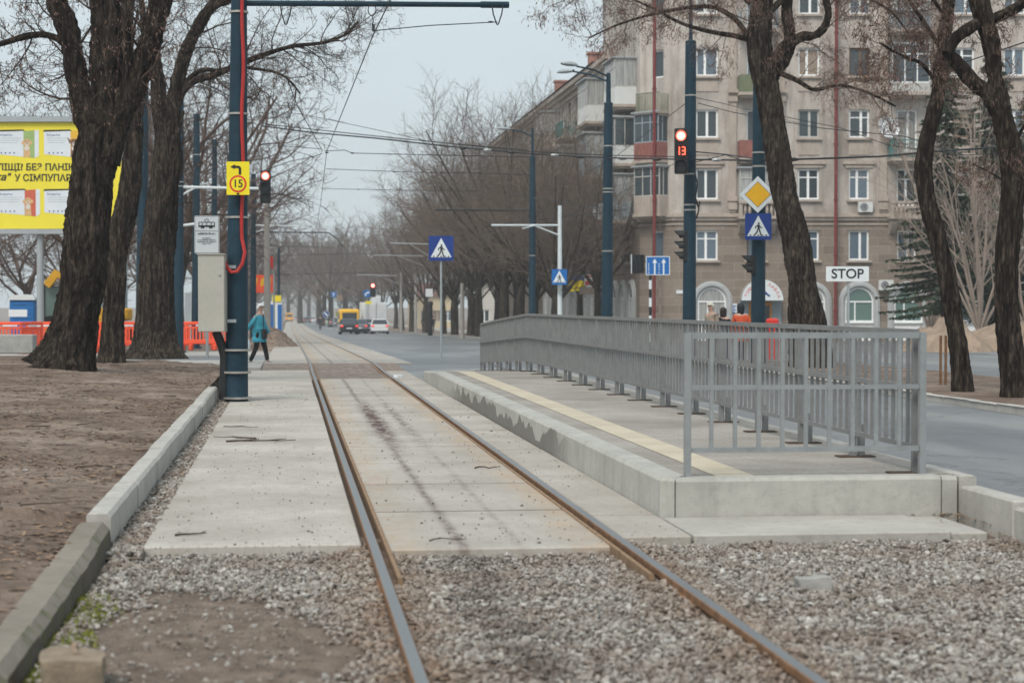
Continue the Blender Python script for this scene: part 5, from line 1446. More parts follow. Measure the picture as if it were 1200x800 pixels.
# --- background trees -------------------------------------------------
def bg_tree(kind, seed):
    """a tree prototype at the origin: Empty > trunk, crown"""
    rng = random.Random(seed); T = Tubes(); K = Tubes()
    if kind == 'lime':
        h = 3.3; trunk = [Vector((0, 0, -.1)), Vector((rng.gauss(0, .05), rng.gauss(0, .05), 1.9)), Vector((rng.gauss(0, .1), rng.gauss(0, .1), h))]
        K.add([tuple(p) for p in trunk], [.34, .27, .22], 10)
        cfg = [dict(seg=5, wob=.10, up=.07, kids=9, ang=(22, 58), len=.56, rk=.45, n=5, rmin=.018, acc=K, **{'from': .18}), dict(seg=4, wob=.14, up=.07, kids=7, ang=(20, 60), len=.55, rk=.5, n=3, rmin=.014),
               dict(seg=3, wob=.17, up=.04, kids=5, ang=(20, 60), len=.62, rk=.6, n=3, rmin=.0085), dict(seg=2, wob=.1, up=.08, n=3, tip=.5, rmin=.0075)]
        for j in range(11):
            a = j * 2.4 + rng.uniform(-.3, .3); t = rad(rng.uniform(6, 52)); d = Vector((math.cos(a) * math.sin(t), math.sin(a) * math.sin(t), math.cos(t)))
            q = trunk[1].lerp(trunk[2], rng.uniform(.5, 1)); branch(T, rng, q, d, rng.uniform(7.5, 11) * (1 - .25 * t), .10, 0, cfg)
    elif kind == 'locust':
        h = 4.5; trunk = [Vector((0, 0, -.1)), Vector((rng.gauss(0, .1), rng.gauss(0, .1), 2)), Vector((rng.gauss(0, .3), rng.gauss(0, .3), h))]
        K.add([tuple(p) for p in trunk], [.32, .26, .22], 10)
        cfg = [dict(seg=6, wob=.16, up=.05, kids=8, ang=(25, 60), len=.52, rk=.5, n=5, rmin=.018, **{'from': .25}), dict(seg=4, wob=.2, up=.03, kids=6, ang=(25, 65), len=.55, rk=.5, n=3, rmin=.012),
               dict(seg=3, wob=.22, up=.02, kids=4, ang=(25, 65), len=.6, rk=.6, n=3, rmin=.012), dict(seg=3, wob=.25, up=.0, n=3, tip=.6, rmin=.011)]
        for j in range(9):
            a = j * 2.4 + rng.uniform(-.3, .3); t = rad(rng.uniform(15, 60)); d = Vector((math.cos(a) * math.sin(t), math.sin(a) * math.sin(t), math.cos(t)))
            branch(T, rng, trunk[1].lerp(trunk[2], rng.uniform(.4, 1)), d, rng.uniform(6, 8.5), .12, 0, cfg)
    elif kind == 'poplar':
        h = 6; trunk = [Vector((0, 0, -.1)), Vector((0, 0, 3)), Vector((rng.gauss(0, .3), 0, h))]
        K.add([tuple(p) for p in trunk], [.5, .42, .35], 10)
        cfg = [dict(seg=6, wob=.12, up=.06, kids=8, ang=(25, 55), len=.5, rk=.5, n=4, rmin=.04, **{'from': .2}), dict(seg=4, wob=.15, up=.05, kids=6, ang=(20, 55), len=.55, rk=.5, n=3, rmin=.026),
               dict(seg=3, wob=.15, up=.04, kids=4, ang=(20, 50), len=.6, rk=.6, n=3, rmin=.018), dict(seg=2, wob=.15, up=.04, n=3, tip=.6, rmin=.016)]
        for j in range(9):
            a = j * 2.4; t = rad(rng.uniform(10, 60)); d = Vector((math.cos(a) * math.sin(t), math.sin(a) * math.sin(t), math.cos(t)))
            branch(T, rng, trunk[1].lerp(trunk[2], rng.uniform(.3, 1)), d, rng.uniform(8, 12), .18, 0, cfg)
    elif kind == 'shrub':
        K.add([(0, 0, -.1), (.05, 0, .5)], [.12, .1], 8)
        cfg = [dict(seg=5, wob=.08, up=.07, kids=9, ang=(15, 45), len=.5, rk=.5, n=4, rmin=.009, **{'from': .2}), dict(seg=4, wob=.1, up=.06, kids=6, ang=(15, 45), len=.55, rk=.6, n=3, rmin=.007), dict(seg=3, wob=.12, up=.04, n=3, tip=.5, rmin=.006)]
        for j in range(10):
            a = j * 2.4; t = rad(rng.uniform(4, 34)); d = Vector((math.cos(a) * math.sin(t), math.sin(a) * math.sin(t), math.cos(t)))
            branch(T, rng, Vector((0, 0, .4)), d, rng.uniform(4.5, 7.5), .06, 0, cfg)
    return K, T
MESHES = {}
for kind, seeds, mk, mt in (('lime', (1, 2, 3), 'limebark', 'twiglime'), ('locust', (4, 5, 6), 'bark2', 'twigred'), ('poplar', (7, 8), 'limebark', 'twiglime'), ('shrub', (9,), 'twigpale', 'twigpale')):
    for s_ in seeds:
        K, T = bg_tree(kind, s_)
        k = K.build('trunk', M[mk], None, (0, 0, 0)); t = T.build('crown', M[mt], None, (0, 0, 0))
        MESHES.setdefault(kind, []).append((k.data, t.data)); bpy.data.objects.remove(k); bpy.data.objects.remove(t)
def plant(kind, x, y, z, sc, label, group, var=0, rot=0.0, sz=1.0, name=None, cat='tree'):
    km, tm = MESHES[kind][var % len(MESHES[kind])]
    rt = thing(name or {'lime': 'lime_tree', 'locust': 'locust_tree', 'poplar': 'poplar_tree', 'shrub': 'bare_shrub'}[kind], (x, y, z), label, cat, group)
    rt.rotation_euler = (0, 0, rot); rt.scale = (sc, sc, sc * sz)
    for nm, me in (('trunk', km), ('crown', tm)):
        o = bpy.data.objects.new(nm, me); COL.objects.link(o); o.parent = rt; ORG[o.name] = ORG[rt.name]
    return rt
ORD = ['first', 'second', 'third', 'fourth', 'fifth', 'sixth', 'seventh', 'eighth', 'ninth', 'tenth', 'eleventh', 'twelfth', 'thirteenth', 'fourteenth', 'fifteenth', 'sixteenth', 'seventeenth', 'eighteenth', 'nineteenth', 'twentieth']
rr_ = random.Random(8)
ys_ = [100, 106, 113, 121, 130, 140, 151, 163, 177, 192, 210, 232, 258, 290, 330, 380, 440, 520]
for i, y in enumerate(ys_):
    x = 14.2 + rr_.gauss(0, .35)
    plant('lime', x, y, gz(y) + .05, rr_.uniform(.94, 1.06) * (1.0 if y > 160 else (1.14 if y > 118 else (1.02 if y > 110 else .8))), 'bare lime tree, %s along the kerb of the main road from the crossing' % ORD[i], 'bare lime trees along the main road', i, rr_.uniform(0, 6.28), rr_.uniform(.98, 1.08))
for i, y in enumerate([104, 112, 121, 131, 143, 158, 175, 195]):
    x = 17.3 + rr_.gauss(0, .3)
    plant('lime', x, y, gz(y) + .05, rr_.uniform(.72, .9), 'smaller bare lime tree, %s from the crossing in the row nearer the building' % ORD[i], 'bare lime trees before the building', i + 1, rr_.uniform(0, 6.28), 1.15)
for i, (x, y, s_) in enumerate([(-7.2, 78, 1.0), (-5.2, 90, 1.15), (-9, 100, 1.25), (-5.4, 112, 1.2), (-5.2, 135, 1.2), (-6.2, 165, 1.1), (-5.6, 195, 1.1), (-6, 235, 1.15), (-6, 285, 1.2), (-7, 350, 1.25), (-7.5, 430, 1.3)]):
    plant('locust', x, y, gz(y) + .05, s_ * rr_.uniform(.95, 1.08), 'bare reddish locust tree, %s up the verge beyond the dirt mound' % ORD[i], 'bare locust trees along the tram track', i, rr_.uniform(0, 6.28))
for i, (x, y, s_) in enumerate([(-20, 112, .95), (-24, 122, 1.0), (-17, 128, 1.0), (-31, 126, 1.0), (-13, 140, 1.0), (-36, 140, 1.1), (-27, 150, 1.1), (-19, 165, 1.2), (-12, 180, 1.2), (-45, 165, 1.15)]):
    plant('locust', x, y, gz(y) - .3, s_ * .9, 'bare park tree, %s in the grove behind the yellow billboard' % ORD[i], 'bare trees behind the billboard', i + 2, rr_.uniform(0, 6.28))
for i, (x, y, s_) in enumerate([(6.2, 330, 1.0), (14.5, 470, 1.0), (-3, 560, 1.0), (22, 600, 1.2), (3.5, 700, 1.1), (-16, 520, 1.2), (-10, 640, 1.2), (12, 800, 1.3), (-4, 850, 1.3)]):
    plant('poplar', x, y, gz(y), s_, 'tall bare tree fading in the haze, %s nearest at the end of the street' % ORD[i], 'hazy trees at the end of the street', i, rr_.uniform(0, 6.28))
for i, (px, D, s_) in enumerate([(352, 420, 1.25), (374, 380, 1.2), (404, 350, 1.1), (424, 320, 1.0), (338, 560, 1.3), (388, 300, 1.05), (362, 640, 1.5)]):
    q = WG(px, D, 0); plant('poplar', q.x, q.y, q.z, s_, 'wide pale grey tree closing off the avenue, %s in the far grey clump' % ORD[i], 'grey trees closing off the avenue', i, rr_.uniform(0, 6.28))
# shrubs, small trees and the spruces near the facade
q = WG(1148, 78, .1); plant('shrub', q.x, q.y, q.z, 1.25, 'pale leafless tall shrub behind the leaning tree, rising from the sand heap', 'pale leafless shrubs', 0, 1.0)
q = WG(1090, 90, .1); plant('shrub', q.x, q.y, q.z, 1.0, 'slimmer pale leafless shrub in front of the second arched window', 'pale leafless shrubs', 0, 3.0)
q = WG(1205, 84, .1); plant('shrub', q.x, q.y, q.z, 1.15, 'pale leafless shrub half behind the sinuous locust tree', 'pale leafless shrubs', 0, 5.0)
def spruce(px, D, h, r, label, seed):
    b = WG(px, D, .05); rt = thing('spruce_tree', b, label, 'tree', 'spruces before the facade'); rng = random.Random(seed)
    mb = MB(); mb.tube([b - Vector((0, 0, .2)), b + Vector((0, 0, h * .5)), b + Vector((0, 0, h))], [.2, .13, .02], 8); mb.build('trunk', M['bark2'], rt)
    vs = []; fs = []; n = 0; T = Tubes()
    for i in range(int(h * 22)):
        t = (i + rng.random()) / int(h * 22); z = h * (.12 + .88 * t); L = r * (1 - t) ** .8 * rng.uniform(.65, 1.15) + .15; a = rng.uniform(0, 6.28)
        d = Vector((math.cos(a), math.sin(a), 0)); p0 = b + Vector((0, 0, z)); pts = [p0 + d * L * s + Vector((0, 0, -.28 * L * s + .12 * L * s * s)) for s in (0, .33, .66, 1)]
        T.add([tuple(p) for p in pts], [.025, .02, .014, .006], 3)
        for k in range(int(26 + L * 46)):
            s = rng.uniform(.1, 1.05); c = p0 + d * L * s + Vector((0, 0, -.28 * L * s + .12 * L * s * s)); side = Vector((-d.y, d.x, 0)) * rng.choice((-1, 1))
            w = (side * rng.uniform(.3, 1) + d * rng.uniform(.1, .9) + Vector((0, 0, rng.uniform(-.75, .1)))).normalized() * rng.uniform(.12, .34) * (1.15 - .5 * s)
            u = (w.cross(Vector((0, 0, 1))).normalized() + Vector((rng.gauss(0, .6), rng.gauss(0, .6), rng.gauss(0, .6)))) * .03
            vs += [c - u, c + w * .6 - u * 1.2, c + w, c + w * .6 + u * 1.2, c + u]; fs.append((n, n + 1, n + 2, n + 3, n + 4)); n += 5
    T.build('branches', M['bark2'], rt, ORG[rt.name]); mb = MB(); mb.add(vs, fs); mb.build('crown', M['needles'], rt)
spruce(1108, 84, 13.5, 2.7, 'dark green spruce behind the leaning tree covering the end windows', 3)
spruce(1162, 92, 14.5, 3.1, 'taller dark spruce behind the pale leafless shrub', 4)
spruce(1215, 90, 13.0, 3.6, 'dark spruce seen behind the sinuous locust tree', 5)
# ================================================================== the apartment building
class Wall:
    def __init__(s, O, e): s.O = Vector(O); s.e = Vector((e[0], e[1], 0)).normalized(); s.n = Vector((s.e.y, -s.e.x, 0))
    def p(s, a, z, d=0.0): v = s.O + s.e * a + s.n * d; return Vector((v.x, v.y, z))
    def panel(s, mb, s0, s1, z0, z1, holes, depth=0.28):
        xs = sorted({s0, s1, *[h[0] for h in holes], *[h[1] for h in holes]}); zs = sorted({z0, z1, *[h[2] for h in holes], *[h[3] for h in holes]})
        xs = [x for x in xs if s0 <= x <= s1]; zs = [z for z in zs if z0 <= z <= z1]
        for a, b in zip(xs[:-1], xs[1:]):
            for c, d in zip(zs[:-1], zs[1:]):
                mx_, mz = (a + b) / 2, (c + d) / 2
                if any(h[0] < mx_ < h[1] and h[2] < mz < h[3] for h in holes): continue
                mb.quad(s.p(a, c), s.p(b, c), s.p(b, d), s.p(a, d))
        for a, b, c, d in holes:
            if a < s0 or b > s1 or c < z0 or d > z1: continue
            for q in (((a, c), (b, c)), ((b, c), (b, d)), ((b, d), (a, d)), ((a, d), (a, c))):
                mb.quad(s.p(*q[0]), s.p(*q[1]), s.p(*q[1], -depth), s.p(*q[0], -depth))
    def slab(s, mb, a, b, z0, z1, d0, d1):
        """box between along-wall a..b, heights z0..z1, depths d0..d1"""
        v = [s.p(a, z0, d0), s.p(b, z0, d0), s.p(b, z0, d1), s.p(a, z0, d1), s.p(a, z1, d0), s.p(b, z1, d0), s.p(b, z1, d1), s.p(a, z1, d1)]
        mb.add(v, [(0, 1, 2, 3), (7, 6, 5, 4), (0, 4, 5, 1), (1, 5, 6, 2), (2, 6, 7, 3), (3, 7, 4, 0)])
bl = thing('apartment_building', WG(800, 102, 0), 'five storey beige apartment building with rusticated stone base, arches and red drainpipes', 'building')
rb = random.Random(77)
# the stone shader needs flat coordinates: give it world x+y / z as uv
nt = M['stone'].node_tree
for n_ in list(nt.nodes):
    if n_.type == 'UVMAP':
        g_ = nt.nodes.new('ShaderNodeNewGeometry'); sp_ = nt.nodes.new('ShaderNodeSeparateXYZ'); ad = nt.nodes.new('ShaderNodeMath'); cb_ = nt.nodes.new('ShaderNodeCombineXYZ')
        nt.links.new(g_.outputs['Position'], sp_.inputs[0]); nt.links.new(sp_.outputs[0], ad.inputs[0]); nt.links.new(sp_.outputs[1], ad.inputs[1]); nt.links.new(ad.outputs[0], cb_.inputs[0]); nt.links.new(sp_.outputs[2], cb_.inputs[1])
        for l in list(n_.outputs[0].links): nt.links.new(cb_.outputs[0], l.to_socket)
        nt.nodes.remove(n_)
K = 2200 / 102
def sx(px): return (px - 790) / K
def zz(py): return 1.5 + (355 - py) / K
FO = W(790, 102, 0); FR = Wall(FO, RT)
if FR.n.dot(FW) > 0: FR.n = -FR.n
WGp = Vector((19.3, 102.3, 0)); WE = Vector((19.3, 176, 0))
WI = Wall(WE, (0, -1)); 
if WI.n.x > 0: WI.n = -WI.n
CH = Wall(WGp, (FO - WGp)[:2]); 
if CH.n.dot(FW) > 0: CH.n = -CH.n
CL = (FO - WGp).length
ZB, ZT, ZM = -1.2, 20.4, 6.2
rows_z = [(zz(305), zz(270)), (zz(234), zz(198)), (zz(162), zz(129)), (zz(90), zz(57)), (zz(18), zz(-14))]
def window(wl, a, b, c, d, cols=2, m='white', glass=None, depth=.2, sill=True, transom=True, name='window', parent=None):
    if m == 'white' and rb.random() < .16: m = rb.choice(['oldwhite', 'brownframe'])
    t = .095; mb = MB()
    for q in ((a, b, c, c + t), (a, b, d - t, d), (a, a + t, c + t, d - t), (b - t, b, c + t, d - t)): wl.slab(mb, q[0], q[1], q[2], q[3], -depth, -depth + .07)
    for i in range(1, cols):
        x = a + (b - a) * i / cols + (rb.uniform(-.12, .12) if cols == 2 else 0); wl.slab(mb, x - .065, x + .065, c + t, d - t, -depth, -depth + .065)
    if transom and rb.random() < .55:
        z = c + (d - c) * .72; wl.slab(mb, a + t, b - t, z - .03, z + .03, -depth + .002, -depth + .06)
    o = mb.build(name, M[m], parent or bl)
    mb = MB(); g = -depth + .02; xs = [a + t, (a + b) / 2, b - t]
    mb.quad(wl.p(a + t, c + t, g), wl.p(b - t, c + t, g), wl.p(b - t, d - t, g), wl.p(a + t, d - t, g))
    mb.build('pane', M[glass or rb.choice(['glass', 'glassblue', 'glass', 'curtain', 'glass', 'glasswarm', 'glassblue'])], o)
    if sill:
        mb = MB(); wl.slab(mb, a - .12, b + .12, c - .12, c - .005, -depth + .0, .16); mb.build('sill', M['trim'], o)
    return o
# front facade
cols_w = [(828, 26), (947, 25), (1006, 24), (1128, 25), (1187, 25), (1246, 25)]
bays = [(886, 34), (1062, 34)]
holes_lo, holes_hi = [], []
wins = []
for c, w in cols_w:
    for r, (z0, z1) in enumerate(rows_z):
        h = (sx(c - w / 2), sx(c + w / 2), z0, z1); (holes_lo if r == 0 else holes_hi).append(h); wins.append((h, 2))
for c, w in bays:
    for r, (z0, z1) in enumerate(rows_z):
        if r == 0: h = (sx(c - 11), sx(c + 11), z0, z1)
        else: h = (sx(c - 12), sx(c + 12), z0 - (.75 if r > 1 else .35), z1)
        (holes_lo if r == 0 else holes_hi).append(h); wins.append((h, 2))
FLEN = sx(1310)
def wallpart(name, m, wl, s0, s1, z0, z1, holes):
    mb = MB(); wl.panel(mb, s0, s1, z0, z1, holes); return mb.build(name, M[m], bl)
wallpart('stone_base_wall', 'stone', FR, 0, FLEN, ZB, ZM, holes_lo)
wallpart('plaster_wall', 'stucco', FR, 0, FLEN, ZM, ZT, holes_hi)
for h, c in wins: window(FR, *h, cols=c)
# chamfered corner with narrow windows
hc = [(CL * .36, CL * .68, z0, z1) for z0, z1 in rows_z]
wallpart('stone_base_wall', 'stone', CH, 0, CL, ZB, ZM, [hc[0]]); wallpart('plaster_wall', 'stucco', CH, 0, CL, ZM, ZT, hc[1:])
for h in hc: window(CH, *h, cols=1, sill=False)
# wing along the street
WL = WE.y - WGp.y; ZWT = 16.0
wc = [WL - 3.1 - i * 3.3 for i in range(11)]
hw = []
for i, s_ in enumerate(wc):
    for r, (z0, z1) in enumerate(rows_z[:4]):
        hw.append((s_ - .65, s_ + .65, z0, z1, r))
wallpart('stone_base_wall', 'stone', WI, 0, WL, -3, ZM, [h[:4] for h in hw if h[4] == 0]); wallpart('plaster_wall', 'stucco', WI, 0, WL, ZM, ZWT, [h[:4] for h in hw if h[4]])
for h in hw: window(WI, *h[:4], cols=2, m=rb.choice(['white', 'oldwhite', 'white']))
# upper storey return wall between the low wing and the taller corner, side and rear walls
BX = 34.0
mb = MB(); FE = FR.p(FLEN, 0)
for a, b, z0, z1 in ((FE, Vector((FE.x + 1.2, FE.y + 12, 0)), ZB, ZT), (Vector((FE.x + 1.2, FE.y + 12, 0)), Vector((19.3, 114.5, 0)), ZB, ZT), (Vector((19.3, 114.5, 0)), WGp, ZWT, ZT),
                     (WE, Vector((31, 176, 0)), -3, ZWT), (Vector((31, 176, 0)), Vector((31, 112, 0)), -3, ZWT)):
    mb.quad((a.x, a.y, z0), (b.x, b.y, z0), (b.x, b.y, z1), (a.x, a.y, z1))
mb.build('plaster_wall', M['stucco'], bl)
# roofs
ROOF = mat('rusty_tin_roof', (.21, .105, .085), .8, .3, 1.0, spot=.4)
mb = MB(); mb.prism([WGp + Vector((-.6, -.6, ZT + .3)), FO + FR.n * .7 + Vector((0, 0, ZT + .3)), FE + FR.n * .7 + Vector((.6, 0, ZT + .3)), Vector((FE.x + 1.8, FE.y + 12.5, ZT + .3)), Vector((18.7, 115, ZT + .3))], Vector((0, 0, .15)))
mb.add([(18.6, 176.4, ZWT + .35), (18.6, 114.6, ZWT + .35), (25.2, 114.6, ZWT + 2.6), (25.2, 176.4, ZWT + 2.6), (31.7, 114.6, ZWT + .35), (31.7, 176.4, ZWT + .35)], [(0, 1, 2, 3), (3, 2, 4, 5), (0, 3, 5), (1, 4, 2)])
rf = mb.build('roof', ROOF, bl)
for x, y in ((21.5, 120), (22.0, 133), (22, 150)):
    mb = MB(); mb.box((x, y, ZWT + 2.1), (1.3, .8, 2.2)); mb.box((x, y, ZWT + 3.3), (1.5, 1.0, .15)); mb.build('chimney', mat('old_brick', (.33, .17, .14), .9, .25, 3) if x == 21.5 else bpy.data.materials['old_brick'], rf)
# cornices and belts
def cornice(wl, a, b, z, prof, name='cornice', m='trim'):
    mb = MB()
    for (dz0, dz1, d) in prof: wl.slab(mb, a, b, z + dz0, z + dz1, -.02, d)
    return mb.build(name, M[m], bl)
for wl, a, b in ((FR, -.1, FLEN), (CH, -.0, CL), (WI, 0, WL)):
    cornice(wl, a, b, ZM, ((-.22, -.05, .10), (-.045, .06, .2), (.065, .16, .12)), 'belt_course')
    cornice(wl, a, b, zz(262), ((-.08, .0, .06),), 'belt_course')
for wl, a, b, z in ((FR, -.1, FLEN, ZT), (CH, 0, CL, ZT), (WI, 0, WL - 8, ZWT)):
    cornice(wl, a, b, z, ((-.55, -.25, .12), (-.245, .0, .35), (.005, .28, .6)))
# window surrounds: keystone mouldings over row two, lintel shelves
for c, w in cols_w:
    mb = MB(); FR.slab(mb, sx(c - w / 2 - 7), sx(c + w / 2 + 7), zz(193), zz(189), -.01, .14); FR.slab(mb, sx(c - w / 2 - 4), sx(c + w / 2 + 4), zz(197), zz(194), -.01, .07); mb.build('window_hood', M['trim'], bl)
    for (y0, y1) in ((165, 182), (93, 108)):
        mb = MB(); FR.slab(mb, sx(c - w / 2), sx(c + w / 2), zz(y1), zz(y0 + 3), -.01, .04); mb.build('wall_panel', M['trim'], bl)
# balcony bays on the front
def balcony(wl, c, z, w, dep, kind, m_par, glazed=False, h=.95, mroof='greymetal'):
    mb = MB(); wl.slab(mb, c - w / 2 - .06, c + w / 2 + .06, z - .16, z, -.01, dep + .06); wl.slab(mb, c - w / 2 + .05, c + w / 2 - .05, z - .28, z - .165, -.01, dep - .1)
    o = mb.build('balcony', M['trim'], bl)
    mb = MB()
    if kind == 'solid':
        wl.slab(mb, c - w / 2, c + w / 2, z, z + h, dep - .05, dep); wl.slab(mb, c - w / 2, c - w / 2 + .05, z, z + h, 0, dep - .052); wl.slab(mb, c + w / 2 - .05, c + w / 2, z, z + h, 0, dep - .052)
        for i in range(int(w / .22)): x = c - w / 2 + .1 + i * .22; wl.slab(mb, x, x + .03, z + .03, z + h - .03, dep + .001, dep + .02)
    elif kind == 'bars':
        for i in range(int(w / .12) + 1): x = c - w / 2 + i * .12; wl.slab(mb, x, x + .025, z, z + h, dep - .03, dep)
        for i in range(int(dep / .12)):
            for x in (c - w / 2, c + w / 2 - .025): wl.slab(mb, x, x + .025, z, z + h, i * .12, i * .12 + .025)
        wl.slab(mb, c - w / 2, c + w / 2, z + h, z + h + .05, dep - .05, dep + .01)
    else:                                       # turned stone balusters
        n = max(3, int(w / .24))
        for i in range(n + 1):
            q = wl.p(c - w / 2 + .08 + (w - .16) * i / n, 0, dep - .1); mb.lathe([(.07, z), (.07, z + .06), (.04, z + .1), (.085, z + .3), (.04, z + .55), (.07, z + .6), (.07, z + .66)], (q.x, q.y, 0), 8)
        wl.slab(mb, c - w / 2 - .03, c + w / 2 + .03, z + .66, z + .8, dep - .22, dep + .04)
        for x in (c - w / 2 - .02, c + w / 2 - .16): wl.slab(mb, x, x + .18, z, z + .655, dep - .2, dep + .0)
    mb.build('balustrade' if kind != 'solid' else 'parapet', M[m_par], o)
    if glazed:
        mb = MB(); z1 = z + 2.55; n = max(3, int(w / .62))
        for i in range(n + 1): x = c - w / 2 + (w - .06) * i / n; wl.slab(mb, x, x + .06, z + h, z1, dep - .055, dep - .002)
        for zq in (z + h, z1 - .06, z1 - .55): wl.slab(mb, c - w / 2, c + w / 2, zq, zq + .055, dep - .05, dep)
        for x in (c - w / 2, c + w / 2 - .06):
            wl.slab(mb, x, x + .06, z1 - .06, z1, 0, dep - .06); wl.slab(mb, x, x + .06, z + h, z + h + .06, 0, dep - .06); wl.slab(mb, x, x + .06, z + h, z1, dep * .5, dep * .5 + .05)
        mb.build('glazing_frame', M[glazed], o)
        mb = MB(); wl.slab(mb, c - w / 2 + .02, c + w / 2 - .02, z + h + .03, z1 - .03, .02, dep - .03); mb.build('pane', M[rb.choice(['glass', 'curtain'])], o)
        mb = MB(); wl.slab(mb, c - w / 2 - .1, c + w / 2 + .1, z1, z1 + .08, -.01, dep + .15); mb.build('canopy', M[mroof], o)
    return o
M['rustred'] = mat('faded_red_sheet', (.27, .11, .09), .8, .3, 3, spot=.4)
M['tealbars'] = mat('teal_painted_bars', (.05, .20, .19), .6, .2, 3)
M['whitesheet'] = mat('white_sheet', (.62, .63, .62), .7, .08, 2, spot=.2)
M['bluesheet'] = mat('blue_grey_sheet', (.30, .36, .40), .7, .1, 2, spot=.2)
M['olive'] = mat('olive_sheet', (.16, .18, .11), .8, .2, 2)
for i, (c, w) in enumerate(bays):
    s0 = sx(c); W_ = 44 / K
    balcony(FR, s0, zz(254), W_, .95, 'stone', 'trim', glazed='oldwhite' if i == 0 else None, h=.8)
    balcony(FR, s0, zz(187), W_, 1.0, 'bars' if i else 'solid', 'tealbars' if i else 'rustred')
    balcony(FR, s0, zz(111), W_, 1.0, 'solid', 'oldwhite' if i else 'olive', glazed='white' if i else None, h=.5 if i else .95)
    balcony(FR, s0, zz(38), W_, 1.0, 'bars', 'bluesheet', glazed='oldwhite' if i else None)
    # consoles and pilasters
    for q in (-1, 1):
        mb = MB(); x = s0 + q * (W_ / 2 - .2)
        for k in range(6): FR.slab(mb, x - .17, x + .17, zz(258) - .12 * (k + 1), zz(258) - .12 * k - .003, -.01, .85 * (1 - (k / 6) ** 1.6))
        mb.build('console', M['trim'], bl)
        mb = MB(); x = s0 + q * (W_ / 2 + .28); FR.slab(mb, x - .2, x + .2, ZM + .2, ZT - .6, -.01, .12); FR.slab(mb, x - .26, x + .26, zz(120), zz(114), -.01, .2); FR.slab(mb, x - .26, x + .26, zz(236), zz(230), -.01, .2); mb.build('pilaster', M['trim'], bl)
        for (a_, b_, c_, d_) in ((.24, zz(246), zz(238), .2), (.3, zz(110), zz(106), .3)): mb = MB(); FR.slab(mb, x - a_, x + a_, b_, c_, .13, d_); mb.build('capital', M['trim'], bl)
# balconies of the wing and corner
balcony(CH, CL * .5, zz(130), 1.7, .8, 'bars', 'olive'); balcony(CH, CL * .45, zz(187), 1.8, .75, 'solid', 'rustred', glazed='bluesheet')
balcony(CH, CL * .45, zz(250), 1.9, .7, 'solid', 'trim', glazed='oldwhite')
sk = [('solid', 'whitesheet', 'oldwhite'), ('solid', 'bluesheet', 'bluesheet'), ('bars', 'tealbars', None), ('solid', 'rustred', 'white'), ('solid', 'trim', 'oldwhite'), ('bars', 'greymetal', None)]
for ci, col in enumerate((0, 3, 6, 9)):
    c = wc[col] + .3
    for r, zf in enumerate((zz(262) + .3, zz(187), zz(116))):
        if r == 0 and ci % 2: continue
        q = sk[(ci * 2 + r * 5 + (1 if ci == 0 else 0)) % 6] if not (ci == 0 and r == 2) else ('solid', 'whitesheet', 'oldwhite')
        balcony(WI, c, zf, 3.4, 1.25, q[0], q[1], glazed=q[2])
# arches at street level
def arch(wl, c, half, zc, zb, kind='window', glass='glassteal', trim='archtrim'):
    """arched surround proud of the wall: jambs from zb to zc and a half ring above"""
    t = .36; mb = MB(); rows = []
    prof = [(half, -.01), (half, .10), (half + .09, .10), (half + .11, .20), (half + .25, .20), (half + .28, .13), (half + t, .11), (half + t, -.01)]
    pts = [(1, 0, zb - zc)] + [(math.cos(math.pi * i / 16), math.sin(math.pi * i / 16), 0) for i in range(17)] + [(-1, 0, zb - zc)]
    for (cx, cz, off) in pts: rows.append([wl.p(c + cx * r, zc + cz * r + off, d) for r, d in prof])
    mb.grid(rows); o = mb.build('arch_surround', M[trim], bl)
    mb = MB(); ring = [(c + math.cos(math.pi * i / 16) * half * .99, zc + math.sin(math.pi * i / 16) * half * .99) for i in range(17)]
    zs = zb + (1.15 if kind == 'window' else .0)
    poly = [wl.p(x, z, .012) for x, z in ring] + [wl.p(c - half * .99, zs, .012), wl.p(c + half * .99, zs, .012)]
    mb.poly(poly); mb.build('pane', M[glass], o)
    mb = MB()
    if kind == 'window':
        wl.slab(mb, c - half, c + half, zb, zs - .01, .0, .03); wl.slab(mb, c - half, c + half, zs, zs + .09, .0, .16)
    f = .07
    for x in (c - half, c + half - f): wl.slab(mb, x, x + f, zs + .09, zc, .02, .06)
    wl.slab(mb, c - half + f, c + half - f, zc - .04, zc + .04, .02, .062); wl.slab(mb, c - .35 * half, c - .35 * half + f, zs + .09, zc - .04, .02, .058); wl.slab(mb, c - half, c + half, zs + .09, zs + .15, .02, .07)
    rr2 = []
    for i in range(17):
        a = math.pi * i / 16; rr2.append([wl.p(c + math.cos(a) * r, zc + math.sin(a) * r, d) for r, d in ((half, .02), (half, .055), (half - f, .055), (half - f, .02))])
    mb.grid(rr2); mb.build('window_frame', M['white'], o)
    return o
for px, kd, gl in ((834, 'window', 'curtain'), (1006.5, 'window', 'glassteal'), (1064, 'window', 'glassteal'), (950, 'window', 'curtain'), (1128, 'window', 'glass'), (1187, 'window', 'curtain'), (1246, 'window', 'glass')):
    arch(FR, sx(px), .76, zz(353.5), -.75, kd, gl)
for i in range(14): arch(WI, WL - 2.2 - i * 2.7, .74, 1.75, -1.3 - i * .03, 'window', ['glass', 'curtain'][i % 2])
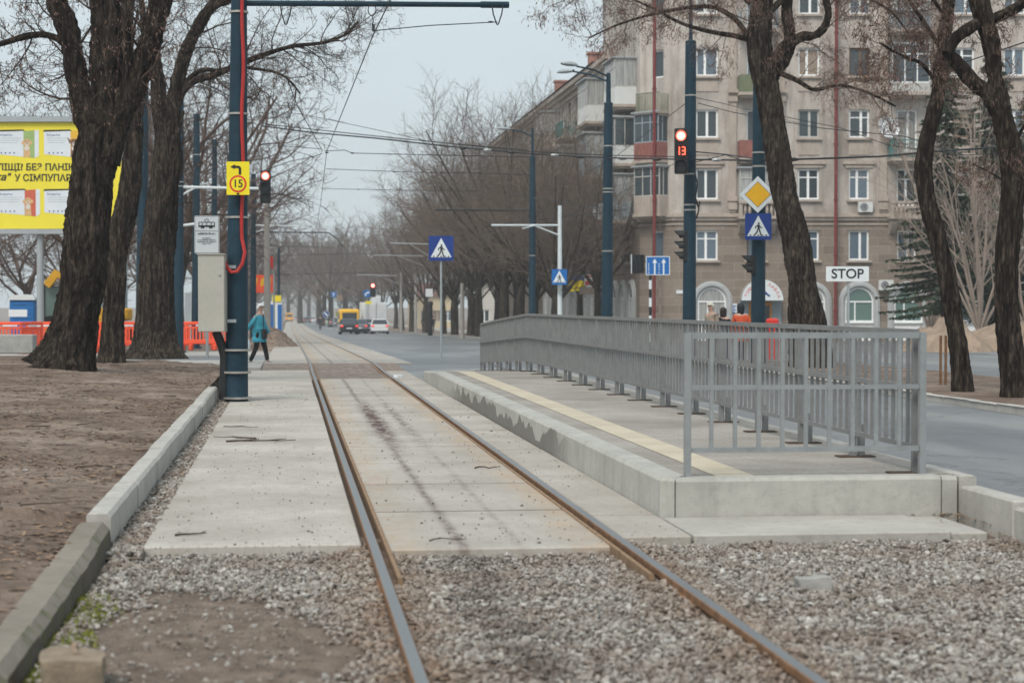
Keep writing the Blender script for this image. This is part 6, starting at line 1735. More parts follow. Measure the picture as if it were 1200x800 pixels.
# entrance with the white vaulted awning
dc = sx(890.5)
mb = MB(); FR.slab(mb, dc - 1.15, dc + 1.15, -.75, zz(352), .02, .10); mb.build('entrance_surround', M['bluesheet'], bl)
mb = MB(); FR.slab(mb, dc - .62, dc + .62, -.75, zz(354), .102, .15)
dr = mb.build('door', mat('orange_door', (.55, .23, .03), .6, .15, 3), bl)
mb = MB(); FR.slab(mb, dc - .05, dc + .05, -.72, zz(356), .152, .17); FR.slab(mb, dc - .5, dc - .12, .2, zz(358), .152, .165); FR.slab(mb, dc + .12, dc + .5, .2, zz(358), .152, .165); mb.build('door_glass', M['glass'], dr)
aw = thing('awning', FR.p(dc, zz(352), .6), 'white half round awning with red lettering over the orange door', 'awning')
R_ = 1.12; z_ = zz(352); mb = MB(); rows = []
for i in range(21):
    a = math.pi * i / 20; rows.append([FR.p(dc + math.cos(a) * R_, z_ + math.sin(a) * R_, d) for d in (.0, 1.0)])
mb.grid(rows); mb.build('vault', M['greypave'], aw)
mb = MB(); mb.prism([FR.p(dc + math.cos(math.pi * i / 24) * R_, z_ + math.sin(math.pi * i / 24) * R_, 1.0) for i in range(25)], FR.n * .04); mb.build('front_board', M['signwhite'], aw)
ff = Face(FR.p(dc, z_, 1.045), RT, -FW); mb = MB()
for txt, a0, a1 in (('ТОМ', 163, 138), ('ЛАВКА', 66, 14)):
    for i, ch in enumerate(txt):
        a = rad(a0 + (a1 - a0) * (i / (len(txt) - 1))); ff.text(mb, ch, math.cos(a) * .90, math.sin(a) * .90, .24, .003, rot=a - math.pi / 2)
mb.build('lettering', M['signred'], aw)
mb = MB(); ff.poly(mb, [(.1, .55), (.42, .25), (.36, .18), (.04, .42)], .003); mb.build('blue_mark', M['signblue'], aw)
# small plates
for nm, px, py, w, h, m, lb in (('info_plate', 859, 361, 9, 11, 'signblue2', 'small light blue notice fixed between the arches'), ('address_plate', 797, 342, 9, 4, 'signwhite', 'small white address plate on the stone corner')):
    s = thing(nm, FR.p(sx(px), zz(py), .05), lb, 'plate'); mb = MB(); FR.slab(mb, sx(px - w / 2), sx(px + w / 2), zz(py + h / 2), zz(py - h / 2), .01, .05); mb.build('plate', M['signwhite'], s)
    if nm == 'info_plate':
        mb = MB()
        for i in range(4): FR.slab(mb, sx(px - 3.5), sx(px + 3.5 - (i % 2) * 1.5), zz(py - 3 + i * 2.3 + 1.3), zz(py - 3 + i * 2.3), .051, .056)
        mb.build('print', M['signblue2'], s)
# drainpipes
def drain(px, top, lb, D=101.6):
    mb = MB(); q0 = W(px, D, -1.0); mb.tube([q0, (q0.x, q0.y, top)], .09, 10)
    o = mb.build('drainpipe', M['redpaint'], bl, smooth=True)
    for z in range(1, int(top), 3):
        m2 = MB(); m2.tube([(q0.x, q0.y, z), (q0.x, q0.y, z + .12)], .125, 10); m2.build('pipe_clamp', M['redpaint'], o)
drain(979, 19.9, ''); drain(766.5, 19.9, '', 101.9)
# air conditioners and dishes
def aircon(wl, s_, z, lb):
    s = thing('air_conditioner', wl.p(s_, z, .2), lb, 'air conditioner', 'air conditioners on the facade'); mb = MB(); w, h = .78, .55
    wl.slab(mb, s_ - w / 2, s_ + w / 2, z - h / 2, z + h / 2, .08, .36); mb.build('housing', M['whitesheet'], s)
    f = Face(wl.p(s_ - .08, z, .362), wl.e, wl.n); mb = MB(); f.disc(mb, 0, 0, .22, .0, .01); g = mb.build('fan', M['inkgrey'], s)
    mb = MB(); 
    for r in (.09, .15, .205): mb.tube([f.p(r * math.cos(a), r * math.sin(a), .02) for a in [i * .3927 for i in range(16)]], .008, 4, closed=True)
    mb.build('fan_guard', M['whitesheet'], g)
    mb = MB()
    for x in (-.28, .28): mb = MB(); wl.slab(mb, s_ + x - .02, s_ + x + .02, z - h / 2 - .05, z - h / 2 - .005, 0, .36); mb.build('bracket', M['greymetal'], s)
aircon(FR, sx(1037), zz(334), 'white air conditioner between the two green curtained arches'); aircon(FR, sx(1012.5), zz(243), 'white air conditioner under the second floor window right of the red drainpipe')
aircon(WI, wc[1] + 1.6, 4.4, 'air conditioner on the street wing near the corner'); aircon(WI, wc[1] - 1.6, 4.5, 'air conditioner on the street wing farther from the corner')
def dish(c, n, r, lb):
    s = thing('satellite_dish', c, lb, 'satellite dish', 'satellite dishes'); n = Vector(n).normalized(); R = n.to_track_quat('Z', 'Y').to_matrix(); mb = MB()
    mb.lathe([(.01, 0), (r * .5, .03), (r * .85, .1), (r, .16), (r * .99, .175), (r * .84, .115), (r * .4, .04), (.01, .02)], c, 20, ax=R); mb.build('reflector', M['signwhite'], s, smooth=True)
    mb = MB(); mb.tube([c - R @ Vector((0, r, -.16)), c + n * .55], .014, 5); mb.box(c + n * .57, (.07, .07, .09)); mb.tube([c, c - n * .4], .03, 6); mb.build('feed_arm', M['greymetal'], s)
dish(FR.p(sx(1037), zz(152), .5), -FW + RT * .3 + Vector((0, 0, .3)), .62, 'large white satellite dish between window and teal balcony')
dish(WI.p(wc[0] - .8, zz(243), 1.5), -FW - RT * .3 + Vector((0, 0, .3)), .5, 'round satellite dish on the corner balcony above the street')
# shop flag and signboard on the wing
q = P(676, 330, 112); s = thing('flag', q, 'crumpled yellow and blue flag on the shop front', 'flag'); mb = MB(); rows = []
for i in range(8):
    rows.append([q + RT * ((j / 9 - .5) * .9) + Vector((0, 0, .38 - i * .13 - .18 * abs(j / 9 - .5))) - FW * (.07 * math.sin(j * 1.7 + i * .5)) for j in range(10)])
mb.grid(rows); nf = len(mb.f)
for i in range(nf): mb.m[i] = 0 if i // 9 < 2 else 1
mb.build('cloth', [M['signblue'], M['signyellow']], s); mb = MB(); mb.tube([q + RT * .5 + Vector((0, 0, .3)), q - RT * .6 + Vector((0, 0, .75))], .03, 6); mb.build('staff', M['greymetal'], s)
s = thing('shop_sign', P(692, 329, 111), 'red and white shop signboard above the shop front', 'sign'); f = face_at(692, 329, 111, rad(-12)); k = 111 / F
plate(s, f, 14 * k, 15 * k, M['signwhite'], th=.08, r=.02); f = Face(f.p(0, 0, .08), f.e, -FW); mb = MB(); f.rect(mb, -6 * k, -5 * k, 3.5 * k, -.3 * k, .002); f.rect(mb, -6 * k, 4.5 * k, 4 * k, 6.3 * k, .002); mb.build('red_print', M['signred'], s)
mb = MB(); mb.box(P(688, 341, 110), (.9, .4, .4), -YAW); o = mb.build('shop_awning_box', M['trim'], org=P(688, 341, 110)); tag(o, 'beige canopy box under the red and white shop signboard', 'canopy')
# pale building far down the street
def small_building(px0, px1, D, h, label, m, nx=4, nz=1):
    a = WG(px0, D, -.5); b = WG(px1, D, -.5); Wd = Wall(a, RT[:2]); Lh = (b - a).length; rt = thing('distant_building', a, label, 'building', 'distant buildings')
    if Wd.n.dot(FW) > 0: Wd.n = -Wd.n
    hs = []
    for i in range(nx):
        for j in range(nz):
            c = Lh * (i + .5) / nx; hs.append((c - .6, c + .6, a.z + 1.6 + j * 3.1, a.z + 3.1 + j * 3.1))
    mb = MB(); Wd.panel(mb, 0, Lh, a.z, a.z + h, hs); Wd.slab(mb, 0, Lh, a.z, a.z + h, -9, -.35); mb.build('wall', m, rt)
    for w_ in hs: window(Wd, *w_, cols=2, sill=False, parent=rt)
    mb = MB(); mb.prism([Wd.p(-.4, a.z + h, .5), Wd.p(-.4, a.z + h, -9.5), Wd.p(-.4, a.z + h + 1.8, -4.5)], Wd.e * (Lh + .8)); mb.build('roof', ROOF, rt)
small_building(478, 532, 262, 5.2, 'pale yellow low building seen between the lime trunks', mat('pale_yellow_plaster', (.62, .52, .36), .9, .08, .5), 4)
small_building(560, 640, 235, 6.5, 'whitish building glimpsed behind the lime trees', mat('whitish_plaster', (.52, .50, .46), .9, .08, .5), 5)
small_building(330, 372, 900, 16, 'hazy building closing the street far away', mat('grey_plaster', (.35, .34, .33), .9, .1, .2), 5, 3)
# ================================================================== left side: billboard, barriers, cabin, digger
BD = 69.0; kb = BD / F
bb = thing('billboard', WG(45, BD, 0), 'large yellow billboard with Cyrillic lettering and pictures of pet food cards', 'billboard')
x0p, x1p = -150, 142
eb = (P(x1p, 205, BD) - P(x0p, 205, BD)).normalized()
fb = Face(P(45, 206, BD), eb, -FW)
def bx(px): return (px - 45) * kb
def by(py): return (206 - py) * kb
mb = MB(); fb.rect(mb, bx(x0p), by(268), bx(x1p), by(144), -.02, .05); mb.build('panel', M['boardyellow'], bb)
mb = MB(); fb.rect(mb, bx(x0p - 2), by(143.5), bx(x1p + 2), by(137), -.45, .62); mb.build('top_beam', M['greymetal'], bb)
mb = MB(); fb.rect(mb, bx(x0p - 2), by(274), bx(x1p + 2), by(268.5), -.45, .55); mb.build('bottom_beam', M['greymetal'], bb)
mb = MB(); a = fb.p(0, by(272), -.2); mb.tube([(a.x, a.y, gz(BD)), a], [.14, .12], 10); mb.build('post', M['greymetal'], bb, smooth=True)
mb = MB(); a = fb.p(bx(-140), by(272), -.2); mb.tube([(a.x, a.y, gz(BD)), a], [.14, .12], 10); mb.build('post', M['greymetal'], bb, smooth=True)
mb = MB(); a, b = fb.p(bx(122), by(268), .08), fb.p(bx(142), by(246), .08); mb.bar(a, b, .1, .03); mb.build('dark_strap', M['signblue'], bb)
mb = MB()
for i in range(60): q = fb.p(bx(x0p + 4.8 * i), by(137), 0); mb.tube([q, q + Vector((0, 0, .14))], .008, 4)
mb.tube([fb.p(bx(x0p), by(133), 0), fb.p(bx(x1p), by(133), 0)], .008, 4); mb.build('bird_spikes', M['greymetal'], bb)
for txt, xc, yc, sz, sh, wp in (('ЛІЩІ? БЕЗ ПАНІКИ', 46, 196.5, .34, 0, 97), ('У СІМПУПАРІКА', 60, 209, .34, 0, 85), ('ка"', 3, 208, .36, .25, 19)):
    mb = MB(); fb.text(mb, txt, bx(xc), by(yc), sz, .036, 1.0, sh, .009, fit=wp * kb); mb.build('lettering', M['ink'], bb)
CARDW = mat('card_white', (.66, .70, .74), .5, .05, 3); CG = mat('card_green', (.30, .42, .16), .5, .1, 3); CO = mat('card_orange', (.72, .42, .05), .5, .1, 3); CR = mat('card_red', (.55, .12, .07), .5, .1, 3)
FUR = mat('printed_golden_fur', (.62, .40, .20), .7, .2, 6); FUR2 = mat('printed_brown_fur', (.20, .10, .06), .7, .2, 6); FW_ = mat('printed_white_fur', (.65, .60, .55), .7, .1, 6)
def card(x0, x1, x2, y0, y1, mc, fur, ears):
    """white packet drawn in slight perspective with a coloured end and a dog's head"""
    mb = MB(); fb.poly(mb, [(bx(x0), by(y1 - 3)), (bx(x1), by(y1)), (bx(x1), by(y0 + 2)), (bx(x0), by(y0 + 3))], .034); o = mb.build('printed_packet', CARDW, bb)
    mb = MB(); fb.poly(mb, [(bx(x1) + .001, by(y1)), (bx(x2 - 5), by(y1 + 1.5)), (bx(x2 - 5), by(y0 + 1)), (bx(x1) + .001, by(y0 + 2))], .034); mb.build('coloured_side', mc, o)
    mb = MB(); fb.poly(mb, [(bx(x2 - 5) + .001, by(y1 + 1.5)), (bx(x2), by(y1 - 1)), (bx(x2), by(y0 + 1)), (bx(x2 - 5) + .001, by(y0 + 1))], .034); mb.build('packet_edge', CARDW, o)
    mb = MB(); fb.poly(mb, [(bx(x0 - 1), by(y0 + 2.8)), (bx(x1 + 2), by(y0 + 1.8)), (bx(x1), by(y0 + .2)), (bx(x0), by(y0 + .8))], .037); mb.build('slot_shadow_print', M['ink'], o)
    mb = MB(); fb.text(mb, 'Simparica', bx(x0 + 11), by(y0 + 6.5), .13, .037); 
    for i in range(4): fb.disc(mb, bx(x0 + 6 + i * 5), by(y1 - 4.5), .03, .037, n=8)
    mb.build('blue_print', M['signblue'], o)
    mb = MB()
    for i in range(3): fb.rect(mb, bx(x0 + 4), by(y0 + 10 + i * 2.6 + .7), bx(x1 - 3 - i * 2), by(y0 + 10 + i * 2.6), .037)
    mb.build('small_print', mat('pale_print', (.42, .46, .5), .5) if 'pale_print' not in bpy.data.materials else bpy.data.materials['pale_print'], o)
    if fur:
        cx, cy = (x1 + 4), (y0 + y1) / 2 - 1
        mb = MB(); fb.disc(mb, bx(cx), by(cy), .13, .038, n=16); fb.poly(mb, [(bx(cx - 4), by(y1 + .5)), (bx(cx + 4), by(y1 + .5)), (bx(cx + 3), by(cy + 2)), (bx(cx - 3), by(cy + 2))], .0385)
        for q in (-1, 1):
            if ears == 'flop': fb.disc(mb, bx(cx + q * 4.2), by(cy + .6), .07, .0392, n=10)
            else: fb.poly(mb, [(bx(cx + q * 2), by(cy - 1)), (bx(cx + q * 8), by(cy - 6)), (bx(cx + q * 5), by(cy + 2))], .0392)
        mb.build('dog_picture', fur, o)
        mb = MB(); fb.disc(mb, bx(cx), by(cy + 2), .06, .0405, n=10); fb.disc(mb, bx(cx), by(cy + 7), .09, .0405, n=10); mb.build('dog_muzzle', FW_, o)
        mb = MB(); 
        for q in (-1.7, 1.7): fb.disc(mb, bx(cx + q), by(cy - 1.2), .018, .043, n=8)
        fb.disc(mb, bx(cx), by(cy + 1.5), .025, .043, n=8); mb.build('dog_eyes', M['ink'], o)
card(-4, 28, 46, 152, 184, CG, FUR, 'flop'); card(52, 83, 100, 152, 184, CO, FUR2, 'up')
card(-4, 29, 47, 221, 252, CR, FUR, 'flop'); card(52, 86, 102, 221, 252, CG, None, '')
card(-56, -24, -8, 152, 184, CR, FUR2, 'flop'); card(-56, -24, -8, 221, 252, CG, FUR, 'flop')
# orange plastic barriers
def barrier():
    rt = thing('plastic_barrier', (0, 0, 0), 'x', 'barrier', 'orange plastic barriers'); L = 1.25
    mb = MB()
    mb.bbox((0, 0, .95), (L, .07, .12), .02); mb.bbox((0, 0, .80), (L, .05, .08), .01); mb.bbox((0, 0, .30), (L, .06, .16), .02)
    mb.bbox((-L / 2 + .04, 0, .58), (.08, .061, .80), .015); mb.bbox((L / 2 - .04, 0, .58), (.08, .061, .80), .015)
    for i in range(9): mb.box((-L / 2 + .15 + i * (L - .3) / 8, 0, .57), (.055, .035, .5))
    mb.build('panel', M['barrier'], rt)
    for x in (-.42, .42): mb = MB(); mb.bbox((x, 0, .11), (.12, .52, .22), .03); mb.build('foot', M['barrier'], rt)
    mb = MB(); mb.box((0, -.038, .878), (.5, .004, .05)); mb.build('reflector', M['signwhite'], rt)
    return rt
bproto = barrier()
bspots = [(-22, 66, 0.05, 'outermost barrier at the frame edge'), (12, 65, .05, 'second barrier below the blue cabin'), (52, 64, -.1, 'barrier next to the billboard post'), (37, 59, 1.25, 'turned barrier standing nearer than its row'), (116, 62, .5, 'barrier between the forked tree and the curved tree'), (98, 61, -.2, 'barrier mostly behind the forked tree'),
          (147, 63, .2, 'barrier in the gap between the second and third trunks'), (200, 66, 0, 'barrier behind the thick blue pole'), (238, 66, .05, 'barrier behind the tram stop post'), (264, 67, .0, 'barrier half hidden behind the stout pole'), (128, 64, 0, 'barrier behind the curved tree')]
for i, (px, D, r, lb) in enumerate(bspots):
    o = bproto if i == 0 else copy_tree(bproto); q = W(px, D, 0); q.z = gz(q.y) + .12 + (0 if i else 0); o.location = q; o.rotation_euler = (0, 0, -YAW + r); o['label'] = 'orange plastic ' + lb
# road works mesh feet: dark wavy base behind the tram stop post
# portable toilet
q = W(28, 84, 0); q.z = gz(q.y) + .1; s = thing('portable_toilet', q, 'blue portable toilet cabin with a white arched roof', 'portable toilet'); T_ = Matrix.Rotation(-YAW + .1, 4, 'Z')
mb = MB(); mb.bbox(q + Vector((0, 0, 1.02)), (1.08, 1.08, 2.04), .05, -YAW + .1); mb.build('body', M['toiletblue'], s)
mb = MB()
ex = Matrix.Rotation(-YAW + .1, 3, 'Z') @ Vector((1, 0, 0)); ey = Matrix.Rotation(-YAW + .1, 3, 'Z') @ Vector((0, 1, 0))
for i in range(9): c = q - ey * .555 + Vector((0, 0, .25 + i * .2)); mb.box(c, (.86, .03, .06), -YAW + .1)
dd = mb.build('door', M['toiletblue'], s)
mb = MB(); rows = []
for i in range(11):
    a = math.pi * i / 10; rows.append([q + ex * (-.60 * math.cos(a)) + Vector((0, 0, 2.03 + .25 * math.sin(a))) + ey * y for y in (-.62, .62)])
mb.grid(rows); mb.poly([r[0] for r in rows]); mb.poly([r[1] for r in rows][::-1]); mb.build('roof', M['signwhite'], s)
# small white board leaning on the barriers
q = P(21, 367, 66.5); mb = MB(); mb.bbox(q, (.66, .04, .26), .01, -YAW); o = mb.build('white_board', M['signwhite'], org=q); tag(o, 'small white board resting on the orange barriers under the cabin', 'board')
# concrete ledge
q = W(2, 55, .30); mb = MB(); mb.bbox(q, (1.95, .5, .56), .03, -YAW); o = mb.build('concrete_block', M['conc'], org=q); tag(o, 'grey concrete block in front of the orange barriers by the frame edge', 'concrete block')
q = W(238, 61, .0); mb = MB()
# digger
q = W(66, 76, 0); q.z = gz(q.y) + .1; s = thing('backhoe_loader', q, 'yellow digger with a white cab roof hidden behind the forked tree', 'digger')
DY = mat('digger_yellow', (.75, .40, .03), .5, .12, 2, spot=.3)
def lq(x, y, z): return q + RT * x + Vector((FW.x, FW.y, 0)) * y + Vector((0, 0, z))
mb = MB(); mb.bbox(lq(1.3, 0, .95), (2.6, 1.3, .7), .08, -YAW); mb.bbox(lq(2.4, 0, 1.35), (1.2, 1.0, .5), .08, -YAW); mb.build('body', DY, s)
mb = MB()
for x in (-.38, .5):
    for y in (-.55, .55): mb.bar(lq(x, y, 1.2), lq(x * .92, y * .92, 2.55), .09)
cbn = mb.build('cab', M['ink'], s); mb = MB(); mb.bbox(lq(.06, 0, 1.85), (.86, 1.06, 1.25), .04, -YAW); mb.build('cab_glass', M['glassteal'], cbn)
mb = MB(); mb.bbox(lq(.06, 0, 2.62), (1.15, 1.3, .14), .05, -YAW); mb.build('cab_roof', M['signwhite'], cbn)
mb = MB(); mb.bar(lq(-.2, -.7, 2.5), lq(.25, -.7, 3.05), .28, .3); mb.bar(lq(.25, -.7, 3.0), lq(1.6, -.7, 2.0), .26, .26); mb.build('boom', DY, s)
for x, r in ((-.0, .65), (2.5, .5)):
    for y in (-.75, .75): mb = MB(); mb.cyl(lq(x, y - .15, r), lq(x, y + .15, r), r, n=20); w_ = mb.build('wheel', M['rubber'], s); mb = MB(); mb.cyl(lq(x, y - .17, r), lq(x, y + .17, r), r * .5, n=14); mb.build('rim', DY, w_)
# low white hoarding beyond the poles
def hoarding(px0, px1, D, h, label, m):
    a = W(px0, D, 0); a.z = gz(a.y); s = thing('hoarding', a, label, 'fence', 'site fences'); L = (px1 - px0) * D / F; n = max(2, int(L / 2))
    for i in range(n):
        c = a + RT * (L * (i + .5) / n) + Vector((0, 0, h / 2 + .1)); mb = MB(); mb.bbox(c, (L / n - .04, .05, h), .01, -YAW)
        for j in range(6): mb.box(c + RT * ((j - 2.5) * L / n / 6.4) - FW * .03, (.05, .04, h - .05), -YAW)
        mb.build('sheet', m, s)
hoarding(196, 236, 92, 2.5, 'pale grey sheet hoarding behind the blue poles', mat('hoarding_grey', (.46, .50, .52), .6, .1, 2, spot=.2))
hoarding(100, 150, 100, 5.2, 'bluish building site hoarding seen between the trunks', mat('hoarding_blue', (.30, .38, .43), .6, .1, 2, spot=.2))
# dirt mounds
def mound(name, c, rx, ry, h, m, label, cat, seed, n=40, rough=.25):
    mb = MB(); rows = []
    for i in range(n):
        row = []
        for j in range(n):
            u, v = (i / (n - 1) - .5) * 2.4, (j / (n - 1) - .5) * 2.4; r = math.hypot(u, v)
            q = Vector((u * 1.6 + seed, v * 1.6, seed)); z = h * max(0, 1 - r ** 1.5) * (1 + rough * 1.6 * mn.noise(q * 1.2)) + h * rough * .5 * mn.noise(q * 4) * (1 if r < 1 else .2) + h * rough * .2 * mn.noise(q * 11) * (1 if r < 1 else .2)
            if r > 1.02: z -= (r - 1.02) * h * .8
            row.append((c[0] + u * rx, c[1] + v * ry, c[2] + z))
        rows.append(row)
    mb.grid(rows); o = mb.build(name, m, org=c, smooth=True, sharp=180)
    if sum(p.normal.z for p in o.data.polygons) < 0: o.data.flip_normals()
    tag(o, label, cat, 'heaps of soil'); return o
g = W(317, 80, 0); mound('soil_heap', (g.x, g.y, gz(g.y) + .02), 1.25, 3.0, .95, M['dirt'], 'small brown heap of soil beside the concrete lamp pole', 'soil heap', 3)
g = W(1108, 66, 0); mound('sand_heap', (g.x, g.y, gz(g.y) + .05), 1.6, 2.2, 1.2, M['sand'], 'peaked sandy heap behind the leaning tree', 'sand heap', 5)
g = W(1180, 68, 0); mound('sand_heap', (g.x, g.y, gz(g.y) + .05), 2.3, 2.4, 1.0, M['sand'], 'wide sandy heap between the two end trees', 'sand heap', 8)
g = W(1240, 66, 0); mound('sand_heap', (g.x, g.y, gz(g.y) + .05), 1.6, 2.2, 1.5, M['sand'], 'tall sandy heap behind the sinuous tree at the frame edge', 'sand heap', 12)
# orange banner on the concrete pole, ad kiosk
s = thing('banner', P(312, 332, 97), 'orange red banner with yellow diagonal bands behind the concrete pole', 'banner'); f = face_at(309, 332, 97); k = 97 / F
mb = MB(); f.rect(mb, -13 * k, -11 * k, 11 * k, 10 * k, 0, .02); mb.build('cloth', M['barrier'], s)
mb = MB()
for i in range(3): f.poly(mb, [((-12 + i * 8) * k, -4 * k), ((-8 + i * 8) * k, -2 * k), ((-7 + i * 8) * k, 7 * k), ((-11 + i * 8) * k, 5 * k)], .021)
mb.build('yellow_bands', M['signorange'], s)
mb = MB()
for x in (-14, 12): a = f.p(x * k, 12 * k); mb.tube([(a.x, a.y, gz(a.y)), a], .05, 6)
mb.build('posts', M['greymetal'], s)
s = thing('street_flag', P(317, 307, 96), 'small red pennant hanging above the orange banner', 'flag'); f = face_at(317, 307, 96)
mb = MB(); f.poly(mb, [(-3 * k, 8 * k), (3 * k, 6 * k), (3 * k, -9 * k), (-1 * k, -4 * k)], 0, .02); mb.build('cloth', M['signred'], s)
q = WG(325, 128, .02); s = thing('advertising_kiosk', q, 'slim blue and white advertising kiosk with a yellow top plate', 'kiosk')
mb = MB(); mb.bbox(q + Vector((0, 0, 1.3)), (.75, .6, 2.6), .04, -YAW); mb.build('body', M['signwhite'], s)
for dx in (-.27, .2): mb = MB(); mb.box(q + RT * dx - FW * .31 + Vector((0, 0, 1.35)), (.28, .03, 2.0), -YAW); mb.build('panel', M['signblue2'], s)
mb = MB(); mb.box(q - FW * .33 + Vector((0, 0, 2.75)), (.6, .06, .42), -YAW); mb.build('top_plate', M['signyellow'], s)
mb = MB(); mb.tube([q + RT * .1, q + RT * .1 + Vector((0, 0, 6.2))], .09, 8); mb.build('pole', M['bluepole'], s)

# ================================================================== people
def skin(name, V, E, Rr, m, parent, sub=1, smooth=True):
    me = bpy.data.meshes.new('t'); me.from_pydata([tuple(v) for v in V], E, []); o = bpy.data.objects.new('t', me); COL.objects.link(o)
    sm = o.modifiers.new('s', 'SKIN'); lay = me.skin_vertices[0].data
    for i, r in enumerate(Rr): lay[i].radius = (r if isinstance(r, tuple) else (r, r))
    lay[0].use_root = True; sb = o.modifiers.new('u', 'SUBSURF'); sb.levels = sub; sb.render_levels = sub
    bpy.context.view_layer.update(); e = bpy.data.meshes.new_from_object(o.evaluated_get(bpy.context.evaluated_depsgraph_get())); bpy.data.objects.remove(o)
    e.materials.clear(); e.materials.append(m); c = ORG[parent.name]
    off = Vector(c); e.transform(Matrix.Translation(-off))
    return link(name, e, parent, c, True, 0, 180)
def person(base, face_dir, hgt, label, coat=None, trousers=None, hair=None, stride=.0, hair_kind='cap', coat_len=.45, arms=(0.1, -0.1), group=None, shoe=None, head_turn=0.0, bulk=1.0):
    """standing or walking figure; face_dir is a horizontal unit vector"""
    s = thing('person', base, label, 'person', group); k = hgt / 1.7; fd = Vector(face_dir).normalized(); ld = Vector((-fd.y, fd.x, 0))
    def q(x, y, z): return Vector(base) + (fd * x + ld * y) * k + Vector((0, 0, z * k))
    st = stride
    J = dict(pel=q(0, 0, .93), wai=q(0, 0, 1.08), che=q(.01, 0, 1.27), nec=q(.02, 0, 1.42), n2=q(.03, 0, 1.48), hd=q(.045, 0, 1.56), ht=q(.035, 0, 1.65))
    leg = {}
    for sd, f in ((1, st), (-1, -st)):
        leg[sd] = [q(0, sd * .09, .88), q(f * .45 + (.05 if f < 0 else .03), sd * .095, .48), q(f * 1.0 - (.03 if f < 0 else 0), sd * .09, .09), q(f * 1.0 + .14, sd * .10, .035 if f >= 0 else .02)]
    arm = {}
    for sd, a in ((1, arms[0]), (-1, arms[1])):
        arm[sd] = [q(0, sd * .18, 1.37), q(a * .5 - .02, sd * .235, 1.10), q(a * 1.3 + .03, sd * .24, .86), q(a * 1.45 + .05, sd * .235, .77)]
    V = [J['pel'], J['wai'], J['che'], J['nec'], J['n2'], J['hd'], J['ht']]; E = [(0, 1), (1, 2), (2, 3), (3, 4), (4, 5), (5, 6)]; R_ = [(.13, .11), (.115, .10), (.14, .11), .06, .052, .082, .06]
    R_ = [((r[0] * k, r[1] * k) if isinstance(r, tuple) else r * k) for r in R_]
    for sd in (1, -1):
        b = len(V); V += leg[sd]; E += [(0, b), (b, b + 1), (b + 1, b + 2), (b + 2, b + 3)]; R_ += [.085 * k, .055 * k, .04 * k, .03 * k]
        b = len(V); V += arm[sd]; E += [(2, b), (b, b + 1), (b + 1, b + 2), (b + 2, b + 3)]; R_ += [.05 * k, .04 * k, .028 * k, .032 * k]
    skin('body', V, E, R_, M['skin'], s)
    hd = (fd * math.cos(head_turn) + ld * math.sin(head_turn)); hl = Vector((-hd.y, hd.x, 0)); hc = J['hd']
    # face
    mb = MB(); mb.tube([hc + hd * .075 * k + Vector((0, 0, .02 * k)), hc + hd * .105 * k + Vector((0, 0, -.015 * k)), hc + hd * .08 * k + Vector((0, 0, -.03 * k))], [.008 * k, .016 * k, .01 * k], 6); fo = mb.build('face', M['skin'], s, smooth=True)
    mb = MB()
    for e in (-1, 1): mb.lathe([(.0, -.009 * k), (.011 * k, 0), (0, .009 * k)], hc + hd * .08 * k + hl * e * .032 * k + Vector((0, 0, .015 * k)), 6)
    mb.box(hc + hd * .082 * k - Vector((0, 0, .055 * k)), (.04 * k, .04 * k, .008 * k), math.atan2(hl.y, hl.x)); mb.build('eyes_and_mouth', M['ink'], fo)
    for e in (-1, 1): mb = MB(); mb.box(hc + hl * e * .085 * k - Vector((0, 0, .005 * k)), (.012 * k, .03 * k, .055 * k), math.atan2(hl.y, hl.x)); mb.build('ear', M['skin'], s)
    # hair
    if hair:
        mb = MB(); rows = []; n = 14
        for i in range(9):
            t = i / 8; ph_ = math.pi * (.0 + t * (.62 if hair_kind == 'cap' else .75)); row = []
            for j in range(n):
                a = 2 * math.pi * j / n; fr = math.cos(a); rr_h = .108 * k; zc = math.cos(ph_) * .115 * k; r2 = math.sin(ph_) * rr_h
                if fr > .35: zc = max(zc, (.035) * k)
                if hair_kind == 'long' and fr < .3 and t > .7: zc -= (t - .7) * .75 * k; r2 = max(r2, .09 * k)
                row.append(hc + hd * (fr * r2 - .008 * k) + hl * (math.sin(a) * r2) + Vector((0, 0, zc + .035 * k + .004 * mn.noise(Vector((j, i, 3)))))) 
            rows.append(row)
        mb.grid(rows, closed=True); mb.build('hair' if hair_kind != 'hat' else 'hat', hair, s, smooth=True)
    if trousers:
        V = [J['pel'] + Vector((0, 0, .02)), q(0, 0, 1.0)]; E = [(0, 1)]; R_ = [(.14 * k * bulk, .12 * k), (.12 * k, .11 * k)]
        for sd in (1, -1):
            b = len(V); L = leg[sd]; V += [L[0], L[1], L[2] + Vector((0, 0, .01))]; E += [(0, b), (b, b + 1), (b + 1, b + 2)]; R_ += [.10 * k, .073 * k, .06 * k]
        skin('trousers', V, E, R_, trousers, s)
    if coat:
        V = [q(0, 0, .95 - coat_len * .25), q(0, 0, .95 - coat_len * .5), q(0, 0, .95), J['wai'], J['che'], q(.015, 0, 1.425)]
        E = [(0, 1), (0, 2), (2, 3), (3, 4), (4, 5)]; R_ = [(.175 * k * bulk, .14 * k * bulk), (.185 * k * bulk, .15 * k * bulk), (.165 * k * bulk, .135 * k * bulk), (.15 * k * bulk, .13 * k * bulk), (.165 * k * bulk, .135 * k * bulk), (.085 * k, .08 * k)]
        for sd in (1, -1):
            b = len(V); A = arm[sd]; V += [A[0] - Vector((0, 0, .035 * k)), A[1], A[2]]; E += [(4, b), (b, b + 1), (b + 1, b + 2)]; R_ += [.062 * k, .06 * k, .05 * k]
        skin('coat', V, E, R_, coat, s)
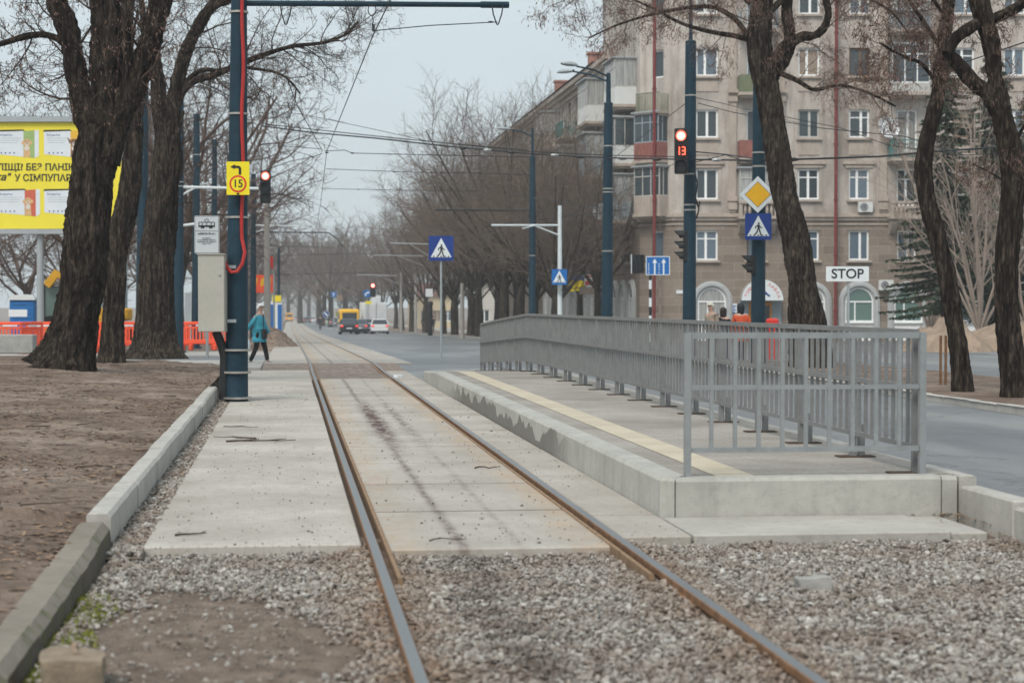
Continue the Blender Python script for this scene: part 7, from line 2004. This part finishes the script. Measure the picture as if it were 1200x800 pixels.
    for sd in (1, -1):
        L = leg[sd]; mb = MB(); a = L[2] - Vector((0, 0, .04 * k)) - fd * .06 * k; b = L[3] + fd * .03 * k
        mb.tube([a, a.lerp(b, .35) + Vector((0, 0, .02 * k)), a.lerp(b, .8), b], [.045 * k, .055 * k, .045 * k, .025 * k], 8); mb.build('shoe', shoe or M['black'], s, smooth=True)
    # hands: palm and five fingers
    for sd in (1, -1):
        A = arm[sd]; d = (A[3] - A[2]).normalized(); w = A[3]; side = fd; mb = MB(); mb.tube([A[2] + (w - A[2]) * .5, w, w + d * .035 * k], [.024 * k, .034 * k, .03 * k], 8)
        for fi in range(4):
            o_ = side * (fi - 1.5) * .017 * k; L = (.055, .065, .06, .048)[fi] * k; p0 = w + d * .03 * k + o_; mb.tube([p0, p0 + d * L * .55, p0 + d * L * .95 - ld * sd * .018 * k], [.009 * k, .008 * k, .006 * k], 6)
        p0 = w + side * .03 * k; mb.tube([p0, p0 + side * .025 * k + d * .02 * k, p0 + side * .03 * k + d * .045 * k], [.011 * k, .009 * k, .007 * k], 6); mb.build('hand', M['skin'], s, smooth=True)
    return s, q, arm
def cloth(nm, c, v=.2): return mat(nm, c, .85, v, 9, bump=.3, bsc=25, spec=.15)
DP = 48.0
bw = G(304, 427.5, gz(46.6) + 0.0); 
TEAL = cloth('teal_quilted_coat', (.06, .32, .42), .3); 
pw, qf, arm = person(bw, RT * .93 - FW * .35, 1.56, 'elderly woman with short white hair in a teal coat walking behind the pole', TEAL, cloth('black_trousers', (.018, .018, .02)), mat('white_hair', (.66, .65, .62), .8, .15, 30), stride=.21, coat_len=.55, arms=(.12, -.28), head_turn=-.35, bulk=1.12)
mb = MB(); rows = []
c0 = qf(.10, -.05, 1.02)
# handbag with strap, carried in front
hb = thing('handbag', qf(.2, -.12, .85), 'black handbag hanging at the front of the teal coat', 'handbag')
mb = MB(); mb.bbox(qf(.215, -.12, .86), (.12, .24, .26), .03, math.atan2(RT.y, RT.x) + .35); mb.build('bag_body', M['black'], hb)
mb = MB(); mb.tube([qf(.19, -.10, .98), qf(.16, -.05, 1.15), qf(.10, .05, 1.38), qf(-.05, .14, 1.43)], .012, 6); mb.build('strap', M['black'], hb)
sbg = thing('shopping_bag', qf(-.30, -.2, .6), 'pale plastic shopping bag held low in the hand behind the pole edge', 'shopping bag')
mb = MB(); rows = []
for i in range(7):
    t = i / 6; wq = (.03 + .11 * math.sin(min(1, t * 1.5) * 1.57)); row = []
    for j in range(12): a = j * math.pi / 6; row.append(qf(-.30 + wq * math.cos(a), -.22 + wq * .55 * math.sin(a), .80 - t * .36) + Vector((0, 0, .015 * mn.noise(Vector((i, j, 1))))))
    rows.append(row)
mb.grid(rows, closed=True); mb.build('bag_body', mat('pale_plastic_bag', (.50, .55, .58), .4, .15, 6), sbg, smooth=True)
mb = MB(); mb.poly([qf(-.36, -.295, .56), qf(-.24, -.295, .56), qf(-.26, -.30, .46), qf(-.34, -.30, .46)]); mb.build('red_print', M['signred'], sbg)
# people across the road, seen over the railing
def ground_at(px, D, z): p = W(px, D, 0); p.z = z; return p
person(ground_at(834, 52, -.15), -RT * .6 - FW * .6, 1.66, 'woman in a pale knitted hat and beige coat beyond the railing', cloth('beige_coat', (.30, .24, .19)), cloth('brown_trousers', (.08, .06, .05)), cloth('cream_knit_hat', (.55, .50, .42)), hair_kind='hat', group='people beyond the railing')
person(ground_at(847.5, 52, -.18), FW + RT * .2, 1.56, 'woman with long dark hair in a black jacket beyond the railing', cloth('black_jacket', (.02, .022, .028)), cloth('dark_jeans', (.03, .04, .07)), mat('dark_hair', (.025, .018, .016), .6, .2, 20), hair_kind='long', group='people beyond the railing')
person(ground_at(868.5, 49, -.12), FW - RT * .1, 1.62, 'woman with loose black hair in a bright orange jacket beyond the railing', cloth('orange_jacket', (.52, .085, .035)), cloth('dark_jeans2', (.03, .035, .05)), mat('black_hair', (.012, .016, .022), .5, .2, 20), hair_kind='long', group='people beyond the railing', bulk=1.15)
q = ground_at(905, 50, 0); s = thing('red_bollard_box', (q.x, q.y, -.1), 'red plastic road barrier block just showing above the railing', 'barrier block'); mb = MB(); mb.bbox((q.x, q.y, .50), (.32, .3, 1.18), .05, -YAW); mb.build('block', M['signred'], s)
# far walkers
for px, D, c, h, lb in ((507, 196, (.03, .05, .09), 1.78, 'distant person in dark blue by the dark post at the kerb'), (484, 215, (.45, .05, .06), 1.65, 'distant person in red before the pale yellow building'), (496, 220, (.03, .03, .035), 1.7, 'distant person in black before the pale yellow building'), (501, 226, (.40, .08, .09), 1.6, 'distant person in dark red next to one in black'),
                       (375.5, 240, (.04, .05, .06), 1.85, 'distant dark figure walking between the track and the cars')):
    person(WG(px, D, .12 if px > 450 else .08), -FW, h, lb, cloth('distant_coat', c), cloth('distant_trousers', (.03, .03, .04)), M['black'], stride=.15, group='distant walkers')

# ================================================================== vehicles
def rsec(y, z0, z1, hw, r, n=3):
    """rounded rectangular cross-section at length y"""
    pts = []
    for cx, cz, a0 in ((hw - r, z1 - r, 0), (-hw + r, z1 - r, 90), (-hw + r, z0 + r, 180), (hw - r, z0 + r, 270)):
        for i in range(n + 1): a = rad(a0 + 90 * i / n); pts.append(Vector((cx + r * math.cos(a), y, cz + r * math.sin(a))))
    return pts
def loft(mb, secs, mi=0):
    mb.grid(secs, closed=True, mi=mi); k = len(secs[0]); b = mb.n - k * len(secs)
    mb.f.append([b + i for i in range(k)]); mb.m.append(mi); mb.f.append([mb.n - 1 - i for i in range(k)]); mb.m.append(mi)
def wheels(rt, ys, hw, r, w=.2):
    for y in ys:
        for sx_ in (-1, 1):
            mb = MB(); x = sx_ * (hw - w / 2); mb.tube([(x - w / 2, y, r), (x - w / 2 + .03, y, r), (x + w / 2 - .03, y, r), (x + w / 2, y, r)], [r * .92, r, r, r * .92], 20); wo = mb.build('wheel', M['rubber'], rt)
            mb = MB(); mb.cyl((x + sx_ * (w / 2 - .03), y, r), (x + sx_ * (w / 2 + .012), y, r), r * .62, n=14)
            for i in range(5): a = i * 1.2566; mb.box((x + sx_ * (w / 2 + .015), y + math.cos(a) * r * .32, r + math.sin(a) * r * .32), (.012, r * .1, r * .55), 0, 0, 1, 0, a - 1.57)
            mb.build('rim', M['greymetal'], wo)
def car(kind, m, label, group, lamps_on=True):
    rt = thing({'sedan': 'parked_car', 'van': 'minibus', 'truck': 'box_truck'}.get(kind, 'car') if kind != 'sedan' else 'car', (0, 0, 0), label, {'sedan': 'car', 'hatch': 'car', 'van': 'minibus', 'truck': 'truck'}[kind], group)
    if kind in ('sedan', 'hatch'):
        mb = MB(); tail = 2.15 if kind == 'sedan' else 1.95
        loft(mb, [rsec(-tail, .38, .84, .74, .12), rsec(-tail + .1, .26, .97, .83, .14), rsec(-tail + .5, .2, 1.0, .87, .12), rsec(-1.0, .2, .99, .89, .1), rsec(.2, .2, .96, .89, .1), rsec(1.2, .2, .93, .88, .12), rsec(1.85, .22, .80, .84, .15), rsec(2.12, .3, .66, .74, .14)])
        mb.build('body', m, rt, smooth=True, sharp=30)
        r0 = -tail + (.35 if kind == 'sedan' else .05); lv = [(.95, r0, 1.12, .78), (1.18, r0 + (.28 if kind == 'sedan' else .14), .72, .71), (1.38, r0 + (.58 if kind == 'sedan' else .28), .30, .62)]
        def ring(z, a, b, hw): return [Vector((-hw, a + .05, z)), Vector((-hw + .08, a, z)), Vector((hw - .08, a, z)), Vector((hw, a + .05, z)), Vector((hw, b - .08, z)), Vector((hw - .1, b, z)), Vector((-hw + .1, b, z)), Vector((-hw, b - .08, z))]
        rg = [ring(*l) for l in lv]; mb = MB(); loft(mb, rg); gh = mb.build('windows', M['carglass'], rt)
        mb = MB(); a, b = lv[2][1], lv[2][2]; loft(mb, [ring(1.375, a - .04, b + .04, .635), ring(1.42, a + .02, b - .02, .60), ring(1.445, a + .2, b - .2, .45)]); mb.build('roof', m, rt, smooth=True)
        mb = MB()
        for k in (0, 3, 4, 7): mb.bar(rg[0][k], rg[1][k], .07); mb.bar(rg[1][k], rg[2][k], .07)
        for sx_ in (-1, 1): mb.bar((sx_ * .785, -.35, .96), (sx_ * .63, -.35, 1.38), .07, .06)
        mb.build('pillars', m, rt)
        for sx_ in (-1, 1):
            mb = MB(); mb.bbox((sx_ * .68, -tail + .02, .79), (.26, .14, .17), .03); mb.build('tail_light', M['taillamp'] if lamps_on else M['signred'], rt)
            mb = MB(); mb.bbox((sx_ * .66, 2.03, .66), (.3, .14, .13), .03); mb.build('headlight', M['signwhite'], rt)
            mb = MB(); mb.bbox((sx_ * .93, .75, 1.0), (.16, .09, .12), .03); mb.build('mirror', m, rt)
        mb = MB(); mb.box((0, -tail - .005, .58), (.52, .02, .115)); mb.build('number_plate', M['signwhite'], rt)
        mb = MB(); mb.bbox((0, -tail + .05, .40), (1.55, .16, .2), .04); mb.bbox((0, 2.07, .36), (1.5, .16, .2), .04); mb.build('bumper', m if kind == 'hatch' else M['black'], rt)
        wheels(rt, (-1.3, 1.35), .86, .31)
    elif kind == 'van':
        mb = MB(); loft(mb, [rsec(-3.2, .4, 2.35, .92, .14), rsec(-3.1, .3, 2.5, 1.0, .16), rsec(-1, .3, 2.52, 1.02, .16), rsec(2.2, .3, 2.5, 1.02, .18), rsec(2.8, .35, 1.9, 1.0, .2), rsec(3.2, .4, 1.1, .9, .2)]); mb.build('body', m, rt, smooth=True, sharp=30)
        mb = MB(); mb.bbox((0, -3.2, 1.78), (1.5, .06, .75), .02); mb.build('rear_window', M['carglass'], rt)
        for sx_ in (-1, 1):
            mb = MB()
            for i in range(5): mb.bbox((sx_ * 1.02, -2.5 + i * 1.0, 1.8), (.03, .85, .68), .01)
            mb.build('side_windows', M['carglass'], rt)
            mb = MB(); mb.bbox((sx_ * .86, -3.2, .9), (.14, .06, .35), .02); mb.build('tail_light', M['taillamp'], rt)
        mb = MB(); mb.box((0, -3.215, .8), (.52, .02, .115)); mb.build('number_plate', M['signwhite'], rt)
        mb = MB(); mb.bbox((0, -3.22, .45), (1.9, .16, .2), .04); mb.build('bumper', M['black'], rt)
        wheels(rt, (-2.1, 2.0), 1.0, .38, .24)
    else:
        mb = MB(); mb.bbox((0, -1.2, 2.0), (2.45, 5.6, 2.5), .05); bd = mb.build('cargo_box', m, rt)
        mb = MB()
        for i in range(13): mb.box((0, -4.02, 1.0 + i * .165), (2.1, .02, .05))
        for x in (-1.1, 1.1): mb.box((x, -4.015, 2.0), (.12, .03, 2.3))
        mb.build('roller_door', bpy.data.materials['truck_grey'], bd)
        mb = MB(); loft(mb, [rsec(1.75, .6, 2.6, 1.1, .15), rsec(2.9, .5, 2.6, 1.1, .2), rsec(3.5, .5, 1.6, 1.05, .2)]); mb.build('cab', M['signwhite'], rt, smooth=True, sharp=30)
        mb = MB(); mb.box((0, -.8, .62), (.9, 6.4, .2)); mb.bbox((0, -4.0, .5), (2.2, .12, .14), .02); mb.build('chassis', M['black'], rt)
        for sx_ in (-1, 1): mb = MB(); mb.bbox((sx_ * .95, -4.06, .62), (.3, .06, .12), .02); mb.build('tail_light', M['taillamp'], rt)
        mb = MB(); mb.box((0, -4.07, .5), (.52, .02, .115)); mb.build('number_plate', M['signyellow'], rt)
        wheels(rt, (-2.6, 2.6), 1.15, .45, .28)
    return rt
def paint(nm, c): return NT(nm).set('Base Color', c).set('Roughness', .25).set('Specular IOR Level', .6).set('Coat Weight', .5).m
def put(o, px, D, rz=0.0, dz=.075): q = WG(px, D, dz); o.location = q; o.rotation_euler = (0, 0, rz); return o
put(car('sedan', paint('black_paint', (.018, .02, .026)), 'black saloon with glowing tail lamps, nearest of the waiting cars', 'waiting cars'), 408, 174, .02)
put(car('sedan', paint('grey_paint', (.14, .15, .17)), 'grey saloon half hidden beside the nearest black saloon', 'waiting cars'), 420, 188)
put(car('hatch', paint('navy_paint', (.02, .028, .08)), 'dark blue hatchback queued behind the box truck', 'waiting cars'), 429, 190)
put(car('hatch', paint('white_paint', (.72, .74, .76)), 'white hatchback in the kerb lane beside the box truck', 'waiting cars'), 444.5, 182, -.02)
put(car('van', mat('minibus_yellow', (.85, .48, .03), .4, .06, 2), 'yellow orange minibus ahead of the black saloon', 'waiting vans and trucks'), 408.5, 196)
put(car('truck', mat('truck_grey', (.72, .75, .77), .6, .1, 2, spot=.3), 'grey box truck with a ribbed roller door in the queue', 'waiting vans and trucks'), 436, 200, .03)
put(car('van', mat('bus_yellow', (.72, .36, .03), .5, .06, 2), 'far yellow bus standing over the tram track', 'waiting vans and trucks'), 339, 520)
cprot = car('hatch', paint('far_white_paint', (.6, .62, .64)), 'x', 'far traffic'); put(cprot, 366, 470); cprot['label'] = 'far white car at the middle of the distant traffic'
for i, (px, D, c, lb) in enumerate(((352, 480, (.03, .06, .10), 'far dark blue car next to the yellow bus'), (360, 430, (.10, .11, .12), 'far dark grey car ahead of the distant walker'), (372, 520, (.45, .46, .48), 'far silver car in the distant traffic, beyond the white one'), (381, 400, (.05, .12, .2), 'far blue car near the blue and white round sign'),
                                     (386, 330, (.3, .5, .32), 'far pale green car between the walker and the black saloon'), (347, 700, (.4, .4, .4), 'farthest tiny grey car by the yellow bus'), (392, 300, (.12, .12, .13), 'dark car in front of the minibus, under the square blue sign'))):
    o = copy_tree(cprot); put(o, px, D); o['label'] = lb; pm = paint('far_paint_%d' % i, c)
    for ch in o.children:
        if ch.name.split('.')[0] in ('body', 'roof', 'pillars', 'mirror', 'bumper'):
            ch.data = ch.data.copy(); ch.data.materials[0] = pm

# far road signs
def far_sign(px, py, D, kind, r, m, label, post=True):
    b = WG(px, D, .05); s = thing('road_sign', b, label, 'sign', 'distant road signs'); k = D / F; f = face_at(px, py, D - .1)
    if post: mb = MB(); mb.cyl(b, (b.x, b.y, f.c.z), .05, n=8); mb.build('post', M['greymetal'], s)
    mb = MB()
    if kind == 'disc': f.disc(mb, 0, 0, r * k, 0, .03)
    else: f.poly(mb, rrect(r * 2 * k, r * 2 * k * (kind if isinstance(kind, float) else 1), .05), 0, .03)
    mb.build('plate', M[m], s); return s, Face(f.p(0, 0, .03), f.e, -FW), k
s, f, k = far_sign(391, 345, 240, 1.0, 3.2, 'signblue2', 'distant square blue sign with a white arrow left of the minibus'); mb = MB(); f.rect(mb, -.5 * k, -2 * k, .5 * k, 1 * k, .002); f.poly(mb, [(-1.5 * k, .6 * k), (1.5 * k, .6 * k), (0, 2.4 * k)], .003); mb.build('arrow', M['signwhite'], s)
s, f, k = far_sign(430, 344, 190, 'disc', 4.6, 'signblue2', 'distant round blue sign with a bent white arrow above the truck'); mb = MB(); f.poly(mb, [(-2.5 * k, -2.6 * k), (-1 * k, -2.6 * k), (-.4 * k, 0), (1.6 * k, .8 * k), (1.2 * k, 2 * k), (-1.8 * k, .8 * k)], .002); f.poly(mb, [(.8 * k, 2.8 * k), (3.2 * k, 1.6 * k), (1.6 * k, -.4 * k)], .003); mb.build('arrow', M['signwhite'], s)
s, f, k = far_sign(382, 368, 238, 'disc', 4.0, 'signwhite', 'distant keep right sign, blue with a white slash, beside the walker'); mb = MB(); f.disc(mb, 0, 0, 3.7 * k, .002); o = mb.build('blue_field', M['signblue'], s); mb = MB(); f.poly(mb, [(-2.6 * k, 1.4 * k), (-1.4 * k, 2.6 * k), (2.6 * k, -1.4 * k), (1.4 * k, -2.6 * k)], .005); mb.build('slash', M['signwhite'], s)
far_sign(441, 350.5, 188, .85, 5.2, 'signwhite', 'distant white board above the box truck'); far_sign(432, 354.5, 189, .45, 3.6, 'signyellow', 'distant yellow plate under the round blue sign')
far_sign(398, 349, 242, .9, 3.4, 'sand', 'distant pale orange board next to the square blue sign'); far_sign(396, 368, 236, 1.3, 2.2, 'moss', 'distant yellow green plate beside the minibus')
far_sign(503, 343, 150, 1.1, 4.2, 'signwhite', 'white warning plate on the dark post at the kerb among the limes')
q = WG(504, 149, .1); s = thing('dark_post', q, 'thick dark post at the kerb under the white warning plate', 'post'); mb = MB(); mb.tube([q, P(504, 357, 149)], .2, 10); mb.tube([P(504, 357, 149), P(504, 353, 149)], [.27, .2], 10); mb.build('shaft', M['ink'], s)
for px, D, y, lb in ((541.5, 125, 332, 'slim grey pole in front of the lime trunks past the kerb'), (470, 210, 290, 'pale concrete pole by the biggest lime trunk'), (487, 205, 320, 'grey pole between the box truck and the lime row')):
    q = WG(px, D, .05); s = thing('concrete_pole', q, lb, 'pole', 'pale poles along the main road'); mb = MB(); mb.tube([q, P(px, y, D)], [.17, .12], 8); mb.build('shaft', bpy.data.materials['pale_pole_concrete'], s, smooth=True)

# ================================================================== overhead wires
def wire(pts, r, label, knots=(), sag=0):
    """pts: (px, py, D) through which the cable hangs"""
    Q = [P(*p) for p in pts]; out = []
    for a, b in zip(Q[:-1], Q[1:]):
        n = max(2, int((b - a).length / 2)); 
        for i in range(n): t = i / n; c = a.lerp(b, t); c.z -= sag * 4 * t * (1 - t); out.append(c)
    out.append(Q[-1]); mb = MB(); mb.tube(out, r, 5); s = thing('overhead_wire', Q[0], label, 'wire', 'overhead wires'); mb.build('cable', M['wire'], s)
    if knots:
        for i, k in enumerate(knots): c = P(*k); mb = MB(); mb.tube([c - RT * r * 5, c, c + RT * r * 5], [r * 1.3, r * 2.4, r * 1.3], 6); mb.build('clamp', M['galv'] if i % 2 else M['wire'], s)
    return s
wire([(470, -25, 27), (437, 42, 30), (383, 177, 52), (376, 236, 75), (370, 272, 105), (362, 310, 170), (352, 340, 320)], .010, 'tram contact wire running up the middle of the track', [(383, 179, 52), (376, 234, 75)])
wire([(583, 26, 29.5), (505, 30, 29.2), (440, 36, 29)], .008, 'thin wire from the end loop of the pole arm', [(575, 26, 29.5)])
wire([(335, 88, 33), (348, 123, 36), (378, 177, 52)], .010, 'wire dropping from under the branches to the contact wire junction')
wire([(381, 177, 52), (404, 176, 50), (413, 179.5, 50), (519, 182, 50), (620, 184, 52)], .010, 'single wire from the junction across to the lime trees', [(413, 179.5, 50)])
wire([(378, 180, 52), (366, 184, 50), (341, 189, 48), (300, 203, 46)], .010, 'sloping wire from the junction towards the yellow sign', [(366, 184, 50)])
wire([(309, 148, 60), (367, 155.5, 58), (440, 162, 56), (525, 171.5, 54), (620, 180, 54), (711, 185, 54), (808, 187, 48), (888, 188, 44), (960, 186, 42), (1031, 183.5, 42), (1090, 178, 42), (1180, 172, 42), (1260, 165, 42)], .022, 'thick twisted cable crossing the whole street in front of the facade', [(543, 173.5, 54), (571, 176, 54), (600, 178.5, 54), (650, 182, 54), (680, 184, 54), (730, 186, 53), (770, 187, 50), (840, 187.5, 46), (930, 187, 43)])
wire([(309, 145.5, 60), (440, 159.5, 56), (620, 177.5, 54), (711, 182, 54), (808, 184, 48)], .014, 'second cable running just above the thick twisted one')
wire([(365, 136, 60), (440, 152, 58), (506, 166.5, 54), (620, 176, 54)], .009, 'faint cable above the twisted pair over the open sky')
wire([(325, 171, 55), (376, 174.5, 52)], .010, 'short wire reaching the junction below the twisted cable')
wire([(382, 198, 60), (488, 202, 60), (560, 203, 60), (623, 205, 62)], .010, 'level wire under the junction wire before the lime trees', [(462, 201.5, 60)])
wire([(378, 221, 70), (469, 223, 70), (560, 224, 72)], .010, 'lowest level wire over the sky before the lime trees', [(420, 222, 70)])
wire([(510, 246, 78), (600, 246.5, 80), (623, 246, 80)], .035, 'dark straight arm of the slim blue pole in the limes')
wire([(291, 272, 95), (385, 272.5, 95), (395, 280, 95), (402, 289, 92)], .030, 'dark level arm behind the concrete pole with a drooping end')
wire([(808, 113, 48), (850, 122, 60), (900, 135, 80), (938, 145, 100)], .012, 'cable slanting from the traffic light pole to the facade')
wire([(816, 178, 48), (850, 181, 47), (884, 186, 44)], .016, 'upper cable between the two tall blue poles'); wire([(816, 190, 48), (850, 181.5, 47), (884, 192, 44)], .012, 'crossed stay between the two tall blue poles')
wire([(640, 222, 70), (713, 190, 60), (808, 118, 48)], .010, 'thin cable rising from the limes to the traffic light pole'); wire([(640, 262, 74), (711, 235, 70), (790, 192, 60)], .010, 'thin cable below it rising past the corner balconies')
wire([(818, 121, 46), (860, 132, 46), (960, 150, 44), (1060, 160, 40), (1130, 182, 36)], .010, 'thin wire drooping before the upper windows'); wire([(900, 133, 44), (985, 150, 43), (1040, 170, 42), (1130, 182, 40), (1210, 178, 40)], .008, 'faint wire in front of the satellite dish')
wire([(1080, 90, 34), (1140, 70, 30), (1215, 45, 26)], .010, 'bright wire slanting between the two end trees')
wire([(290, 300, 120), (385, 298, 130), (440, 297, 140)], .016, 'distant wire below the dark arm'); wire([(300, 322, 160), (400, 320, 170), (470, 318, 180)], .018, 'distant wire low over the far cars'); wire([(296, 288, 110), (395, 290, 130)], .014, 'distant wire between the dark arm and the haze')
wire([(-10, 86, 60), (40, 78, 60), (105, 72, 60)], .010, 'thin cable above the billboard'); wire([(-10, 92, 62), (50, 86, 62), (105, 82, 62)], .010, 'second thin cable above the billboard, just lower'); wire([(40, 98, 64), (110, 92, 64)], .010, 'third short cable above the billboard')
wire([(-10, 84, 58), (60, 80, 58), (160, 60, 58), (290, 62, 50)], .008, 'long faint cable passing behind the forked tree')
for x0, x1, y, D, lb in ((457, 502, 285, 115, 'white bracket arm left of the crossing sign'), (437, 496, 299, 135, 'lower white bracket arm left of the crossing sign'), (418, 465, 322, 170, 'faint bracket arm above the box truck')):
    a, b = P(x1, y + 1, D), P(x0, y, D); s = thing('cable_bracket', a, lb, 'bracket', 'overhead line brackets'); mb = MB(); mb.tube([a, b], .035, 8); mb.build('tube', M['greymetal'], s); mb = MB(); mb.tube([a - Vector((0, 0, .7)), a.lerp(b, .5)], .022, 6); mb.build('strut', M['greymetal'], s)
# fine suspended wires through the limes
for i, (a, b, lb) in enumerate((((590, 262, 76), (735, 246, 70), 'thin pale wire behind the white pole arm'), ((600, 228, 78), (720, 246, 66), 'thin wire sloping past the slim blue pole'), ((560, 276, 90), (660, 240, 80), 'pale wire rising to the slim blue pole'))): wire([a, b], .014, lb)

# ================================================================== air
hz = MB(); hz.box((0, 480, 10), (900, 1100, 40)); ho = hz.build('haze', NT('haze').m, org=(0, 0, 0)); tag(ho, 'pale haze softening the far end of the street', kind='stuff')
hm = ho.data.materials[0]; ht = hm.node_tree; ht.nodes.clear(); oo = ht.nodes.new('ShaderNodeOutputMaterial'); pv = ht.nodes.new('ShaderNodeVolumePrincipled'); pv.inputs['Color'].default_value = (.92, .95, .97, 1); pv.inputs['Density'].default_value = 0.00062; pv.inputs['Anisotropy'].default_value = 0.0
ht.links.new(pv.outputs[0], oo.inputs['Volume'])
